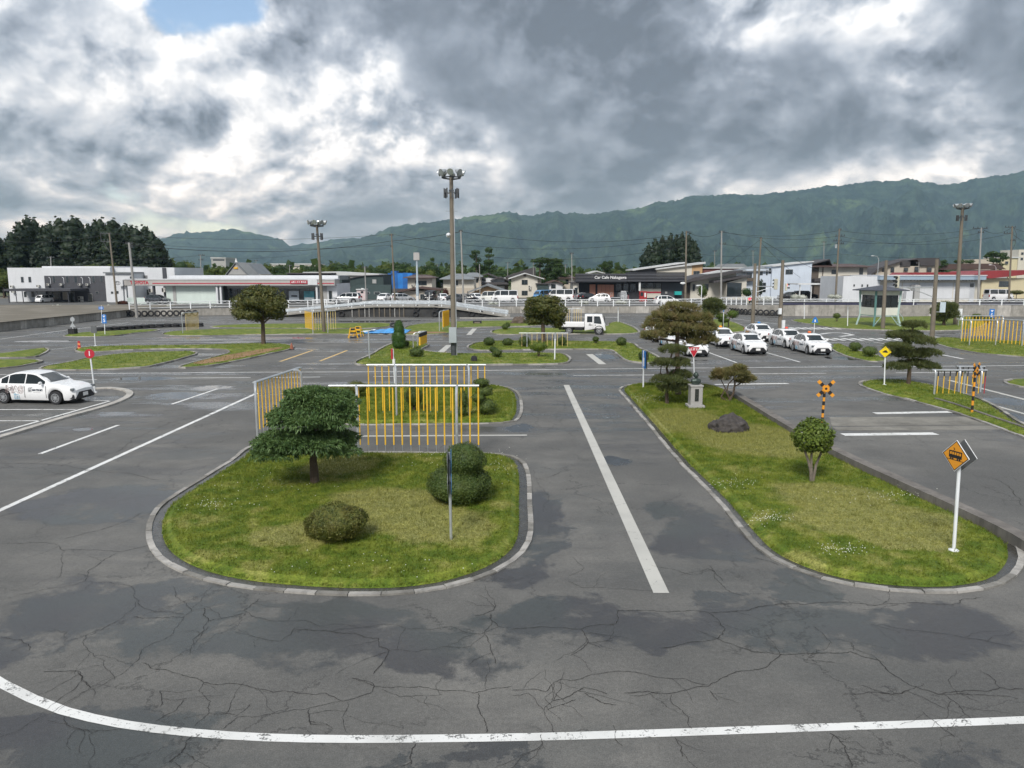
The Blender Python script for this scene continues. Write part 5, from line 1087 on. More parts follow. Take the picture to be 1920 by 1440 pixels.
park(HATCH, BLACKP, 'black car under the flat carport', 1478, 556, 142, 170); park(SUV, BLACKP, 'black off-road car under the flat carport', 1510, 556, 142, 4, s=0.95); park(VAN, WHITE, 'white minibus parked by the red-roofed building', 1872, 556, 137, 3, 'parked_van', 'van', 1.12)
park(HATCH, WHITE, 'white car behind the railing right of the black car shop', 1250, 568, 119, 5); park(VAN, WHITE, 'small white van under the dark canopy of the two-storey building', 84, 571, 128, -100, 'parked_van', 'van', 0.72)
def kei_truck():
    p = AT(1165, 563, 130); t = thing('flatbed_truck', 'grey flatbed lorry facing the course in front of the black car shop', 'truck', (p.x-1.0, 130, 1.012), R(-20))
    MB().box(1.0, 2.2, -0.85, 0.85, 0.45, 1.15).build('cab', SILVER, t, bevel=0.08); MB().prism([(2.2, 1.13), (1.95, 1.95), (1.05, 1.95), (1.0, 1.13)], 'y', -0.8, 0.8).build('cab_top', SILVER, t, bevel=0.05)
    MB().add([(2.19, -0.7, 1.2), (2.19, 0.7, 1.2), (1.99, 0.62, 1.85), (1.99, -0.62, 1.85)], [(0, 1, 2, 3)]).build('windscreen', M_CGLASS, t); MB().box(2.2, 2.26, -0.8, 0.8, 0.4, 0.6).build('bumper', WHITE, t)
    for s in (1, -1):
        MB().box(2.19, 2.23, s*0.6-0.13, s*0.6+0.13, 0.72, 0.9).build('headlight', M_LAMP, t)
        for x in (-1.4, 1.5): wheel_parts(t, x, s*0.7, 0.36, s, 0.2, False)
    MB().box(-2.4, 0.9, -0.85, 0.85, 0.75, 0.85).build('bed_floor', M_GALV, t); MB().box(0.86, 0.93, -0.8, 0.8, 0.85, 1.7).build('headboard', M_GALV, t)
    for x in (-2.3, -0.8, 0.6): MB().tube([(x, -0.8, 0.85), (x, -0.8, 1.6), (x, 0.8, 1.6), (x, 0.8, 0.85)], 0.03, 5).build('stake', M_GALV, t)
kei_truck()

# ------------------------------------------------------------------ hanging-rod frames
M_YEL = mat('yellow_rod_paint', (0.80, 0.48, 0.035), 0.5, 0, 0.12, 5.0); M_YEL2 = mat('faded_yellow_rod', (0.66, 0.50, 0.20), 0.6, 0, 0.15, 5.0); M_RED = mat('signal_red_paint', (0.42, 0.02, 0.03), 0.5, 0, 0.12, 4.0)
M_YSUN = mat('yellow_board', (0.80, 0.43, 0.01), 0.5, 0, 0.1, 4.0)
def rod_frame(label, p0, p1, z, n, rlen, posts, rm=None, rr=0.022, t0=0.06, t1=0.99, wires=True, last=None, pm=None, rail_r=0.035, double=True, post_r=0.045, name='rod_frame', dark_top=False):
    p0 = Vector(p0[:2]); p1 = Vector(p1[:2]); mid = (p0+p1)/2; root = thing(name, label, 'frame', (mid.x, mid.y, 0), group='yellow rod frames on the course')
    pm = pm or M_GALV; rm = rm or M_YEL; d = (p1-p0).normalized(); q = Vector((-d.y, d.x))
    for o in ((-0.04, 0.04) if double else (0,)):
        a = p0+q*o; b = p1+q*o; MB().cyl((a.x, a.y, z), (b.x, b.y, z), rail_r, n=8).build('rail', pm, root, world=True, smooth=True)
    for (bx, by), t in posts:                 # bent post standing beside the rail
        tp = p0.lerp(p1, t); v = (tp-Vector((bx, by)))
        pts = [(bx, by, -0.05), (bx, by, z*0.5), (bx, by, z-0.22), (bx+v.x*0.08, by+v.y*0.08, z-0.10), (bx+v.x*0.3, by+v.y*0.3, z-0.01), (tp.x, tp.y, z)]
        MB().tube(pts, post_r, 8).build('post', pm, root, world=True, smooth=True)
    rod = None
    for k in range(n):
        t = t0+(t1-t0)*k/max(1, n-1); p = p0.lerp(p1, t)
        m_ = last if (last and k == n-1) else rm; key = 'r' if m_ is rm else 'l'
        o = link('rod', MB().cyl((0, 0, z-rlen), (0, 0, z-0.05), rr, n=6).mesh('rod', m_, True) if (rod is None or key == 'l') else rod, root, (p.x-mid.x, p.y-mid.y, 0))
        if rod is None and key == 'r': rod = o.data
        if dark_top: link('rod_cap', MB().cyl((0, 0, z-0.30), (0, 0, z-0.04), rr*1.25, n=6).mesh('rod_cap', M_TRIM), o)
        if wires and z-rlen > 0.12: link('rod_tail', MB().cyl((0, 0, 0.06), (0, 0, z-rlen), 0.008, n=4).mesh('rod_tail', pm), o)
    return root
Y1 = G(700, 852).y; z1 = ZT(723, Y1)
rod_frame('front yellow rod frame across the back of the near lawn', AT(617, 723, Y1), AT(898, 722, Y1), z1, 15, z1-ZT(834, Y1), [(G(673, 862).xy, 0.18), (G(857, 862).xy, 0.855)], t0=0.195, t1=0.995, rr=0.026)
Y2 = G(744, 779).y; z2 = ZT(684, Y2)
rod_frame('rear yellow rod frame on the lawn with the clipped shrubs', AT(688, 684, Y2), AT(911, 684, Y2), z2, 18, z2-ZT(770, Y2), [(G(744, 784).xy, 0.23), (G(880, 784).xy, 0.84)], t0=0.01, rr=0.024)
a, b = G(477, 717, 2.15), G(563, 689, 2.15)
rod_frame('yellow rod frame running away from the camera left of the conifer', a, b, 2.15, 14, 1.75, [(G(484, 836).xy, 0.02), ((b.x+0.25, b.y-0.8), 0.78)], t0=0.06, rr=0.022)
Y4 = G(1751, 743).y; z4 = ZT(694, Y4)
rod_frame('yellow rod frame with one red rod beside the flooded lane', AT(1748, 694, Y4), AT(1850, 695, Y4), z4, 9, z4-0.14, [(G(1751, 744).xy, 0.03), (G(1806, 742).xy, 0.57)], last=M_RED, t0=0.12, rr=0.020, dark_top=True, wires=False)
rod_frame('second yellow rod frame just behind the one by the flooded lane', AT(1793, 690, Y4+2.2), AT(1846, 690, Y4+2.2), ZT(687, Y4+2.2), 6, ZT(687, Y4+2.2)-0.3, [(AT(1797, 735, Y4+1.4).xy, 0.08), (AT(1838, 735, Y4+1.4).xy, 0.8)], rr=0.020, dark_top=True, wires=False)
Y5 = G(1817, 649).y; z5 = ZT(600, Y5)
rod_frame('yellow rod frame, left section at the right edge of the course', AT(1799, 600, Y5), AT(1873, 602, Y5), z5, 13, 1.75, [(G(1817, 650).xy, 0.24), (G(1866, 650).xy, 0.92)], t0=0.1, rr=0.03, wires=False)
rod_frame('yellow rod frame, rear section at the right edge of the course', AT(1804, 600, Y5+6), AT(1880, 601, Y5+6), z5, 12, 1.8, [(AT(1802, 630, Y5+5).xy, 0.05), (AT(1878, 630, Y5+5).xy, 0.95)], t0=0.1, rr=0.03, wires=False)
rod_frame('yellow rod frame with a red end rod at the far right', AT(1870, 602, Y5+1.5), AT(1932, 602, Y5-1), z5, 8, 2.0, [(AT(1916, 650, Y5-1).xy, 0.75)], last=None, t0=0.15, rr=0.035, wires=False)
Y6 = G(343, 627).y; z6 = ZT(587, Y6)
rod_frame('faded yellow rod frame on the far left lawn strip', AT(343, 587, Y6), AT(371, 584, Y6+2.5), z6, 12, z6-0.35, [(G(343, 627).xy, 0.02)], M_YEL2, 0.026, t0=0.15, wires=False, double=False)
Y7 = G(587, 625).y; z7 = ZT(584, Y7)
rod_frame('dense yellow rod frame left of the left floodlight pole', AT(571, 584, Y7+2.5), AT(588, 584, Y7-1), z7, 10, z7-0.4, [(G(587, 627).xy, 0.95)], M_YEL, 0.035, t0=0.05, wires=False, double=False)
rod_frame('pale rod frame standing round the left floodlight pole', AT(588, 584, Y7), AT(629, 585, Y7+1.5), z7, 9, z7-0.3, [(G(615, 626).xy, 0.65)], M_YEL2, 0.028, t0=0.08, wires=False, double=False)
Y8 = G(824, 622).y; z8 = ZT(583, Y8)
rod_frame('solid row of yellow rods left of the tall floodlight pole', AT(830, 585, Y8+0.3), AT(841, 581, Y8+3), z8, 9, z8-0.45, [(G(824, 623).xy, 0.05), (G(830, 620).xy, 0.5)], M_YSUN, 0.075, wires=False, double=False)
Y9 = G(776, 655).y; z9 = ZT(624, Y9)
rod_frame('yellow rods with a black top bar near the cone-shaped conifer', AT(786, 629, Y9-0.5), AT(799, 622, Y9+2.0), z9, 9, z9-0.35, [(G(775, 655).xy, 0.3), (G(783, 652).xy, 0.8)], M_YEL, 0.07, wires=False, double=False, dark_top=True)
Y10 = G(988, 653).y; z10 = ZT(624.5, Y10)
rod_frame('low pale yellow rod frame in front of the flat-crowned tree', AT(973, 625, Y10), AT(1065, 624, Y10), z10, 10, z10-0.15, [(G(988, 653).xy, 0.17)], M_YEL2, 0.02, wires=False, double=False)
Y11 = G(1070, 611).y; z11 = ZT(579, Y11)
rod_frame('pale rod frame standing behind the white truck', AT(1062, 579, Y11), AT(1090, 579, Y11), z11, 7, z11-0.3, [(AT(1072, 610, Y11-0.5).xy, 0.35)], M_YEL2, 0.026, wires=False, double=False)

# ------------------------------------------------------------------ poles and floodlights
M_POLE = mat('pole_concrete_brown', (0.175, 0.150, 0.115), 0.85, 0, 0.18, 0.9, 0.3, 20, dirt=0.35); M_POLE_G = mat('pole_concrete_grey', (0.30, 0.295, 0.28), 0.85, 0, 0.15, 0.9, 0.3, 20, dirt=0.3); M_DARK = mat('dark_steel', (0.07, 0.075, 0.08), 0.55, 0.3, 0.2, 3.0)
M_BOX = mat('grey_cabinet', (0.36, 0.40, 0.42), 0.5, 0, 0.08, 1.0); M_LENS = mat('floodlight_glass', (0.42, 0.45, 0.45), 0.12, 0.5, 0.2, 5.0)
def post_geo(base, top, z0=0.0):
    b = G(*base, z0); t = AT(top[0], top[1], b.y); return b, t
def floodpole(label, base, top, r0, r1, box=True):
    b, t = post_geo(base, top); root = thing('floodlight_pole', label, 'light pole', b, group='floodlight poles'); T = t-b; H = T.z
    MB().tube([(0, 0, -0.3), (0, 0, 0.01), (T.x, 0, H)], [r0, r0, r1], 14).build('pole', M_POLE, root, smooth=True)
    MB().lathe([(r1, H-1.05), (r1+0.05, H-1.03), (r1+0.05, H-0.95), (r1, H-0.93)], 12, (T.x, 0, 0)).build('collar', M_DARK, root)
    mb = MB(); R0 = 0.64
    for k in range(24):
        t0, t1 = 2*math.pi*k/24, 2*math.pi*(k+1)/24
        mb.cyl((T.x+math.cos(t0)*R0, math.sin(t0)*R0, H-0.12), (T.x+math.cos(t1)*R0, math.sin(t1)*R0, H-0.12), 0.045, n=6)
    for k in range(4):
        t0 = math.pi*k/2+0.4; mb.cyl((T.x, 0, H-0.25), (T.x+math.cos(t0)*R0, math.sin(t0)*R0, H-0.13), 0.05, n=6)
    mb.build('lamp_ring', M_DARK, root)
    for k in range(8):
        t0 = 2*math.pi*k/8-math.pi/2; c = Vector((T.x+math.cos(t0)*(R0+0.12), math.sin(t0)*(R0+0.12), H+0.24)); ax = Vector((math.cos(t0), math.sin(t0), -0.42)).normalized()
        h = link('floodlight', MB().tube([tuple(-ax*0.30), tuple(-ax*0.12), tuple(ax*0.16)], [0.08, 0.14, 0.235], 12).mesh('floodlight', M_GALV, True), root, c)
        link('lens', MB().cyl(tuple(ax*0.16), tuple(ax*0.175), 0.22, n=12).mesh('lens', M_LENS, True), h)
        MB().cyl((T.x+math.cos(t0)*R0, math.sin(t0)*R0, H-0.1), tuple(c-ax*0.1), 0.03, n=5).build('bracket', M_DARK, root)
    for k in range(8):
        t0 = 2*math.pi*k/8+0.2; MB().box(T.x+math.cos(t0)*0.50-0.05, T.x+math.cos(t0)*0.50+0.05, math.sin(t0)*0.50-0.05, math.sin(t0)*0.50+0.05, H-1.5, H-0.85).build('ballast', M_DARK, root)
    MB().tube([(T.x+math.cos(2*math.pi*k/16)*0.50, math.sin(2*math.pi*k/16)*0.50, H-1.15) for k in range(17)], 0.03, 5).build('ballast_ring', M_DARK, root)
    for k in range(10):
        z = H-2.4-k*0.75; x = T.x*z/H
        if z > 4: MB().cyl((x-0.42, 0, z), (x+0.42, 0, z), 0.012, n=4).build('step_bolt', M_DARK, root)
    if box:
        MB().box(-0.30, 0.24, -r0-0.26, -r0+0.02, 1.05, 2.15).build('cabinet', M_BOX, root, bevel=0.015); MB().lathe([(r0+0.015, 0.02), (r0+0.015, 1.02)], 14, cap=False).build('dark_band', M_DARK, root, smooth=True)
        x = T.x*0.68; MB().lathe([(0.04, -0.1), (0.10, 0.0), (0.18, 0.16)], 8, (x-0.25, -0.2, H*0.68), 'y').build('loudspeaker', M_WMETAL, root)
        MB().tube([(r0+0.02, -0.05, 0), (T.x+r1+0.03, -0.05, H-1)], 0.035, 6).build('conduit', M_GALV, root)
    return root
floodpole('tallest floodlight pole with a grey cabinet on the middle lawn', (851, 669), (846, 330), 0.20, 0.135)
floodpole('floodlight pole standing among yellow rods in front of the ramp', (608, 624), (594, 421), 0.18, 0.115, False)
floodpole('floodlight pole at the right beside the bushy pine', (1791, 610), (1805, 389), 0.24, 0.16, False)
# plain concrete posts with traffic signals
def stick(label, base, top, r0, r1, m=None, name='concrete_pole', cat='pole', z0=0.0, group=None):
    b, t = post_geo(base, top, z0); root = thing(name, label, cat, b, group=group); T = t-b
    MB().tube([(0, 0, -0.2), (0, 0, 0.01), (T.x, 0, T.z)], [r0, r0, r1], 12).build('pole', m or M_POLE, root, smooth=True); return root, T
M_SIG = mat('signal_housing', (0.52, 0.50, 0.40), 0.6, 0, 0.1, 2.0); E_RED = emis('lit_red_signal', (0.9, 0.03, 0.05), 3.0); M_LOFF = mat('unlit_signal_lens', (0.03, 0.05, 0.05), 0.2)
def signal(root, c, yaw, lit=None, vertical=True, n=3):
    h = link('signal_head', MB().cbox((0, 0, 0), (0.34, 0.20, 0.36*n) if vertical else (0.36*n, 0.20, 0.34)).mesh('signal_head', M_SIG, bevel=0.05), root, c, yaw)
    for k in range(n):
        o = (k-(n-1)/2)*0.34; p = (0, -0.11, -o) if vertical else (o, -0.11, 0)
        link('signal_lens', MB().lathe([(0.001, 0), (0.13, 0), (0.13, 0.02), (0.001, 0.02)], 12, (p[0], p[1], p[2]), 'y').mesh('signal_lens', E_RED if lit == k else M_LOFF), h)
        link('visor', MB().add([(p[0]+0.15*math.cos(t), p[1]-d, p[2]+0.15*math.sin(t)) for d in (0, 0.22) for t in (math.pi*j/6 for j in range(7))], [(j, j+1, j+8, j+7) for j in range(6)]).mesh('visor', M_TRIM), h)
r_, T = stick('dark concrete signal post with a red light behind the parked cars', (1462, 624), (1468, 488), 0.22, 0.15); signal(r_, (0.42+T.x*0.65, -0.1, ZT(538, G(1462, 624).y)), R(75), 0, True, 2); signal(r_, (T.x*0.6-0.6, 0.05, ZT(533, G(1462, 624).y)), R(-160), None, True, 3)
MB().box(-0.35, -0.05, -0.40, -0.18, 1.9, 2.5).build('notice_plate', M_WMETAL, r_); MB().box(0.05, 0.35, -0.42, -0.20, 0.5, 1.3).build('notice_plate', M_WMETAL, r_)
r_, T = stick('dark concrete signal post with a long arm left of the red light', (1411, 613), (1416, 494), 0.22, 0.15); Yp = G(1411, 613).y; za = ZT(537, Yp)
MB().cyl((T.x*0.6, 0, za), (XT(1452, 537, Yp)-XT(1413, 537, Yp), 0, za), 0.05, n=6).build('arm', M_GALV, r_); MB().cyl((T.x*0.55, 0, za-0.7), (2.3, 0, za), 0.035, n=5).build('brace', M_GALV, r_); signal(r_, (-0.55, -0.1, ZT(563, Yp)), R(10), 0, True, 2)
r_, T = stick('brown concrete post standing in front of the control hut', (1655, 618), (1662, 488), 0.22, 0.15)
r_, T = stick('brown concrete signal post with an arm pointing left at the control hut', (1747, 640), (1757, 486), 0.22, 0.15); Yp = G(1747, 640).y; za = ZT(539, Yp); xe = XT(1680, 539, Yp)-G(1747, 640).x
MB().cyl((T.x*0.6, 0, za), (xe, 0, za), 0.05, n=6).build('arm', M_GALV, r_); MB().tube([(T.x*0.5, 0, za-0.9), (-1.2, 0, za-0.45), (-2.6, 0, za)], 0.035, 5).build('brace', M_GALV, r_); signal(r_, (xe+0.05, -0.05, za+0.5), R(-70), None, True, 3)
p = AT(1769, 576, Yp); MB().box(p.x-G(1747, 640).x-0.32, p.x-G(1747, 640).x+0.16, -0.05, 0.02, p.z-0.45, p.z+0.45).build('notice_board', mat('pale_blue_board', (0.48, 0.56, 0.62), 0.5, 0, 0.15, 6.0), r_); MB().cyl((0.1, 0, p.z-0.42), (p.x-G(1747, 640).x+0.2, 0, p.z-0.42), 0.03, n=5).build('board_arm', M_GALV, r_)
p = G(1797, 612); t_ = thing('notice_board', 'blank white board standing beside the right floodlight pole', 'board', p); MB().box(-0.3, 0.3, -0.03, 0.03, 0.8, 2.0).build('panel', M_WMETAL, t_); MB().cyl((0, 0.05, 0), (0, 0.05, 2.0), 0.04, n=6).build('post', M_GALV, t_)
for lab, base, top, m_, r in (('thin grey post on the lane left of the cone-shaped conifer', (693, 675), (691, 623), M_GALV, 0.05), ('white thin post on the lawn front edge left of the pine', (1040, 677), (1041, 624), M_WMETAL, 0.045), ('thin white post at the wall right of the truck', (1159, 606), (1159, 576), M_WMETAL, 0.05),
        ('thin white post with a blue top behind the parked cars', (1356, 617), (1357, 578), M_WMETAL, 0.05), ('thin white post left of the control hut', (1589, 613), (1590, 575), M_WMETAL, 0.05), ('thin white post at the foot of the tall wall', (1508, 597), (1508, 569), M_WMETAL, 0.05), ('thin white post in front of the ramp', (805, 592), (805, 548), M_WMETAL, 0.05)):
    r_, T = stick(lab, base, top, r, r, m_, 'marker_post', 'post'); MB().lathe([(r+0.06, -0.02), (r+0.06, 0.05), (r, 0.07)], 8).build('foot', m_, r_); MB().lathe([(r+0.008, T.z-0.4), (r+0.008, T.z), (0.001, T.z+0.02)], 8, (T.x, 0, 0), cap=False).build('cap', mat('blue_paint', (0.04, 0.16, 0.42), 0.5) if 'blue' in lab else M_GALV, r_)

# ------------------------------------------------------------------ signs
M_BLUE = mat('sign_blue', (0.02, 0.17, 0.52), 0.45, 0, 0.06, 3.0); M_SW = mat('sign_white', (0.76, 0.76, 0.76), 0.45, 0, 0.04, 3.0); M_SBACK = mat('sign_back', (0.13, 0.135, 0.14), 0.5, 0.2, 0.15, 3.0); M_SY = mat('sign_amber', (0.72, 0.30, 0.025), 0.45, 0, 0.05, 3.0); M_SYB = mat('sign_yellow', (0.85, 0.62, 0.01), 0.45, 0, 0.05, 3.0); M_SRED = mat('sign_red', (0.45, 0.018, 0.035), 0.45, 0, 0.06, 3.0)
def disc(r, n=24): return [(r*math.cos(2*math.pi*k/n), r*math.sin(2*math.pi*k/n)) for k in range(n)]
def plate(root, name, poly, m, c, yaw, y0=-0.012, y1=0.004, back=None):   # faces -Y before yaw
    o = link(name, MB().prism(poly, 'y', y0, y1).mesh(name, m), root, c, yaw)
    if back: link('back', MB().prism(poly, 'y', y1+0.001, y1+0.008).mesh('back', back), o)
    return o
def sign(label, base, top, r, m=None, z0=0.0, name='road_sign', foot=True):
    b, t = post_geo(base, top, z0); root = thing(name, label, 'sign', b); T = t-b
    MB().tube([(0, 0, -0.1), (0, 0, 0.01), (T.x, 0, T.z)], r, 10).build('post', m or M_GALV, root, smooth=True)
    if foot: MB().lathe([(r+0.07, 0.0), (r+0.07, 0.03), (r, 0.05)], 10).build('foot', m or M_GALV, root)
    return root, T, b
r_, T, b = sign('round red sign with a white 1 beside the white sedan at left', (178, 736), (168, 657), 0.04, M_WMETAL)
c = AT(169, 663, b.y)-b; c.y = -0.06; o = plate(r_, 'sign_face', disc(0.235), M_SRED, c, R(8), back=M_SBACK); put_text('digit', '1', 0.34, M_SW, o, (0, -0.016, 0.0), 0, 0.003, 0.006)
def s_sign(label, base, cpx, w, h, top):
    r_, T, b = sign(label, base, top, 0.04, M_WMETAL); c = AT(*cpx, b.y)-b; c.y = -0.07
    o = plate(r_, 'sign_face', [(-w/2, -h/2), (w/2, -h/2), (w/2, h/2), (-w/2, h/2)], M_BLUE, c, 0, back=M_SBACK)
    put_text('letter', 'S', h*0.52, M_SW, o, (0, -0.016, -h*0.18), 0, 0.003, 0.012); link('arrow_mark', MB().prism([(-w*0.3, h*0.38), (w*0.3, h*0.38), (0, h*0.14)], 'y', -0.018, -0.013).mesh('arrow_mark', M_SW), o); return r_
s_sign('tall blue S sign on the far left lawn strip', (197, 629), (196, 598), 0.44, 0.85, (195, 589)); s_sign('tall blue S sign behind the rod frame at the right', (1857, 604), (1859, 588), 0.62, 1.15, (1859, 580))
r_, T, b = sign('small blue arrow sign above the left blue S sign', (191, 605), (190, 573), 0.04, M_WMETAL); c = AT(190, 577.5, b.y)-b; c.y = -0.07
o = plate(r_, 'sign_face', [(-0.3, -0.17), (0.3, -0.17), (0.3, 0.17), (-0.3, 0.17)], M_BLUE, c, 0); link('arrow_mark', MB().prism([(-0.2, -0.035), (0.06, -0.035), (0.06, -0.10), (0.22, 0), (0.06, 0.10), (0.06, 0.035), (-0.2, 0.035)], 'y', -0.018, -0.013).mesh('arrow_mark', M_SW), o)
r_, T, b = sign('round and triangular sign backs on a post with a black box at left', (137, 628), (136, 594), 0.04, M_WMETAL); z = T.z
plate(r_, 'sign_back', disc(0.22), M_GALV, (T.x, -0.06, z-0.25), 0); plate(r_, 'sign_back', [(-0.28, -0.2), (0.28, -0.2), (0, 0.28)], M_GALV, (T.x*0.7, -0.06, z-0.8), 0); MB().box(-0.32, 0.32, -0.3, 0.3, 0, 0.62).build('weight_box', M_BLACK, r_, bevel=0.02)
r_, T, b = sign('grey sign back on a white post above the red 1 sign', (179, 649), (176, 611), 0.04, M_WMETAL); MB().box(T.x-0.24, T.x+0.24, -0.07, -0.045, T.z-0.58, T.z).build('sign_back', M_SBACK, r_)
# red and white delineator
p = G(149, 655); t_ = thing('delineator', 'short red and white striped delineator at the bend of the narrow lane', 'post', p)
for k in range(4): MB().cbox((0, 0, 0.1+k*0.16), (0.26-0.03*k, 0.05, 0.15), 0, 0, 0.25).build('stripe', M_RED if k % 2 else mat('delineator_orange', (0.75, 0.25, 0.10), 0.5), t_)
p = G(547, 655); t_ = thing('delineator', 'small reddish marker stone at the tip of the left lawn', 'post', p); MB().lathe([(0.16, 0), (0.12, 0.25), (0.04, 0.5), (0.001, 0.52)], 8).build('cone', mat('marker_brown', (0.28, 0.10, 0.06), 0.7), t_); MB().box(-0.2, 0.2, -0.2, 0.2, 0, 0.03).build('base', M_BLACK, t_)
# stop sign seen behind the bust
r_, T, b = sign('red inverted triangle stop sign behind the bust', (1302, 719), (1300, 648), 0.035, M_WMETAL); c = AT(1300.5, 659, b.y)-b; c.y = -0.06; tri = [(-0.33, 0.27), (0.33, 0.27), (0, -0.36)]
o = plate(r_, 'sign_face', tri, M_SW, c, R(-8), back=M_SBACK); link('red_field', MB().prism([(x*0.9, z*0.9) for x, z in tri], 'y', -0.017, -0.0125).mesh('red_field', M_SRED), o); put_text('lettering', '止まれ', 0.145, M_SW, o, (0, -0.019, 0.12), 0, 0.002, 0.004)
# blue parking board seen nearly edge-on
r_, T, b = sign('narrow blue board with white lettering seen edge-on above the right lawn', (1206, 731), (1207, 657), 0.04, M_WMETAL); c = AT(1207, 673.5, b.y)-b
o = link('board', MB().box(-0.36, 0.36, -0.02, 0.02, -0.44, 0.44).mesh('board', M_BLUE), r_, (c.x, -0.06, c.z), R(-88)); link('board_rear', MB().box(-0.36, 0.36, 0.06, 0.10, -0.44, 0.44).mesh('board_rear', M_SBACK), r_, (c.x, -0.06, c.z), R(-88)); link('white_field', MB().box(-0.2, 0.2, -0.024, -0.0205, -0.34, 0.1).mesh('white_field', M_SW), o)
# edge-on pair of round signs in the near lawn
r_, T, b = sign('grey post with round signs seen edge-on on the near lawn', (846, 1021), (842, 848), 0.032)
for k, zc in enumerate((AT(842, 864, b.y).z-b.z, AT(842, 905, b.y).z-b.z)):
    for s in (-1, 1):
        o = plate(r_, 'sign_face', disc(0.27), M_SBACK if s < 0 else mat('sign_navy', (0.03, 0.12, 0.26), 0.4), (T.x*0.95+s*0.04, -0.01, zc), R(90 if s > 0 else -90)+R(4.7), -0.008, 0.004)
    MB().box(T.x*0.95-0.05, T.x*0.95+0.05, -0.03, 0.03, zc-0.03, zc+0.03).build('clamp', M_DARK, r_)
# amber level-crossing warning diamonds
def diamond(s): return [(0, -s), (s, 0), (0, s), (-s, 0)]
r_, T, b = sign('amber diamond train warning sign on a leaning post on the right lawn', (1788, 1033), (1801, 838), 0.036, M_WMETAL, 0.11); c = AT(1799, 854, b.y)-b
def train_icon(o, s):
    I = MB()
    I.prism([(-0.16, -0.05), (0.16, -0.05), (0.16, 0.10), (-0.16, 0.10)], 'y', -0.0185, -0.0165)
    body = link('train_body', I.mesh('train_body', M_TRIM), o); w = MB()
    for k in range(5): w.box(-0.135+k*0.058, -0.095+k*0.058, -0.0205, -0.0187, 0.02, 0.075)
    link('train_windows', w.mesh('train_windows', M_SY), body); u = MB().box(-0.20, 0.20, -0.0205, -0.0165, -0.095, -0.085)
    for k in (-0.11, -0.06, 0.06, 0.11): u.prism([(k+x, -0.068+z) for x, z in disc(0.02, 8)], 'y', -0.0205, -0.0165)
    u.prism([(-0.06, 0.10), (-0.05, 0.10), (-0.02, 0.14), (-0.05, 0.17), (-0.06, 0.165), (-0.035, 0.14)], 'y', -0.0205, -0.0165); link('train_wheels', u.mesh('train_wheels', M_TRIM), body)
for yaw, off, face in ((R(-74), (-0.09, -0.03), True), (R(106), (0.10, 0.03), True)):
    o = plate(r_, 'sign_face', diamond(0.335), M_SW, (c.x+off[0], off[1], c.z), yaw, back=M_SBACK)
    link('border', MB().prism(diamond(0.322), 'y', -0.0145, -0.0125).mesh('border', M_TRIM), o); f_ = link('amber_field', MB().prism(diamond(0.298), 'y', -0.0162, -0.0142).mesh('amber_field', M_SY), o)
    train_icon(o, 1)
r_, T, b = sign('yellow diamond vehicle sign on a post left of the layered pine', (1658, 722), (1660, 651), 0.035, M_WMETAL, 0.1); c = AT(1660, 659.5, b.y)-b
for yaw, off in ((R(-42), (-0.03, -0.05)), (R(115), (0.10, 0.05))):
    o = plate(r_, 'sign_face', diamond(0.30), M_SYB, (c.x+off[0], off[1], c.z), yaw, back=M_SBACK); link('car_mark', MB().prism([(-0.13, -0.04), (-0.12, 0.02), (-0.06, 0.03), (-0.03, 0.08), (0.06, 0.08), (0.09, 0.03), (0.13, 0.02), (0.13, -0.04)], 'y', -0.016, -0.0125).mesh('car_mark', M_TRIM), o)
# crossbucks
def crossbuck(label, base, top, cpx, arm, yaw, face=True):
    b = G(*base, 0.02); t = AT(*top, b.y); root = thing('crossbuck', label, 'crossing sign', b); T = t-b; n = 10
    for k in range(n):
        z0, z1 = T.z*k/n, T.z*(k+1)/n; MB().cyl((T.x*k/n, 0, z0), (T.x*(k+1)/n, 0, z1), 0.05, n=10).build('band', M_SY if k % 2 == 0 else M_TRIM, root, smooth=True)
    c = AT(*cpx, b.y)-b
    X = link('cross', MB().cbox((0, 0, 0), (arm*2, 0.02, 0.13), 0, 0, R(45)).cbox((0, 0.012, 0), (arm*2, 0.02, 0.13), 0, 0, R(-45)).mesh('cross', M_SY), root, (c.x, -0.08, c.z), yaw)
    for s in (1, -1):
        for a_ in (45, -45):
            d = Vector((math.cos(R(a_)), 0, -math.sin(R(a_))))*s*arm*0.52
            link('black_band', MB().cbox((d.x, 0, d.z), (arm*0.30, 0.05, 0.135), 0, 0, R(a_)).mesh('black_band', M_TRIM), X)
    link('hub', MB().prism(disc(0.13, 16), 'y', -0.03, -0.012).mesh('hub', M_SY), X); link('hub_mark', MB().prism(disc(0.05, 8), 'y', -0.036, -0.031).mesh('hub_mark', M_TRIM), X)
crossbuck('amber and black crossbuck on a striped post above the camellia tree', (1541, 797), (1547, 722), (1547, 728), 0.43, R(-6)); crossbuck('amber and black crossbuck on a striped post at the far side of the crossing', (1822, 777), (1829, 690), (1829, 694), 0.40, R(35))
r_, T, b = sign('small blue triangular sign on a white post by the zebra crossing', (1526, 626), (1528, 595), 0.035, M_WMETAL); c = AT(1528, 600, b.y)-b; o = plate(r_, 'sign_face', [(-0.34, -0.26), (0.34, -0.26), (0.18, 0.12), (0, 0.34), (-0.18, 0.12)], M_BLUE, (c.x, -0.05, c.z), 0, back=M_SBACK)
link('walker_mark', MB().prism([(-0.08, -0.18), (0.08, -0.18), (0.04, 0.06), (-0.04, 0.06)], 'y', -0.016, -0.0125).mesh('walker_mark', M_SW), o)
r_, T, b = sign('post with a red and white edge-on plate behind the rear rod frame', (740, 722), (737, 654), 0.03, M_WMETAL)
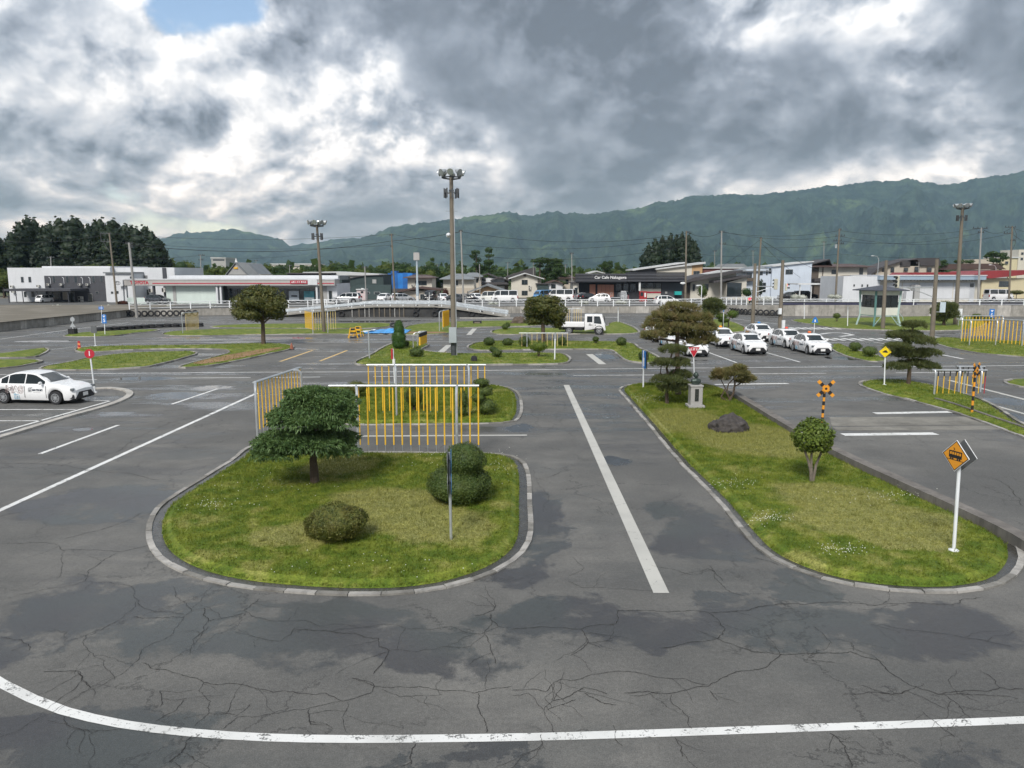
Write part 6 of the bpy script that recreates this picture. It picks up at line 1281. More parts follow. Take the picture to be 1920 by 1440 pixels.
MB().box(T.x-0.10, T.x-0.02, -0.1, 0.1, T.z-0.55, T.z).build('plate', M_SRED, r_); MB().box(T.x-0.03, T.x+0.09, -0.12, 0.12, T.z-0.9, T.z-0.56).build('plate', M_SW, r_)

# ------------------------------------------------------------------ bust, boulders, tyres, tarpaulin, barricades
M_GRAN = mat('granite', (0.34, 0.33, 0.315), 0.6, 0, 0.15, 30.0, 0.1, 60); M_GRAN_D = mat('dark_inscription_slab', (0.035, 0.038, 0.036), 0.25, 0, 0.15, 6.0); M_BRONZE = mat('bronze_patina', (0.055, 0.075, 0.065), 0.45, 0.5, 0.3, 7.0); M_ROCK = mat('dark_boulder', (0.055, 0.048, 0.045), 0.85, 0, 0.5, 5.0, 1.0, 7)
def bust():
    p = G(1303, 764, 0.1); s = 1.0; t = thing('memorial_bust', 'bronze bust on a granite pedestal on the right lawn', 'statue', p); k = p.y/math.cos(PITCH)/FPX
    hp = ZT(721, p.y)-0.1; hb = ZT(697, p.y)-0.1
    MB().box(-0.36, 0.36, -0.36, 0.36, -0.1, 0.14).build('plinth', M_GRAN, t, bevel=0.015); MB().box(-0.26, 0.26, -0.26, 0.26, 0.14, hp-0.07).build('pedestal', M_GRAN, t, bevel=0.01); MB().box(-0.29, 0.29, -0.29, 0.29, hp-0.07, hp).build('cap', M_GRAN, t, bevel=0.012); MB().box(-0.085, 0.085, -0.272, -0.255, 0.32, hp-0.16).build('inscription', M_GRAN_D, t)
    H = hb-hp; mb = MB()
    for c, r in (((0, 0.02, 0.74*H), (0.105, 0.125, 0.145)), ((0, -0.03, 0.66*H), (0.08, 0.09, 0.10)), ((0, 0.0, 0.5*H), (0.065, 0.07, 0.12)), ((0, 0.0, 0.26*H), (0.20, 0.13, 0.14)), ((0.13, 0.0, 0.27*H), (0.10, 0.10, 0.11)), ((-0.13, 0.0, 0.27*H), (0.10, 0.10, 0.11)), ((0, 0, 0.10*H), (0.18, 0.12, 0.14)), ((0, -0.125, 0.72*H), (0.022, 0.035, 0.04)), ((0.108, 0.02, 0.72*H), (0.02, 0.03, 0.045)), ((-0.108, 0.02, 0.72*H), (0.02, 0.03, 0.045)), ((0, -0.10, 0.615*H), (0.05, 0.03, 0.02))):
        mb.ell((c[0], c[1], hp+c[2]), r, 16, 10)
    o = mb.build('bust', M_BRONZE, t); rm = o.modifiers.new('fuse', 'REMESH'); rm.mode = 'VOXEL'; rm.voxel_size = 0.014; rm.use_smooth_shade = True; sm = o.modifiers.new('soft', 'SMOOTH'); sm.iterations = 3
bust()
def boulder(label, base, lobes, m, seed, z0=0.1):
    b = G(*base, z0); t = thing('boulder', label, 'rock', b); k = b.y/math.cos(PITCH)/FPX; me = bpy.data.meshes.new('stone'); bm = bmesh.new()
    bmesh.ops.create_icosphere(bm, subdivisions=4, radius=1.0); rx, rz = lobes
    for v in bm.verts:
        n = v.co.normalized(); d = 1+0.22*mnoise.noise(n*1.6+Vector((seed, 0, 0)))+0.14*mnoise.noise(n*4+Vector((0, seed, 0)))+0.06*mnoise.noise(n*9)
        v.co = Vector((n.x*rx*k*d, n.y*rx*k*0.7*d, max(-0.15, n.z*rz*k*d*1.25)))
    bm.to_mesh(me); bm.free(); me.materials.append(m); link('stone', me, t)
    mb = MB()                               # tufts of longer grass at its foot
    rr = random.Random(seed)
    for i in range(160):
        a_ = rr.uniform(0, 6.28); x, y = math.cos(a_)*rx*k*rr.uniform(0.85, 1.08), math.sin(a_)*rx*k*0.7*rr.uniform(0.85, 1.1); h = rr.uniform(0.06, 0.16); mb.add([(x-0.01, y, 0), (x+0.01, y, 0), (x+rr.uniform(-.05, .05), y+rr.uniform(-.05, .05), h)], [(0, 1, 2)])
    mb.build('tuft', M_BLADE, t)['kind'] = 'stuff'
boulder('large dark rough boulder lying on the right lawn', (1367, 808), (37, 24), M_ROCK, 3.3); boulder('small brown dome-shaped boulder left of the flat-crowned tree', (973, 606), (14, 10), mat('brown_boulder', (0.10, 0.075, 0.06), 0.9, 0, 0.3, 3.0, 0.8, 6), 5.1)
p = G(895, 608); t_ = thing('metal_box', 'low black metal box on the far grass strip', 'box', p); MB().box(-0.5, 0.5, -0.3, 0.3, 0.05, 0.42).build('body', M_BLACK, t_, bevel=0.03); MB().box(-0.32, 0.32, -0.31, -0.298, 0.14, 0.3).build('slot', M_POLE, t_)
p = G(889, 680); t_ = thing('drain_box', 'small black box on the front edge of the middle lawn', 'box', p); MB().box(-0.20, 0.20, -0.2, 0.2, 0.05, 0.38).build('body', M_BLACK, t_, bevel=0.03); MB().box(-0.15, 0.15, -0.15, 0.15, 0.38, 0.45).build('lid', M_BLACK, t_)
TYRE_ME = None
def tyre_mesh():
    R0, r = 0.33, 0.11; pr = [(R0+r*math.cos(a), r*0.9*math.sin(a)) for a in (2*math.pi*k/8 for k in range(9))]
    return MB().lathe(pr, 18, cap=False).mesh('tyre', M_TYRE, True)
TYRE_ME = tyre_mesh()
def tyre_row(label, pts, step, upright, z, group, layers=1, jitter=0.1):
    P = catmull(pts, False, 0.2); acc = 0; last = P[0]; out = [P[0]]
    for p in P[1:]:
        acc += (p-last).length; last = p
        if acc >= step: out.append(p); acc = 0
    for i, p in enumerate(out):
        d = out[min(i+1, len(out)-1)]-out[max(i-1, 0)]; yaw = math.atan2(d.y, d.x)
        for L in range(layers):
            o = link('tyre', TYRE_ME, None); tagit(o, label, 'tyre', group)
            if upright: o.location = (p.x, p.y, z+0.43); o.rotation_euler = (R(90)+random.uniform(-0.12, 0.12), 0, yaw+random.uniform(-jitter, jitter))
            else: o.location = (p.x+random.uniform(-.03, .03), p.y+random.uniform(-.03, .03), z+0.10+L*0.20); o.rotation_euler = (random.uniform(-.05, .05), random.uniform(-.05, .05), random.uniform(0, 6))
tyre_row('old black tyre standing in the row against the wall below the showroom railing', [Vector((G(246, 593).x, WALL[1].y-0.32)), Vector((G(300, 592).x, WALL[1].y+0.45)), Vector((G(384, 591.3).x, WALL[1].y+1.9))], 0.62, True, 0.0, 'tyres standing along the left wall')
tyre_row('old black tyre in the row below the curved railing at right', [WALL[6]+Vector((0.4, -0.45)), WALL[7]+Vector((0, -0.45)), WALL[8]+Vector((0, -0.42))], 0.72, True, 0.0, 'tyres standing along the right wall')
tyre_row('black tyre laid in the low tyre barrier beside the left blue S sign', [G(188, 621).xy, G(240, 617.5).xy, G(300, 614).xy, G(382, 612).xy], 0.80, False, 0.0, 'low double tyre barrier on the left', 2)
def lone_tyre(label, loc, rot): o = link('tyre', TYRE_ME, None, loc); o.rotation_euler = rot; tagit(o, label, 'tyre')
def tarp():
    b = G(728, 622, 0.12); t = thing('tarpaulin', 'crumpled bright blue tarpaulin on the grass behind the cone-shaped conifer', 'tarpaulin', b); V = []; nx, ny = 26, 14
    for i in range(nx):
        for j in range(ny):
            u, v = i/(nx-1)*2-1, j/(ny-1)*2-1; e = max(0, 1-u*u*0.9)*max(0, 1-v*v)
            V.append((u*2.1*(1+0.08*mnoise.noise(Vector((v*3, 0, 1)))), v*2.2+0.3*mnoise.noise(Vector((u*3, 2, 0))), 0.03+e*0.42*(0.6+0.5*u)+0.16*e*mnoise.noise(Vector((u*4, v*4, 3)))+0.05*mnoise.noise(Vector((u*9, v*9, 1)))))
    F = [(i*ny+j, (i+1)*ny+j, (i+1)*ny+j+1, i*ny+j+1) for i in range(nx-1) for j in range(ny-1)]
    me = MB().add(V, F).mesh('sheet', mat('tarp_blue', (0.06, 0.30, 0.66), 0.45, 0, 0.3, 1.5)); link('sheet', me, t)
    MB().add([(x-0.6, y, z+0.012) for x, y, z in V[:9*ny] if True], [(i*ny+j, (i+1)*ny+j, (i+1)*ny+j+1, i*ny+j+1) for i in range(8) for j in range(4, 9)]).build('faded_fold', mat('tarp_faded', (0.60, 0.66, 0.70), 0.5), t)
    q = AT(728, 614, b.y-0.5); lone_tyre('black tyre resting on the blue tarpaulin', (q.x+0.5, b.y-0.1, 0.80), (R(24), R(8), 0))
tarp()
def barricade(label, base, yaw, s=1.0):
    b = G(*base); t = thing('barricade', label, 'barricade', b, yaw)
    for y in (-0.22, 0.22):
        MB().tube([(-0.42, y*1.3, 0), (-0.22, y*0.4, 0.95), (0.22, y*0.4, 0.95), (0.42, y*1.3, 0)], 0.03, 6).build('frame', M_YSUN, t); MB().cyl((-0.38, y*1.1, 0.3), (0.38, y*1.1, 0.3), 0.025, n=6).build('crossbar', M_YSUN, t)
    for k in range(3): MB().box(-0.30+0.05*k, 0.30-0.05*k, -0.03, 0.03, 0.42+k*0.17, 0.54+k*0.17).build('stripe', M_TRIM if k % 2 == 0 else M_YSUN, t)
    MB().box(-0.25, 0.25, -0.15, 0.15, 0.0, 0.10).build('weight', M_BLACK, t)
barricade('yellow A-frame barricade, left one of two on the far grass edge', (662, 634), R(20)); barricade('yellow A-frame barricade with black stripes, right one of two', (672, 631), R(-15))

# ------------------------------------------------------------------ practice ramp
M_RAIL = mat('ramp_rail_steel', (0.50, 0.54, 0.57), 0.45, 0.2, 0.15, 1.2, dirt=0.3)
def ramp():
    Y = G(700, 594.5).y; x0, xa, xb, x1 = XT(478, 596, Y), XT(690, 575, Y), XT(830, 575, Y), XT(957, 598, Y); zp = ZT(574, Y); D = 6.0
    t = thing('practice_ramp', 'long dark practice ramp with a flat top and white guard rails behind the course', 'ramp', ((x0+x1)/2, Y, 0))
    side = [(x0, 0.0), (xa, zp), (xb, zp), (x1, 0.05)]; N = 24
    def zr(x): return float(np.interp(x, [p[0] for p in side], [p[1] for p in side]))
    MB().prism([(x0, -0.05), (x0, 0.03)]+[(x, zr(x)-0.22) for x in np.linspace(x0+1.5, x1-1.5, N)]+[(x1, 0.03), (x1, -0.05)], 'y', Y+0.25, Y+D).build('core', mat('ramp_dark_wall', (0.045, 0.045, 0.045), 0.9, 0, 0.4, 0.6, dirt=0.5), t, world=True)  # dark wall colour of the ramp body
    xs = np.linspace(x0, x1, 18)
    for a_, b_ in zip(xs, xs[1:]): MB().add([(x, y, z) for x in (a_, b_-0.02) for y in (Y-0.05, Y+D) for z in (zr(x)-0.16, zr(x)+0.02)], [(0, 1, 5, 4), (2, 6, 7, 3), (1, 3, 7, 5), (0, 4, 6, 2), (0, 2, 3, 1), (4, 5, 7, 6)]).build('deck_slab', M_CONC, t, world=True)
    for y in (Y, Y+D-0.1):
        MB().tube([(x, y, zr(x)+0.55) for x in np.linspace(x0+0.4, x1-0.3, 24)], 0.03, 6).build('rail', M_RAIL, t, world=True)
        V = []; q = np.linspace(x0+0.4, x1-0.3, 24)
        for x in q:
            for dz, dy in ((0.26, 0), (0.31, -0.05), (0.37, 0), (0.43, -0.05), (0.50, 0)): V.append((x, y-0.06+dy, zr(x)+dz))
        MB().add(V, [(i*5+j, (i+1)*5+j, (i+1)*5+j+1, i*5+j+1) for i in range(23) for j in range(4)]).build('guard_beam', M_RAIL, t, world=True)
        for x in np.linspace(x0+1, x1-0.6, 20): MB().box(x-0.06, x+0.06, y-0.03, y+0.06, zr(x)-0.15, zr(x)+0.55).build('rail_post', M_WMETAL, t, world=True)
    for px in (660, 673, 684, 692, 701, 711, 721, 731, 740, 749, 757):
        x = XT(px, 590, Y); MB().box(x-0.06, x+0.06, Y+0.1, Y+0.2, 0, zr(x)-0.24).build('prop', M_POLE if px % 2 else M_POLE_G, t, world=True)
    for k, px in enumerate((779, 781, 815, 818, 884, 640, 902)):
        x = XT(px, 590, Y); o = link('tyre', TYRE_ME, None, (x, Y+0.12, 0.43+(0.8 if px in (781, 818) else 0))); o.rotation_euler = (R(90), 0, 0); tagit(o, 'black tyre hanging on the dark side wall of the ramp', 'tyre', 'tyres on the ramp wall')
    MB().box(XT(862, 594, Y-3), XT(1010, 594, Y-3), Y-3.1, Y-2.9, 0.0, 0.10).build('kerb_beam', M_CONC_L, t, world=True)
ramp()

# ------------------------------------------------------------------ control hut
def hut():
    b = G(1646, 612); k = b.y/math.cos(PITCH)/FPX; t = thing('control_hut', 'small raised observation hut on teal legs with a dark eaved roof', 'hut', b, R(8)); Y = b.y
    M_TEAL = mat('teal_paint', (0.13, 0.27, 0.26), 0.55, 0, 0.12, 2.0, dirt=0.2); M_TEALL = mat('pale_teal_paint', (0.42, 0.55, 0.54), 0.55, 0, 0.1, 2.0); M_HW = mat('hut_white_board', (0.66, 0.66, 0.60), 0.6, 0, 0.06, 1.0, dirt=0.15); M_ROOF = mat('hut_roof', (0.06, 0.065, 0.08), 0.6, 0, 0.15, 1.0)
    z0, zw, z2, z3 = ZT(590, Y), ZT(576, Y), ZT(553, Y), ZT(545, Y); w = 1.38
    for sx in (-1, 1):
        for sy in (-1, 1): MB().tube([(sx*(w+0.25), sy*(w+0.25), 0), (sx*w, sy*w, z0), (sx*(w+0.12), sy*(w+0.12), z3)], [0.10, 0.11, 0.13], 6).build('leg', M_TEAL if sx*sy > 0 else M_TEALL, t)
        MB().cyl((sx*(w+0.1), -w-0.1, 0.2), (sx*0.5, -w, z0), 0.04, n=5).build('brace', M_TEALL, t)
    MB().box(-w, w, -w, w, z0-0.12, z0).build('floor', M_TEALL, t)
    for i in range(2):
        s = -1 if i == 0 else 1
        MB().box(-w, w, s*w-0.04, s*w+0.04, z0, zw).build('panel', M_HW, t); MB().box(s*w-0.04, s*w+0.04, -w+0.05, w-0.05, z0, zw).build('panel', M_HW, t)
        for k2 in range(3):
            a_ = -w+0.12+k2*(2*w-0.2)/3; b_ = a_+(2*w-0.2)/3-0.08
            MB().box(a_, b_, s*(w-0.02)-0.02, s*(w-0.02)+0.02, zw+0.03, z2).build('window', M_CGLASS, t); MB().box(s*(w-0.02)-0.02, s*(w-0.02)+0.02, a_, b_, zw+0.03, z2).build('window', M_CGLASS, t)
        MB().box(-w, w, s*w-0.05, s*w+0.05, z2, z3).build('head_panel', M_HW, t); MB().box(s*w-0.05, s*w+0.05, -w+0.06, w-0.06, z2, z3).build('head_panel', M_HW, t)
    e = w+0.72; V = [(-e, -e, z3), (e, -e, z3), (e, e, z3), (-e, e, z3), (-e, -e, z3+0.1), (e, -e, z3+0.1), (e, e, z3+0.1), (-e, e, z3+0.1), (0, 0, z3+0.62)]
    MB().add(V, [(3, 2, 1, 0), (0, 1, 5, 4), (1, 2, 6, 5), (2, 3, 7, 6), (3, 0, 4, 7), (4, 5, 8), (5, 6, 8), (6, 7, 8), (7, 4, 8)]).build('roof', M_ROOF, t)
    for s in (0, 0.7):
        MB().cyl((w+0.15+s, -w-0.1, z0+0.05 if s == 0 else z0*0.0+0.05), (w+0.15+s, -w-0.1, 0.0 if s == 0 else 0.05), 0.03, n=5)
    for k2 in range(7):
        f = k2/7; MB().box(w+0.1+f*1.0, w+0.38+f*1.0, -0.6, 0.1, z0*(1-f)-0.05, z0*(1-f)).build('step', M_TEALL, t)
    for y in (-0.62, 0.12):
        MB().cyl((w+0.1, y, z0), (w+1.35, y, 0), 0.05, n=5).build('stringer', M_TEALL, t); MB().tube([(w+0.1, y, z0+0.9), (w+1.2, y, 1.0), (w+1.35, y, 0)], 0.03, 5).build('handrail', M_TEALL, t)
hut()

# ------------------------------------------------------------------ buildings behind the street
def wm(name, c, **k): return mat(name, c, k.pop('rough', 0.75), 0, 0.06, 0.5, dirt=k.pop('dirt', 0.12))
W_WHITE = wm('wall_white', (0.60, 0.615, 0.635)); W_CREAM = wm('wall_cream', (0.56, 0.53, 0.46)); W_BEIGE = wm('wall_beige', (0.46, 0.41, 0.34)); W_DARK = wm('wall_charcoal', (0.060, 0.062, 0.072)); W_GREEN = wm('wall_dark_green', (0.035, 0.055, 0.055)); W_OR = wm('wall_ochre', (0.46, 0.30, 0.16)); W_BLK = wm('wall_black', (0.022, 0.024, 0.030)); W_BLUEW = wm('wall_bluish_white', (0.54, 0.60, 0.68)); W_BRN = wm('wall_brown', (0.10, 0.08, 0.065)); W_GREY = wm('wall_grey', (0.36, 0.36, 0.35)); W_YEL = wm('wall_pale_yellow', (0.56, 0.50, 0.33)); W_PINK = wm('wall_salmon', (0.42, 0.20, 0.14)); W_MINT = wm('wall_mint', (0.56, 0.64, 0.60)); W_BRICK = wm('wall_dark_red', (0.16, 0.06, 0.055))
R_DARK = mat('roof_dark', (0.055, 0.050, 0.052), 0.6, 0, 0.15, 0.6); R_GREY = mat('roof_grey', (0.19, 0.205, 0.215), 0.55, 0, 0.15, 0.6); R_BRN = mat('roof_brown', (0.075, 0.045, 0.038), 0.6, 0, 0.15, 0.6); R_RED = mat('roof_red', (0.24, 0.032, 0.035), 0.5, 0, 0.15, 0.6); R_LIGHT = mat('roof_light', (0.50, 0.51, 0.51), 0.5, 0, 0.1, 0.6)
W_FR = mat('window_frame', (0.20, 0.20, 0.20), 0.5); W_FRW = mat('window_frame_white', (0.62, 0.63, 0.63), 0.5); W_GL = glass(); M_AC = mat('air_conditioner', (0.55, 0.54, 0.50), 0.6)
class Bld:
    def __init__(s, label, px, Y, name='house', cat='house', group=None):
        s.Y = Y; s.zg = zt(Y); s.root = thing(name, label, cat, (XT(px, 540, Y), Y, s.zg), group=group); s.k = 0
    def X(s, px): return AT(px, 540, s.Y).x
    def Z(s, py): return s.zg-0.3 if py is None else ZT(py, s.Y)
    def box(s, name, x0, x1, y0, y1, m, d0=0.0, d1=8.0, parent=None, bevel=0):
        s.k += 1; e = (s.k % 7)*0.0015        # keep neighbouring faces off one plane
        o = MB().box(s.X(x0), s.X(x1), s.Y+d0-e, s.Y+d1, s.Z(y1), s.Z(y0)); q = o.mesh(name, m, bevel=bevel, off=s.root.location)
        return link(name, q, parent or s.root)
    def win(s, x0, x1, y0, y1, d=0.0, fr=None, panes=1, gl=None, name='window'):
        f = s.box(name, x0, x1, y0, y1, fr or W_FR, d-0.05, d+0.05); i = 0.9*(x1-x0)/(x1-x0+1)*0.5+0.15
        w_ = (x1-x0-0.7)/panes
        for p in range(panes): s.box('pane', x0+0.35+p*w_+0.12, x0+0.35+(p+1)*w_-0.12, y0+0.35, y1-0.35, gl or W_GL, d-0.075, d-0.045, f)
        return f
    def wins(s, lst, **k):
        for w in lst: s.win(*w, **k)
    def prism(s, name, pts, m, d0, d1):        # pixel outline extruded in depth
        P = [(s.X(x), s.Z(y)) for x, y in pts]; b = MB().prism(P, 'y', s.Y+d0, s.Y+d1); return link(name, b.mesh(name, m, off=s.root.location), s.root)
    def gable(s, x0, x1, ye, ya, m, d0, d1, xa=None, th=2.2):   # ridge runs away from the camera
        xa = (x0+x1)/2 if xa is None else xa
        return s.prism('roof', [(x0, ye), (xa, ya), (x1, ye), (x1, ye+th), (xa, ya+th), (x0, ye+th)], m, d0, d1)
    def hip(s, x0, x1, ye, yr, m, d0, d1, xr0=None, xr1=None, th=1.0):
        X0, X1, ze, zr = s.X(x0), s.X(x1), s.Z(ye), s.Z(yr); A = s.Y+d0; B = s.Y+d1; M_ = (A+B)/2; xr0 = s.X(xr0) if xr0 else X0+(X1-X0)*0.3; xr1 = s.X(xr1) if xr1 else X1-(X1-X0)*0.3; zl = s.Z(ye+th)
        V = [(X0, A, ze), (X1, A, ze), (X1, B, ze), (X0, B, ze), (xr0, M_, zr), (xr1, M_, zr), (X0, A, zl), (X1, A, zl), (X1, B, zl), (X0, B, zl)]
        b = MB().add(V, [(0, 1, 5, 4), (1, 2, 5), (2, 3, 4, 5), (3, 0, 4), (6, 7, 1, 0), (7, 8, 2, 1), (8, 9, 3, 2), (9, 6, 0, 3), (9, 8, 7, 6)]); return link('roof', b.mesh('roof', m, off=s.root.location), s.root)
    def ac(s, x, y, d=0.0, w=4.5, h=3.6, m=None):
        f = s.box('air_conditioner', x-w/2, x+w/2, y-h/2, y+h/2, M_AC, d-0.45, d-0.02); s.box('fan_grille', x-w/2+0.5, x+0.3, y-h/2+0.5, y+h/2-0.5, M_TRIM, d-0.47, d-0.44, f)
    def text(s, txt, x, y, size, m, d=-0.08, bold=0.0): return put_text('lettering', txt, size, m, s.root, (s.X(x)-s.root.location.x, d, s.Z(y)-s.zg), 0, 0.02, bold)
# two-storey white clinic-like block
b = Bld('white two-storey flat-roofed building with a charcoal panel at left', 170, 132, 'office_building', 'building')
b.box('wall', 17, 209, 502, None, W_WHITE, 0, 14); b.box('wall', 209, 322, 501.5, None, W_WHITE, 1.5, 14); b.box('parapet', 80, 208, 499, 502, W_WHITE, 0.3, 14); b.box('panel', 85, 198, 517, 566, W_DARK, -0.06, 0.1); b.box('plinth', 22, 209, 565.5, None, W_GREY, -0.1, 0.2)
b.wins([(41, 46, 519, 529.5), (55, 60, 519, 529.5), (44, 48.5, 546.5, 557), (58, 63, 546.5, 557)]); b.wins([(101, 106, 517.5, 530), (125.5, 131, 517.5, 530), (141, 147, 517.5, 530), (174.5, 180, 517.5, 530), (189.5, 195, 517.5, 529)], d=-0.06)
b.win(91, 113, 546.5, 561, d=-0.06, panes=3); b.win(116.5, 126.5, 547, 562, d=-0.06, gl=W_BEIGE); b.win(130, 139, 547, 570, d=-0.06, fr=W_GREY, name='door'); b.win(164.5, 172.5, 550.5, 568.5, d=-0.06, fr=W_GREY, name='door'); b.win(179, 185, 546.5, 550.5, d=-0.06)
for x, y in ((25, 537), (26, 547), (74, 536), (93, 533.5), (117, 533.5), (152, 533.5), (166, 533.5), (205, 532)): b.ac(x, y, -0.08)
for y in (558, 564): b.ac(153, y, -0.3, 8, 5)
for x in (97, 122, 157, 171): MB().tube([(b.X(x)-b.root.location.x, -0.15, b.Z(532)-1.0), (b.X(x)-b.root.location.x, -0.15, b.Z(522)-1.0), (b.X(x-3)-b.root.location.x, -0.15, b.Z(519.5)-1.0)], 0.05, 6).build('pipe', W_WHITE, b.root)
b.box('canopy', 46, 166, 540.5, 544.5, W_DARK, -5.5, -0.1)
for x in (52, 66, 78, 104, 160): MB().cyl((b.X(x)-b.root.location.x, -5.2, -0.1), (b.X(x-1)-b.root.location.x, -5.2, b.Z(542)-1.0), 0.07, n=6).build('canopy_post', W_DARK, b.root)
b.box('annex', 211, 263, 512, None, W_WHITE, -2, 1.6); b.box('annex_roof', 209, 264, 510, 512.5, R_GREY, -2.4, 1.7); b.wins([(219, 223, 546, 550), (228, 233, 545, 550), (256, 260, 518, 524)], d=-2); b.box('stair_tower', 300, 306.5, 502, None, W_DARK, 1.3, 2.0); b.box('upper_window', 264, 270, 516.5, 522.5, W_FR, 1.4, 1.7); b.wins([(267, 272, 543, 556)], d=1.5); b.ac(277, 545, 1.4, 8, 7); b.ac(302, 544, 1.2, 6, 8)
# showroom
b = Bld('long single-storey car showroom with a grey fascia, red stripe and red lettering', 440, 125, 'car_showroom', 'building'); M_FAS = wm('fascia_grey', (0.40, 0.385, 0.37)); M_TRED = mat('letter_red', (0.42, 0.02, 0.045), 0.45)
b.box('wall', 311, 409, 534, None, W_MINT, 0, 10); b.box('wall', 598, 632, 532, None, W_WHITE, 0, 10); b.box('interior', 409, 600, 534, None, W_DARK, 2.4, 10); b.box('parapet', 305, 628, 516.5, 524, W_WHITE, 2.5, 10); b.box('roof', 306, 630, 517, 525, R_GREY, 2.6, 9.8)
b.box('fascia', 238, 631, 524.5, 535, M_FAS, -1.2, 2.4); b.box('fascia_cap', 238, 631.5, 522.8, 524.4, W_WHITE, -1.3, 2.4); b.box('stripe', 293, 630, 530.4, 532, M_TRED, -1.24, -1.1); b.box('soffit', 240, 629, 535, 536, W_WHITE, -1.1, 2.3)
b.box('emblem_board', 221, 239.5, 525, 536, W_WHITE, -1.5, -1.0); b.box('nameplate', 549, 581, 526, 531.8, M_TRED, -1.34, -1.05); b.box('blank_board', 581.5, 599, 523.5, 534, W_WHITE, -1.32, -1.05)
b.text('TOYOTA', 269, 530, 0.72, M_TRED, -1.24, 0.03); b.text('山形トヨタ 長井店', 565, 529, 0.30, M_SW, -1.36, 0.008)
ex, ez = b.X(230)-b.root.location.x, b.Z(530.5)-b.zg
def ellipse_ring(cx, cz, rx, rz, w, y):
    n = 28; V = [(cx+(rx+s*w)*math.cos(2*math.pi*k/n), y, cz+(rz+s*w)*math.sin(2*math.pi*k/n)) for s in (0, -1) for k in range(n)]
    return MB().add(V, [(k, (k+1) % n, (k+1) % n+n, k+n) for k in range(n)])
for q in ((0, 0, 0.46, 0.31, 0.05), (0, 0.0, 0.17, 0.30, 0.045), (0, 0.14, 0.31, 0.13, 0.045)): ellipse_ring(ex+q[0], ez+q[1], q[2], q[3], q[4], -1.52).build('emblem', M_TRIM, b.root)
for x in (234, 240, 292, 410, 417, 596): b.box('column', x-1.6, x+1.6, 535, None, W_WHITE if x != 292 else W_DARK, -0.9, -0.4)
b.box('pilaster', 324, 329.5, 536, None, W_GREY, -0.08, 0.1); b.box('low_wall', 245, 300, 557.5, None, W_MINT, -1.5, -1.1)
for k in range(9): b.win(420+k*19.5, 438.5+k*19.5, 537, 566, d=1.6, fr=W_FR, name='showroom_window')
b.box('transom', 420, 597, 536, 541, W_GREY, 1.3, 1.5); f = b.box('poster', 536.5, 555.5, 546, 564, mat('poster_pale', (0.50, 0.55, 0.60), 0.5), 1.40, 1.48); b.box('poster_car', 541, 552, 554, 557, W_DARK, 1.37, 1.40, f); f = b.box('poster', 565, 584.5, 546, 563, mat('poster_teal', (0.10, 0.34, 0.40), 0.5, 0, 0.5, 0.8), 1.40, 1.48); b.box('poster_base', 566, 583.5, 558, 562.5, mat('poster_white', (0.62, 0.68, 0.70), 0.5), 1.37, 1.40, f)
b.win(616, 622.5, 545, 566, fr=W_GREY, name='door'); b.box('wing_panel', 601, 613, 534, None, W_GREY, -0.05, 0.05); b.box('roof_unit', 525, 562, 517, 520.5, W_CREAM, 3.0, 5)
# temple-style gable behind
b = Bld('temple-like house with a steep grey gabled roof behind the showroom', 455, 152); b.box('wall', 424, 486, 514, None, W_CREAM, 1, 9); b.prism('gable_wall', [(427, 515), (443.5, 494), (463, 515)], W_GREY, 0.3, 0.6); b.gable(423, 466, 515.5, 491.5, R_GREY, 0, 9, 443.5, 1.6); b.prism('side_slope', [(444, 492), (465, 493.5), (486, 516), (466, 516)], R_GREY, 0.62, 9); b.box('gable_emblem', 440, 447, 501, 504, M_YSUN, 0.15, 0.3); b.prism('finial', [(441, 492), (443.5, 483), (446, 492)], W_FRW, 0.5, 0.7)
# roofs between showroom and dark green building
b = Bld('low charcoal flat-roofed building behind the showroom', 580, 160); b.box('wall', 540, 620, 513, None, W_BLK, 0, 10); b.box('roof', 538, 622, 511.5, 513.5, R_DARK, -0.4, 10.2); b.win(560, 575, 517, 522)
b = Bld('grey low-roofed workshop with a pale upper window left of the utility pole', 660, 165); b.box('wall', 632, 712, 515, None, W_GREY, 0, 10); b.prism('roof', [(570, 510), (628, 509), (712, 514), (712, 517), (570, 515)], R_LIGHT, -0.5, 10.5); b.box('bay', 637, 656, 521, 532, W_CREAM, -0.6, 0); b.win(645, 652, 523.5, 530, d=-0.6)
b = Bld('dark green metal-clad building with a shed roof', 680, 145); b.prism('wall', [(657, 522), (685, 516.5), (719, 515.5), (719, 570), (657, 570)], W_GREEN, 0, 10); b.prism('wall', [(632, 519), (640, 519), (640, 571), (632, 571)], W_GREEN, 0.6, 8); b.prism('wing', [(640, 548), (672, 534), (735, 534), (735, 571), (640, 571)], wm('wall_dark_teal', (0.045, 0.07, 0.07)), -1.5, 0.3); b.win(698.5, 706, 524, 531.5, fr=W_GREY, gl=W_GREY); b.wins([(686, 696, 547, 551), (704, 715, 547, 551)], d=-1.5, fr=W_FRW); b.prism('fascia', [(656, 521.6), (685, 516), (720, 515), (720, 516.2), (685, 517.2), (656, 522.8)], R_DARK, -0.3, 10.2)
b = Bld('pale pink portable cabin beside the dark green building', 676, 130, 'portable_cabin', 'cabin'); b.box('wall', 668.5, 684.5, 543, 562.5, wm('cabin_pink', (0.62, 0.52, 0.52)), 0, 2); b.box('roof', 667.5, 685.5, 542, 543.5, W_FRW, -0.2, 2.2); b.win(676, 681, 546, 549.5); b.box('vent', 676, 680, 540.5, 542.2, W_FRW, 0.5, 1.2); b.box('skirt', 669, 684, 562.3, None, W_GREY, 0.1, 1.9)
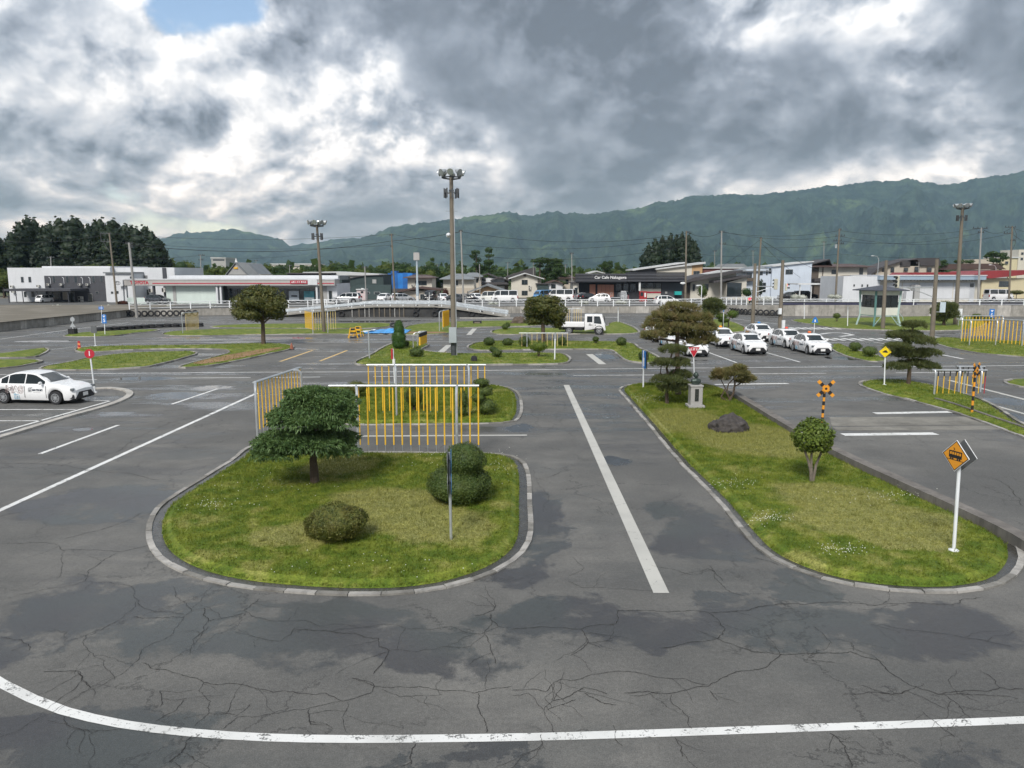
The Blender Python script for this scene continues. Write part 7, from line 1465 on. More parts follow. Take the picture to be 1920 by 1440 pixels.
# house wrapped in blue sheeting
b = Bld('building wrapped in bright blue scaffold sheeting', 745, 165, 'wrapped_building', 'building'); M_BS = mat('blue_sheeting', (0.015, 0.17, 0.52), 0.6, 0, 0.3, 0.5, 0.6, 2.0); M_BS2 = mat('blue_sheeting_dark', (0.010, 0.11, 0.36), 0.6, 0, 0.3, 0.5, 0.6, 2.0)
for k in range(4): b.box('sheet', 737+k*9.2, 746+k*9.2, 511.5+(k % 2)*0.7, None, M_BS if k % 2 else M_BS2, -0.05*k, 6)
b.box('sheet', 727, 737, 512, 545, M_BS2, 0.5, 6); b.box('sheet', 720, 728, 523, 534, M_BS, 0.2, 5); b.box('sheet', 733, 743, 508, 513, M_BS2, 0.3, 4); b.box('base_wall', 724, 776, 541, None, W_DARK, -0.5, 5.5)
# beige house
b = Bld('beige two-storey house with dark brown eaves behind the white pylon', 790, 150); b.box('wall', 764.5, 810, 519, None, W_CREAM, 0, 8); b.hip(757, 815, 520.5, 515, R_BRN, -1.2, 9, 772, 800); b.wins([(779, 800.5, 526.5, 535)], panes=2); b.ac(774, 535, 0); b.box('porch_wall', 755, 825, 544, None, W_BEIGE, -5, 0); b.prism('porch_roof', [(753, 544), (792, 536.5), (832, 541), (832, 544), (793, 540), (753, 547)], R_BRN, -6, 0.5); b.win(793, 806, 550, 561, d=-5, panes=3, fr=W_FRW)
b = Bld('pale two-storey house with a grey hipped roof right of the tall floodlight pole', 862, 160); b.box('wall', 831, 889, 522, 540, W_CREAM, 0, 9); b.box('wall', 830.5, 889.5, 539.5, None, W_BEIGE, -0.1, 9); b.hip(824, 890, 523, 513, R_GREY, -1.2, 10, 846, 868); b.wins([(854, 859, 526, 535), (827, 831, 531, 539), (852, 858, 545, 554)])
b = Bld('house with a grey hipped roof behind the pale two-storey house', 885, 185); b.box('wall', 872, 902, 518, None, W_BEIGE, 0, 8); b.hip(866, 906, 518.5, 511, R_GREY, -1, 9); b.win(892, 897, 522, 530)
b = Bld('low ochre garage with a wide grey gable roof', 915, 148); b.prism('wall', [(884, 560), (884, 549), (914, 537), (948, 547), (948, 560), (948, 572), (884, 572)], W_OR, 0, 8); b.gable(878, 953, 546.5, 532.5, R_GREY, -1, 8.5, 913, 3); b.win(885, 900, 549, 561, fr=wm('shutter_blue', (0.16, 0.34, 0.44)), gl=wm('shutter_blue', (0.16, 0.34, 0.44)), name='shutter'); b.win(904, 940, 549, 561, fr=W_BRN, name='opening'); b.box('post', 876.5, 878, 546, None, W_BRN, -1, -0.7)
b = Bld('traditional white-walled house with dark tiled gables', 925, 190); b.box('wall', 902, 948, 521, None, W_WHITE, 0, 9); b.gable(896, 932, 519, 512, R_DARK, -0.8, 9); b.gable(920, 955, 525, 518, R_DARK, -1.6, 4); b.wins([(932, 946, 529, 536), (902, 911, 522, 527)], d=-0.1, fr=W_BRN, panes=2); b.prism('lower_roof', [(888, 541), (905, 529), (950, 529), (955, 533), (905, 534), (893, 543)], R_DARK, -2.5, 0.2); b.box('dark_panel', 946, 953, 522, 545, W_BRN, -0.3, 0.2)
b = Bld('white gabled house with two square windows facing the course', 988, 165); b.prism('wall', [(958.5, 522), (984, 513), (1008, 522), (1008, 570), (958.5, 570)], W_CREAM, 0, 9); b.gable(953, 1020, 522, 511.5, R_LIGHT, -0.9, 10, 984.5, 1.8); b.box('side_wall', 1008, 1015, 524, None, W_BEIGE, 0.5, 9); b.wins([(978, 989.5, 524.5, 534), (978, 989.5, 545, 554)], panes=2); b.ac(993, 537, 0); b.ac(993, 541, 0); b.box('gable_vent', 981.5, 986.5, 514.5, 518.5, W_BRN, -0.06, 0.05); b.box('carport', 1007, 1028, 532, 555, W_GREEN, -0.5, 3); b.box('carport_roof', 1004, 1030, 531, 533, R_DARK, -0.8, 3.2)
b = Bld('brown house roof rising behind the white gabled house', 985, 215); b.box('wall', 962, 1004, 512, None, W_BRN, 0, 9); b.prism('roof', [(948, 518), (1000, 501), (1004, 502), (1004, 516), (948, 521)], R_DARK, -0.8, 9)
b = Bld('small yellow house with a dark hipped roof', 1035, 195); b.box('wall', 1022, 1042, 518, None, W_OR, 0, 7); b.hip(1017, 1046, 518, 513.5, R_DARK, -0.8, 8); b.win(1026, 1033, 520, 525)
b = Bld('low white house with a reddish roof behind the vans', 1040, 180); b.box('wall', 1030, 1055, 530, None, W_WHITE, 0, 7); b.gable(1024, 1056, 530, 525, R_BRN, -0.8, 7); b.win(1033, 1042, 533, 541)
b = Bld('brown-roofed house left of the black car shop', 1062, 190); b.box('wall', 1048, 1078, 521, None, W_BEIGE, 0, 7); b.hip(1046, 1080, 521, 515.5, R_BRN, -0.8, 8); b.win(1060, 1066, 524, 533, fr=W_BRN)
# black car shop
b = Bld('long black car workshop with a ribbed fascia and white lettering', 1180, 138, 'car_workshop', 'building')
b.box('wall', 1086, 1284, 528, None, W_BLK, 1.5, 12); b.box('wall', 1075, 1085.5, 530, None, W_CREAM, 0.5, 8); b.win(1077, 1084, 539, 556, d=0.5, fr=W_FRW, name='door'); b.box('annex_roof', 1070, 1087, 529, 531, R_DARK, 0, 8)
for k in range(6): b.box('fascia_board', 1079.5, 1174, 513+k*2.7, 515.5+k*2.7, W_BLK if k % 2 else W_DARK, -0.9-0.03*(k % 2), 1.5); b.box('fascia_board', 1174.3, 1285, 510.5+k*2.9, 513.2+k*2.9, W_DARK if k % 2 else W_BLK, -0.7-0.03*(k % 2), 1.5)
b.text('Car Cafe Nakagawa', 1143, 520.3, 0.72, M_SW, -1.0, 0.01)
for k in range(4): b.box('shutter', 1122+k*7.8, 1129.4+k*7.8, 534, 557, W_PINK, 1.38, 1.48)
b.box('shutter', 1107, 1118, 533.5, 556, W_PINK, 1.38, 1.48); b.wins([(1157, 1167, 532, 545), (1171, 1180, 532, 545), (1184, 1194, 533, 546)], d=1.4); b.wins([(1201, 1213, 531, 541), (1214, 1227, 531, 541), (1228, 1242, 531, 541)], d=1.4)
b.box('panel', 1201, 1242, 541.5, 559, W_CREAM, 1.3, 1.48); b.box('red_stripe', 1201, 1242, 547, 550, M_TRED, 1.26, 1.3); b.box('banner', 1197, 1200.5, 528.5, 545, W_FRW, -0.4, -0.3); b.box('side_wall', 1243, 1284, 530, None, W_DARK, 1.35, 1.6); b.box('cabinet', 1266.5, 1279, 546.5, 553, mat('teal_tank', (0.02, 0.36, 0.34), 0.5), 0.3, 1.2); b.box('meter', 1250, 1254, 547, 551, W_GREY, 1.2, 1.36)
v = Bld('red vending machine in front of the black car shop', 1207, 134, 'vending_machine', 'vending machine'); v.box('body', 1199.5, 1213.5, 546, None, REDP, 0, 0.8, bevel=0.03); v.box('window', 1201, 1206.5, 548, 555, W_GL, -0.02, 0.02); v.box('mark', 1208.5, 1211.5, 549, 557, M_SW, -0.03, 0.0)
b = Bld('modern house with a long rising shed roof behind the black car shop', 1250, 170); b.prism('wall', [(1193, 506), (1285, 493), (1285, 570), (1193, 570)], W_DARK, 1, 10); b.prism('roof', [(1186, 505), (1285, 491), (1285, 493.5), (1186, 507.5)], R_LIGHT, 0, 11); b.prism('wall', [(1231, 505), (1296, 496), (1296, 570), (1231, 570)], W_CREAM, 0, 6); b.prism('wall', [(1296, 495.5), (1316, 493.5), (1316, 570), (1296, 570)], W_OR, 0.1, 6); b.prism('roof', [(1228, 503.5), (1320, 491), (1320, 494.5), (1228, 506)], R_LIGHT, -0.6, 7); b.win(1299, 1311, 508, 517, panes=2)
b = Bld('single-storey pale house with dark shed roofs and a garage opening', 1345, 145); b.prism('wall', [(1297, 530), (1330, 520), (1382, 512), (1382, 572), (1297, 572)], W_CREAM, 1, 9); b.prism('wall', [(1358, 530), (1395, 519), (1395, 572), (1358, 572)], W_CREAM, -1.5, 3); b.prism('roof', [(1283, 526), (1300, 520), (1322, 515), (1388, 506.5), (1388, 509.5), (1336, 520), (1284, 530)], R_DARK, -1, 10); b.prism('roof', [(1332, 527), (1399, 515.5), (1399, 518.5), (1332, 530.5)], R_DARK, -2.3, 3); b.prism('solar_panel', [(1322, 514), (1360, 506.5), (1382, 506), (1340, 514)], R_LIGHT, 2, 6); b.win(1358.5, 1386, 530, 556, d=-1.5, fr=W_BRN, name='garage_opening'); b.wins([(1301, 1305.5, 533, 546), (1322, 1331, 532.5, 545)], d=1); b.box('dark_recess', 1286, 1297, 530, None, W_BRN, 1.5, 8)
b = Bld('dark red building with a grey roof in the background', 1362, 195); b.box('wall', 1318, 1405, 503, None, W_BRICK, 0, 9); b.box('roof', 1316, 1407, 501.5, 503.5, R_LIGHT, -0.4, 9.3); b.prism('roof', [(1350, 502), (1362, 494.5), (1395, 494.5), (1404, 502)], R_GREY, 1, 8)
b = Bld('white house with a bluish shed-roofed gable wall', 1460, 150); b.prism('wall', [(1446, 500), (1520, 491), (1520, 572), (1446, 572)], W_BLUEW, 0, 10); b.prism('roof', [(1445, 498), (1522, 489.5), (1522, 491.2), (1445, 500.2)], R_LIGHT, -0.4, 10.3); b.box('wall', 1400, 1446.5, 505, None, W_BLUEW, 0.7, 9); b.hip(1390, 1450, 508, 499, R_GREY, 0.2, 10, 1420, 1446); b.wins([(1471, 1485, 505, 514.5)], panes=2, fr=W_GREY); b.wins([(1437, 1440, 506, 516), (1442, 1447.5, 502.5, 513), (1425, 1431, 507, 516), (1400, 1411, 511, 524), (1432, 1438, 530, 548)], d=0.7); b.box('balcony', 1397, 1412, 521, 527, W_BRN, -0.4, 0.6)
b = Bld('traditional house with brown timber panels and tiled roofs', 1575, 155); b.box('wall', 1520, 1624, 500, None, W_CREAM, 0, 9); b.box('timber_panel', 1518, 1533, 500, 522, W_BRN, -0.1, 0.2); b.hip(1516, 1634, 500, 494, R_BRN, -1.2, 10, 1540, 1612); b.gable(1512, 1560, 497, 485.5, R_DARK, 0.5, 8, 1554, 2); b.wins([(1557, 1568, 505.5, 514), (1609, 1616, 502, 515)], panes=2); b.box('timber_post', 1540, 1541.5, 500, 522, W_BRN, -0.1, 0.1); b.prism('lower_roof', [(1518, 523), (1580, 516.5), (1632, 522), (1632, 526), (1518, 528)], R_DARK, -2.2, 0.2); b.box('ground_wall', 1522, 1580, 527, None, W_BRN, -1.2, 0.1)
v = Bld('pale flat carport over two black cars', 1517, 141, 'carport', 'carport'); v.box('roof', 1487, 1556, 531, 533.5, W_FRW, -2.5, 3)
for x in (1491, 1512, 1531, 1549): v.box('post', x, x+1.6, 533, None, W_FRW, -2.2, -2.0)
b = Bld('long white industrial shed with a blue-grey eave behind the right wall', 1710, 128, 'industrial_shed', 'building'); b.box('wall', 1645, 1838, 524, None, W_CREAM, 0, 10); b.box('wall', 1578, 1647, 518, None, W_WHITE, -0.5, 9)
b.box('eave', 1641, 1838, 517, 524.5, mat('eave_blue', (0.30, 0.38, 0.46), 0.5, 0, 0.06, 0.6), -1.4, 1); b.box('eave_cap', 1641, 1839, 515.6, 517.2, W_WHITE, -1.5, 10)
for k in range(34): b.box('eave_bracket', 1644+k*5.7, 1646.4+k*5.7, 524, 526, W_FR, -1.3, -0.9)
for k in range(5): b.box('shutter', 1660+k*32, 1690+k*32, 530, 560, W_WHITE, -0.06, 0.05)
b.win(1818, 1825, 531, 538.5, d=-0.06); b.box('door', 1818, 1827, 529.5, None, W_WHITE, -0.1, 0.02); b.wins([(1597, 1600, 533, 537), (1612, 1615, 533, 538), (1622, 1625, 533, 538)], d=-0.5); b.box('tank', 1706, 1716, 534, None, W_GREY, -1.6, -0.4); b.box('tank', 1692, 1704, 545, None, W_WHITE, -1.4, -0.5)
b = Bld('two-storey house with several dark gabled roofs behind the white shed', 1690, 175, group=None); b.prism('wall', [(1640, 505), (1684, 491), (1684, 570), (1640, 570)], W_BEIGE, 0, 8); b.prism('roof', [(1625, 517), (1640, 503), (1684, 488.5), (1687, 490), (1640, 506), (1628, 519)], R_DARK, -0.8, 8); b.box('wall', 1684, 1756, 499, None, W_BEIGE, 0.3, 8); b.prism('roof', [(1684, 488), (1704, 488), (1704, 500), (1678, 500)], R_DARK, 0.1, 8); b.prism('roof', [(1699, 488), (1715, 484), (1755, 483.5), (1760, 498), (1722, 498), (1715, 487)], R_DARK, -0.3, 8.5); b.wins([(1651, 1658, 502, 510), (1667, 1674, 501, 511), (1692, 1700, 502, 509), (1712, 1721, 500, 509), (1735, 1744, 501, 509)], fr=W_BRN, panes=2)
b = Bld('red metal roof between the white shed and the dark houses', 1745, 150); b.box('wall', 1700, 1795, 517, None, W_CREAM, 0, 6); b.prism('roof', [(1692, 516), (1700, 511), (1792, 510.5), (1797, 516)], R_RED, -0.6, 6)
b = Bld('beige shed with a large red metal roof at the right edge', 1880, 150); b.box('wall', 1840, 1960, 522, None, W_YEL, 0, 10); b.prism('roof', [(1806, 519), (1840, 508), (1960, 506), (1960, 510), (1850, 522)], R_RED, -1, 10.5); b.win(1872, 1892, 527, 538, panes=3)
b = Bld('long low building with a grey tiled roof', 1825, 200); b.box('wall', 1762, 1886, 506, None, W_GREY, 0, 8); b.prism('roof', [(1752, 506), (1766, 495), (1862, 494), (1880, 505)], R_BRN, -0.8, 9)
b = Bld('cream apartment block at the far right', 1895, 260, 'apartment_block', 'building'); b.box('wall', 1904, 1960, 468, None, W_CREAM, 0, 10); b.box('wall', 1870, 1906, 483, None, W_YEL, 0.4, 9); b.box('wall', 1825, 1872, 486, None, W_BEIGE, 0.8, 9); b.box('roof', 1868, 1908, 481.5, 484, R_LIGHT, 0, 9); b.wins([(1908, 1913, 473, 478), (1908, 1913, 483, 488), (1880, 1886, 490, 495)])
b = Bld('distant pale grey block above the treetops', 412, 600, 'apartment_block', 'building'); b.box('wall', 399, 426, 484, None, W_GREY, 0, 20); b.box('roof', 398, 427, 482.5, 484.5, R_LIGHT, -0.5, 20.5); b.win(402, 424, 486, 489)
b = Bld('distant long low pale building beyond the trees', 555, 500, 'factory', 'building'); b.box('wall', 510, 596, 496, None, W_CREAM, 0, 20); b.box('roof', 509, 597, 494, 496.3, R_LIGHT, -0.5, 20.5); b.win(520, 590, 499, 501)
b = Bld('white-roofed house right of the yellow house', 1120, 210); b.box('wall', 1106, 1130, 512, None, W_CREAM, 0, 7); b.gable(1102, 1134, 511.5, 507.5, R_LIGHT, -0.5, 8); b.win(1112, 1118, 514, 519)
# grey pylon sign
p = AT(783, 565, 126); t_ = thing('pylon_sign', 'tall grey pylon with a pale blank box on top', 'sign', (p.x, 126, 1.0)); H = ZT(488, 126)-1.0; MB().tube([(0, 0, -0.2), (0, 0, 3.2), (0, 0, 3.3), (0, 0, H)], [0.24, 0.24, 0.17, 0.17], 12).build('pole', mat('pylon_grey', (0.34, 0.40, 0.44), 0.5), t_, smooth=True); MB().box(-0.52, 0.46, -0.3, 0.3, H, ZT(473.5, 126)-1.0).build('box', M_FAS, t_, bevel=0.03); MB().box(-0.2, 0.2, -0.32, -0.27, 0.3, 1.2).build('plate', W_FRW, t_)

# ------------------------------------------------------------------ utility poles and wires
UT = 'utility poles along the streets'
POLES = {}
def upole(key, label, base, top, Y, r0=0.17, r1=0.11, m=None, arms=(), lean=True, z=None):
    z0 = zt(Y) if z is None else z; a_ = AT(base, 540, Y); tp = AT(top[0], top[1], Y); root = thing('utility_pole', label, 'utility pole', (a_.x, Y, z0), group=UT); T = Vector((tp.x-a_.x, 0, tp.z-z0))
    MB().tube([(0, 0, -0.3), (0, 0, 0.0), (T.x, 0, T.z)], [r0, r0, r1], 9).build('pole', m or M_POLE_G, root, smooth=True)
    for dz, w_, off in arms:
        MB().box(T.x-w_+off, T.x+w_+off, -0.06, 0.06, T.z-dz-0.05, T.z-dz+0.05).build('crossarm', M_DARK, root)
        for k in range(4): x = T.x+off-w_+0.1+k*(2*w_-0.2)/3; MB().lathe([(0.03, 0), (0.07, 0.08), (0.05, 0.22), (0.001, 0.24)], 6, (x, 0, T.z-dz+0.05)).build('insulator', M_DARK, root)
    POLES[key] = (Vector((tp.x, Y, tp.z))); return root, T
r_, T = upole('A', 'dark wooden pole with a square frame head before the cedar grove', 217, (205, 437), 121, 0.17, 0.12, M_POLE, ((0.1, 0.85, -0.6), (1.3, 0.85, -0.6)))
MB().cyl((T.x-1.4, 0, T.z-0.1), (T.x-1.4, 0, T.z-1.3), 0.05, n=5).build('frame_bar', M_DARK, r_); MB().cyl((T.x-1.1, 0, T.z-1.3), (T.x+0.2, 0, T.z-3.6), 0.05, n=5).build('brace', M_DARK, r_)
upole('B', 'pale concrete pole at the wall corner in front of the tyres', 253, (242, 455), 102.2, 0.2, 0.14, M_POLE_G, ((0.15, 0.5, 0.0), (0.6, 0.3, 0.2)), z=0.0)
upole('C', 'pole with a transformer behind the charcoal panel building', 97, (95, 481), 148, 0.16, 0.1, M_POLE_G, ((0.2, 0.7, 0.0),)); upole('D', 'thin pole with black insulators right of the white two-storey building', 377, (376, 478), 150, 0.13, 0.09, M_POLE_G, ((0.1, 0.6, 0.2), (1.0, 0.5, 0.0)))
r_, T = upole('E', 'dark pole with climbing bolts left of the white pylon', 740, (734, 438), 127, 0.17, 0.11, M_POLE, ((0.3, 0.35, 0.0), (2.2, 0.25, 0.0)))
upole('F', 'slim pale pole right of the tall floodlight pole', 869, (864, 433), 116.5, 0.16, 0.11, M_POLE_G, ((0.1, 0.3, 0.0),)); upole('F2', 'thin pale pole in front of the ochre garage', 900, (899, 495), 145, 0.10, 0.08, M_POLE_G); upole('F3', 'thin pole beside the pink portable cabin', 686, (684, 500), 128, 0.12, 0.09, M_POLE_G, ((0.2, 0.5, 0.0),))
upole('G', 'thin pale pole at the left end of the black car shop', 1073, (1072, 475), 150, 0.13, 0.09, M_POLE_G, ((0.1, 0.4, 0.0),)); r_, T = upole('H', 'brown pole at the right end of the black car shop', 1286, (1287, 433), 126, 0.18, 0.12, M_POLE, ((0.3, 0.4, 0.3),)); MB().ell((-0.6, -0.3, ZT(531, 126)-1), (0.45, 0.1, 0.2), 12, 6).build('oval_sign', W_FRW, r_)
upole('I', 'tall grey pole with a transformer left of the garage opening', 1353, (1353, 433), 130, 0.18, 0.12, M_POLE_G, ((0.2, 0.5, 0.0), (2.2, 0.6, 0.3))); upole('J', 'brown pole with guy wires behind the signal posts', 1421, (1427, 446), 117, 0.17, 0.12, M_POLE, ((0.15, 0.25, 0.0),))
r_, T = upole('K', 'dark pole crowded with crossarms above the traditional house', 1568, (1574, 429), 128, 0.17, 0.12, M_POLE, ((0.2, 0.3, 0.1), (1.2, 0.8, 0.2), (2.0, 0.7, -0.2), (2.5, 0.6, 0.3))); MB().lathe([(0.16, 0), (0.16, 0.6), (0.001, 0.62)], 8, (T.x-0.4, 0, T.z-3.2)).build('transformer', M_GALV, r_)
upole('L', 'grey pole with wide crossarms right of the white shed', 1836, (1840, 427), 125, 0.17, 0.12, M_POLE_G, ((0.1, 1.2, -0.2), (0.8, 0.5, 0.0))); r_, T = upole('M', 'dark pole wrapped in cables at the right edge', 1894, (1898, 424), 128, 0.17, 0.12, M_POLE, ((0.2, 0.9, -0.3), (1.2, 0.8, -0.5), (2.4, 0.4, 0.3))); MB().tube([(T.x+0.3, 0, T.z-0.3), (T.x+0.9, 0, T.z-1.4), (T.x+0.75, 0, T.z-3.0), (T.x+0.15, 0, T.z-4.6)], 0.04, 5).build('cable_loop', M_DARK, r_)
for i, (px, top, Y) in enumerate(((1310, 470, 200), (1340, 470, 215), (1412, 470, 220), (1545, 453, 190), (1723, 492, 160), (1000, 486, 210), (480, 488, 220), (620, 494, 200), (543, 497, 180), (952, 492, 215), (1060, 496, 215), (798, 498, 215), (820, 496, 210))):
    upole('Z%d' % i, 'slender far utility pole among the houses', px, (px, top), Y, 0.12, 0.08, M_POLE_G, ((0.15, 0.6, 0.0),))
M_WIRE = mat('wire_black', (0.015, 0.015, 0.018), 0.6)
def wire(label, P, sag=0.8, r=0.028):
    pts = []
    for a_, b_ in zip(P, P[1:]):
        for k in range(12): t = k/12; q = a_.lerp(b_, t); pts.append((q.x, q.y, q.z-4*sag*t*(1-t)))
    pts.append(tuple(P[-1])); o = MB().tube(pts, r, 4).build('power_line', M_WIRE); tagit(o, label, 'power line', 'overhead power lines')
def wp(k, dz=0.0, dx=0.0): return POLES[k]+Vector((dx, 0, -dz))
far = lambda px, py, Y: AT(px, py, Y)
wire('upper power line from the left edge over the showroom to the dark pole', [far(-30, 448, 122), wp('A', 0.1), wp('E', 0.1)], 0.9); wire('lower thick power line over the showroom roof', [wp('B', 0.3), wp('E', 1.2)], 1.3, 0.045); wire('thin power line just below the thick one over the showroom', [wp('A', 1.3), wp('E', 1.9)], 0.9)
wire('power line rising from the dark pole to the slim pale pole', [wp('E', 1.2), wp('F', 0.1)], 0.2, 0.04); wire('upper power line from the slim pale pole to the car shop pole', [wp('F', 0.1), wp('H', 0.4)], 1.5, 0.035); wire('power line from the dark pole towards the car shop pole', [wp('E', 0.1), wp('H', 1.0)], 2.2, 0.03); wire('lowest power line sagging in front of the mountains', [wp('E', 1.3), wp('H', 2.4)], 2.6, 0.03)
wire('upper power line from the car shop pole to the crowded pole', [wp('H', 0.1), wp('I', 0.2), wp('K', 0.3)], 0.8, 0.03); wire('middle power line from the tall grey pole to the crowded pole', [wp('I', 0.1), wp('K', 1.2)], 0.9, 0.03); wire('lower power line from the tall grey pole to the crowded pole', [wp('I', 2.2), wp('K', 2.4)], 0.7); wire('upper power line from the crowded pole to the right pole', [wp('K', 0.3), wp('L', 0.1), wp('M', 0.2), far(1990, 428, 128)], 0.9, 0.03)
wire('second power line from the crowded pole to the right edge', [wp('K', 1.2), wp('M', 1.2), far(1990, 440, 128)], 1.6, 0.03); wire('third power line from the crowded pole to the right pole', [wp('K', 2.0), wp('L', 0.8)], 1.0); wire('guy wire slanting left from the brown pole', [wp('J', 0.2), far(1352, 500, 130)], 0.1, 0.02); wire('pair of service wires slanting right from the brown pole', [wp('J', 0.3), far(1545, 512, 150)], 0.3, 0.03); wire('second service wire slanting right from the brown pole', [wp('J', 0.7), far(1500, 520, 150)], 0.3, 0.025)
wire('power line over the far houses at left', [wp('C', 0.2), wp('D', 0.1), far(560, 478, 150)], 0.6); wire('lowest long power line along the right houses', [far(1290, 472, 130), far(1420, 478, 130), far(1574, 476, 128), far(1840, 480, 125)], 0.5, 0.022)
# curved street lamps
for i, (px, py, Y) in enumerate(((1648, 480, 150), (1868, 497, 160))):
    p = AT(px, py, Y); t_ = thing('street_lamp', ('curved street lamp above the control hut' if i == 0 else 'curved street lamp near the red-roofed shed'), 'street lamp', (p.x, Y, zt(Y))); H = p.z-zt(Y); MB().tube([(0, 0, -0.2), (0, 0, H-0.6), (-0.3, 0, H-0.1), (-1.0, 0, H+0.05)], [0.09, 0.07, 0.05, 0.05], 8).build('mast', M_GALV, t_, smooth=True); MB().ell((-1.25, 0, H+0.03), (0.35, 0.15, 0.09), 10, 6).build('lamp_head', M_WMETAL, t_, smooth=True)
p = AT(1414, 590, 112); t_ = thing('street_lamp', 'short white bent pipe lamp behind the long railing', 'street lamp', (XT(1315, 560, 115), 115, 1.0)); H = ZT(535, 115)-1; MB().tube([(0, 0, 0), (0, 0, H-0.1), (-0.15, 0, H), (-0.8, 0, H)], 0.06, 8).build('mast', M_WMETAL, t_); MB().box(-0.9, -0.5, -0.08, 0.08, H-0.12, H-0.04).build('lamp_head', M_WMETAL, t_)

# ------------------------------------------------------------------ background trees
def proto(kind, seed):
    rr = random.Random(seed); LB = []
    if kind == 'cedar':
        H = 10.0
        for k in range(9):
            f = k/8; r = (1-f)**0.5*1.8+0.55; LB.append((rr.uniform(-.25, .25), rr.uniform(-.25, .25), 1.8+f*7.8, r, r, 1.15))
            if k < 7: a_ = rr.uniform(0, 6.28); LB.append((math.cos(a_)*r*0.7, math.sin(a_)*r*0.7, 1.6+f*7.8, r*0.6, r*0.6, 0.9))
        me = foliage_mesh('crown', LB, 2600, 0.55, 'leaf', L_CEDAR, seed, 0.8, 0.3); th = 3.0
    elif kind == 'broad' or kind == 'spring':
        for k in range(11): a_ = rr.uniform(0, 6.28); q = rr.uniform(0, 2.6); LB.append((math.cos(a_)*q, math.sin(a_)*q, rr.uniform(3.6, 8.4-q*0.8), rr.uniform(1.1, 2.0), rr.uniform(1.1, 2.0), rr.uniform(0.9, 1.5)))
        me = foliage_mesh('crown', LB, 2600, 0.5, 'leaf', L_FAR2 if kind == 'spring' else L_FAR, seed, 0.7, 0.3); th = 5
    else:                                    # open pine
        for k in range(13): f = rr.random(); a_ = rr.uniform(0, 6.28); q = rr.uniform(0.3, 2.6)*(1-f*0.7); LB.append((math.cos(a_)*q, math.sin(a_)*q, 3.2+f*6.4, rr.uniform(0.8, 1.4), rr.uniform(0.8, 1.4), rr.uniform(0.35, 0.6)))
        me = foliage_mesh('crown', LB, 1500, 0.5, 'leaf', L_FAR, seed, 0.55, 0.3); th = 8.5
    tr = MB().tube([(0, 0, -0.3), (0.05, 0, th*0.5), (0, 0.05, th)], [0.22, 0.17, 0.08], 7).mesh('trunk', M_BARK, True); return me, tr
PT = {(k, i): proto(k, 60+i*3+len(k)) for k in ('cedar', 'broad', 'spring', 'pine') for i in range(3)}
TN = {'cedar': 'cedar_tree', 'broad': 'broadleaf_tree', 'spring': 'broadleaf_tree', 'pine': 'pine_tree'}
def bgtree(kind, i, label, px, ytop, Y, wide=1.0, group=None):
    p = AT(px, 540, Y); z = zt(Y); top = ZT(ytop, Y); s = (top-z)/9.6
    r = thing(TN[kind], label, 'tree', (p.x, Y, z), random.uniform(0, 6.28), group); r.scale = (s*wide, s*wide, s); me, tr = PT[(kind, i % 3)]
    link('crown', me, r); link('trunk', tr, r)
gr = [(32, 446, 182), (46, 430, 186), (62, 421, 190), (78, 424, 200), (92, 436, 184), (106, 432, 196), (120, 422, 190), (134, 430, 200), (146, 422, 188), (160, 426, 196), (174, 434, 186), (186, 428, 198), (200, 424, 190), (214, 430, 186), (226, 426, 196), (240, 434, 188), (254, 436, 192), (266, 440, 186), (278, 436, 190), (290, 446, 184), (302, 462, 186), (310, 478, 188), (-10, 440, 180), (-28, 446, 184), (8, 456, 190)]
for i, (x, y, Y) in enumerate(gr): bgtree('cedar', i, 'dark tall cedar in the dense grove behind the white two-storey building', x, y, Y, random.uniform(1.05, 1.35), 'cedar grove at left')
for i, (x, y, Y) in enumerate([(-14, 492, 158), (6, 488, 156), (24, 500, 162), (50, 492, 160), (72, 490, 160), (100, 500, 162), (128, 494, 160), (152, 492, 160), (176, 488, 162), (204, 484, 162), (232, 488, 162), (262, 492, 160), (290, 500, 160), (318, 496, 160), (335, 500, 158), (356, 498, 160), (380, 500, 160)]): bgtree('spring', i, 'light green broadleaf tree in the row directly behind the white building', x, y, Y, 1.15, 'spring-green trees at left')
for i, (x, y, Y) in enumerate([(328, 470, 200), (344, 490, 190), (402, 494, 185), (418, 490, 190), (470, 486, 200), (490, 482, 205), (508, 484, 200), (526, 488, 195), (545, 492, 190), (566, 494, 190), (585, 490, 190), (605, 484, 190), (622, 482, 195), (640, 484, 195), (655, 486, 190), (668, 494, 185), (708, 494, 190), (722, 486, 195), (738, 482, 200), (754, 482, 195), (772, 484, 195), (788, 490, 190), (806, 488, 195), (826, 498, 200), (846, 494, 200), (962, 500, 230), (1080, 500, 230), (1095, 500, 230), (940, 502, 230), (1178, 502, 220), (1160, 498, 215), (1316, 488, 200), (1330, 496, 200)]): bgtree('broad' if i % 3 else 'spring', i, 'mid green broadleaf tree in the belt of trees behind the houses', x, y, Y, 1.2, 'broadleaf belt behind the houses')
PL = ['left one of the two tall dark pines above the traditional house', 'right one of the two tall dark pines above the traditional house', 'left of three feathery pines behind the white gabled house', 'middle of three feathery pines behind the white gabled house', 'right of three feathery pines behind the white gabled house', 'left pine of the pair above the black car shop roof', 'right pine of the pair above the black car shop roof', 'thin dark pine above the beige house roof', 'dark pine right of the dark gabled houses', 'low dark pine beside the right floodlight pole roofline', 'wide dark pine above the long grey tiled roof', 'tall pine left of the cream apartment block', 'pine touching the cream apartment block', 'small pine above the red metal roof']
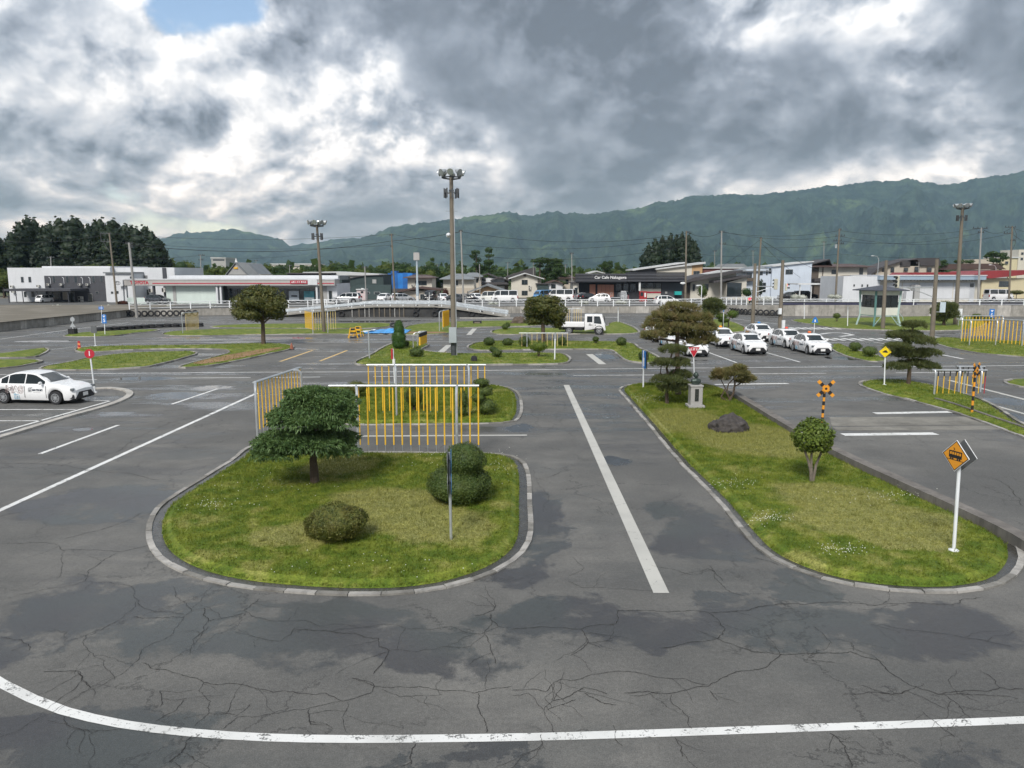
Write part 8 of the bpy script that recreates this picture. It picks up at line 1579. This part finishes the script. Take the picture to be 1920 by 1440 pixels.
for i, (x, y, Y, w) in enumerate([(894, 470, 200, 0.8), (917, 468, 200, 0.8), (1012, 482, 190, 1.3), (1030, 484, 192, 1.2), (1044, 488, 190, 1.1), (1132, 492, 200, 0.9), (1142, 490, 202, 0.8), (812, 486, 210, 0.5), (1742, 484, 190, 0.9), (1762, 488, 200, 1.0), (1795, 490, 210, 1.2), (1858, 470, 230, 1.0), (1870, 474, 230, 1.0), (1815, 490, 220, 1.0)]): bgtree('pine', i, PL[i], x, y, Y, w, 'pines among the houses')
for i, (x, y, Y) in enumerate([(1213, 466, 205), (1226, 458, 200), (1240, 454, 204), (1253, 450, 200), (1266, 452, 206), (1278, 448, 202), (1290, 450, 204), (1300, 462, 200)]): bgtree('cedar', i, 'dark conical cedar in the clump above the modern shed-roofed house', x, y, Y, 0.95, 'cedar clump at centre right')
# distant wood along the foot of the mountains
def far_wood():
    rg = np.random.default_rng(5); n = 12000; Y = 320+1500*rg.random(n)**1.5; X = rg.uniform(-1.0, 1.0, n)*Y; h = rg.uniform(4, 9, n)*np.where(rg.random(n) < 0.15, 1.3, 1)
    keep = np.sin(X*0.011+Y*0.006)+np.sin(X*0.005-Y*0.013)+rg.normal(0, 0.6, n) > -0.3; X, Y, h = X[keep], Y[keep], h[keep]; n = len(X); w = h*rg.uniform(0.28, 0.5, n)
    parts = []
    for k in range(12):
        f = rg.uniform(0.12, 0.95, n); C = np.stack([X+rg.normal(0, 0.5, n)*w*(1.1-f), Y+rg.normal(0, 0.5, n)*w*(1.1-f), f*h], 1); s = (w*rg.uniform(0.28, 0.5, n))[:, None]
        a = rg.normal(size=(n, 3)); a /= np.linalg.norm(a, axis=1)[:, None]; b = np.cross(a, rg.normal(size=(n, 3))); b /= np.linalg.norm(b, axis=1)[:, None]
        parts.append(np.stack([C-a*s, C-b*s, C+a*s, C+b*s], 1).reshape(-1, 3))
    V = np.concatenate(parts); V[:, 2] = np.maximum(V[:, 2], 0.0)+0.1; o = link('distant_wood', fast_mesh('distant_wood', V, np.arange(len(V)).reshape(-1, 4), L_FAR)); tagit(o, 'distant green wood across the plain below the mountains', 'wood', kind='stuff')
far_wood()
# azaleas and garden shrubs by the street
for i, (px, py, rx, ry, Y, z) in enumerate([(18, 579, 6, 3, 116, 1), (26, 579, 7, 3.5, 116, 1), (103, 577, 7, 5, 117, 1), (112, 576, 7, 5, 117.5, 1), (122, 578, 7, 4, 116, 1), (145, 578, 9, 3.5, 116, 1), (206, 575, 6, 4, 118, 1), (320, 576, 9, 4, 115, 1), (400, 576, 12, 4, 115, 1), (925, 569, 10, 4, 118, 1), (1095, 567, 10, 4, 118, 1), (1165, 567, 12, 4, 118, 1), (1240, 565, 10, 4, 119, 1), (1498, 557, 16, 6, 126, 1), (1565, 556, 14, 5, 126, 1), (1425, 560, 10, 5, 124, 1), (1440, 560, 8, 5, 124, 1)]):
    lobes = [(px-rx*0.4, py, rx*0.6, ry), (px+rx*0.4, py+0.5, rx*0.6, ry*0.9, 0.4)]
    plant('azalea_shrub', 'low white azalea ' + ('before the canopy of the white two-storey building' if px < 215 else 'behind the showroom railing' if px < 500 else 'behind the long railing in front of the black car shop' if px < 1300 else 'beside the flat carport and bluish house'), 'shrub', (px, 560), lobes, L_WHITE, 'leaf', 420, 0.16, group='white azaleas by the street', z0=1.0, seed=200+i, Y=Y, core=0.75)
for i, (lab, px, py, rx, ry, Y, m_) in enumerate([('dark red maple shrub beside the pale house', 835, 549, 6, 8, 138, L_RED), ('low dark red maple bush beside the dark green building', 727, 551, 12, 5, 146, L_RED), ('green garden shrub behind the white hatchbacks', 748, 552, 9, 5, 145, L_FAR), ('pale green garden tree before the shed-roofed house', 1317, 545, 10, 12, 134, L_FAR2), ('green garden tree left of the bluish white house', 1400, 548, 11, 8, 138, L_FAR), ('slim dark cypress by the bluish white house', 1426, 538, 5, 15, 142, L_CEDAR), ('dark hedge beside the white shed', 1560, 545, 14, 12, 140, L_CEDAR), ('brown flowerbed shrub in front of the white two-storey building', 230, 568, 9, 4, 122, L_RED), ('low dry shrub by the white minibus', 1906, 548, 12, 4, 134, L_JUN), ('green shrub between the far gables', 1785, 510, 14, 5, 185, L_FAR), ('dark green bush under the cedar edge', 340, 500, 14, 12, 175, L_FAR)]):
    plant('garden_shrub', lab, 'shrub', (px, 560), [(px, py, rx, ry), (px+rx*0.3, py+ry*0.3, rx*0.7, ry*0.7, .3)], m_, 'leaf', 700, 0.2, [([(px, 556), (px, py)], 0.08, 0.04)], group='garden shrubs by the houses', z0=zt(Y), seed=240+i, Y=Y, core=0.72)
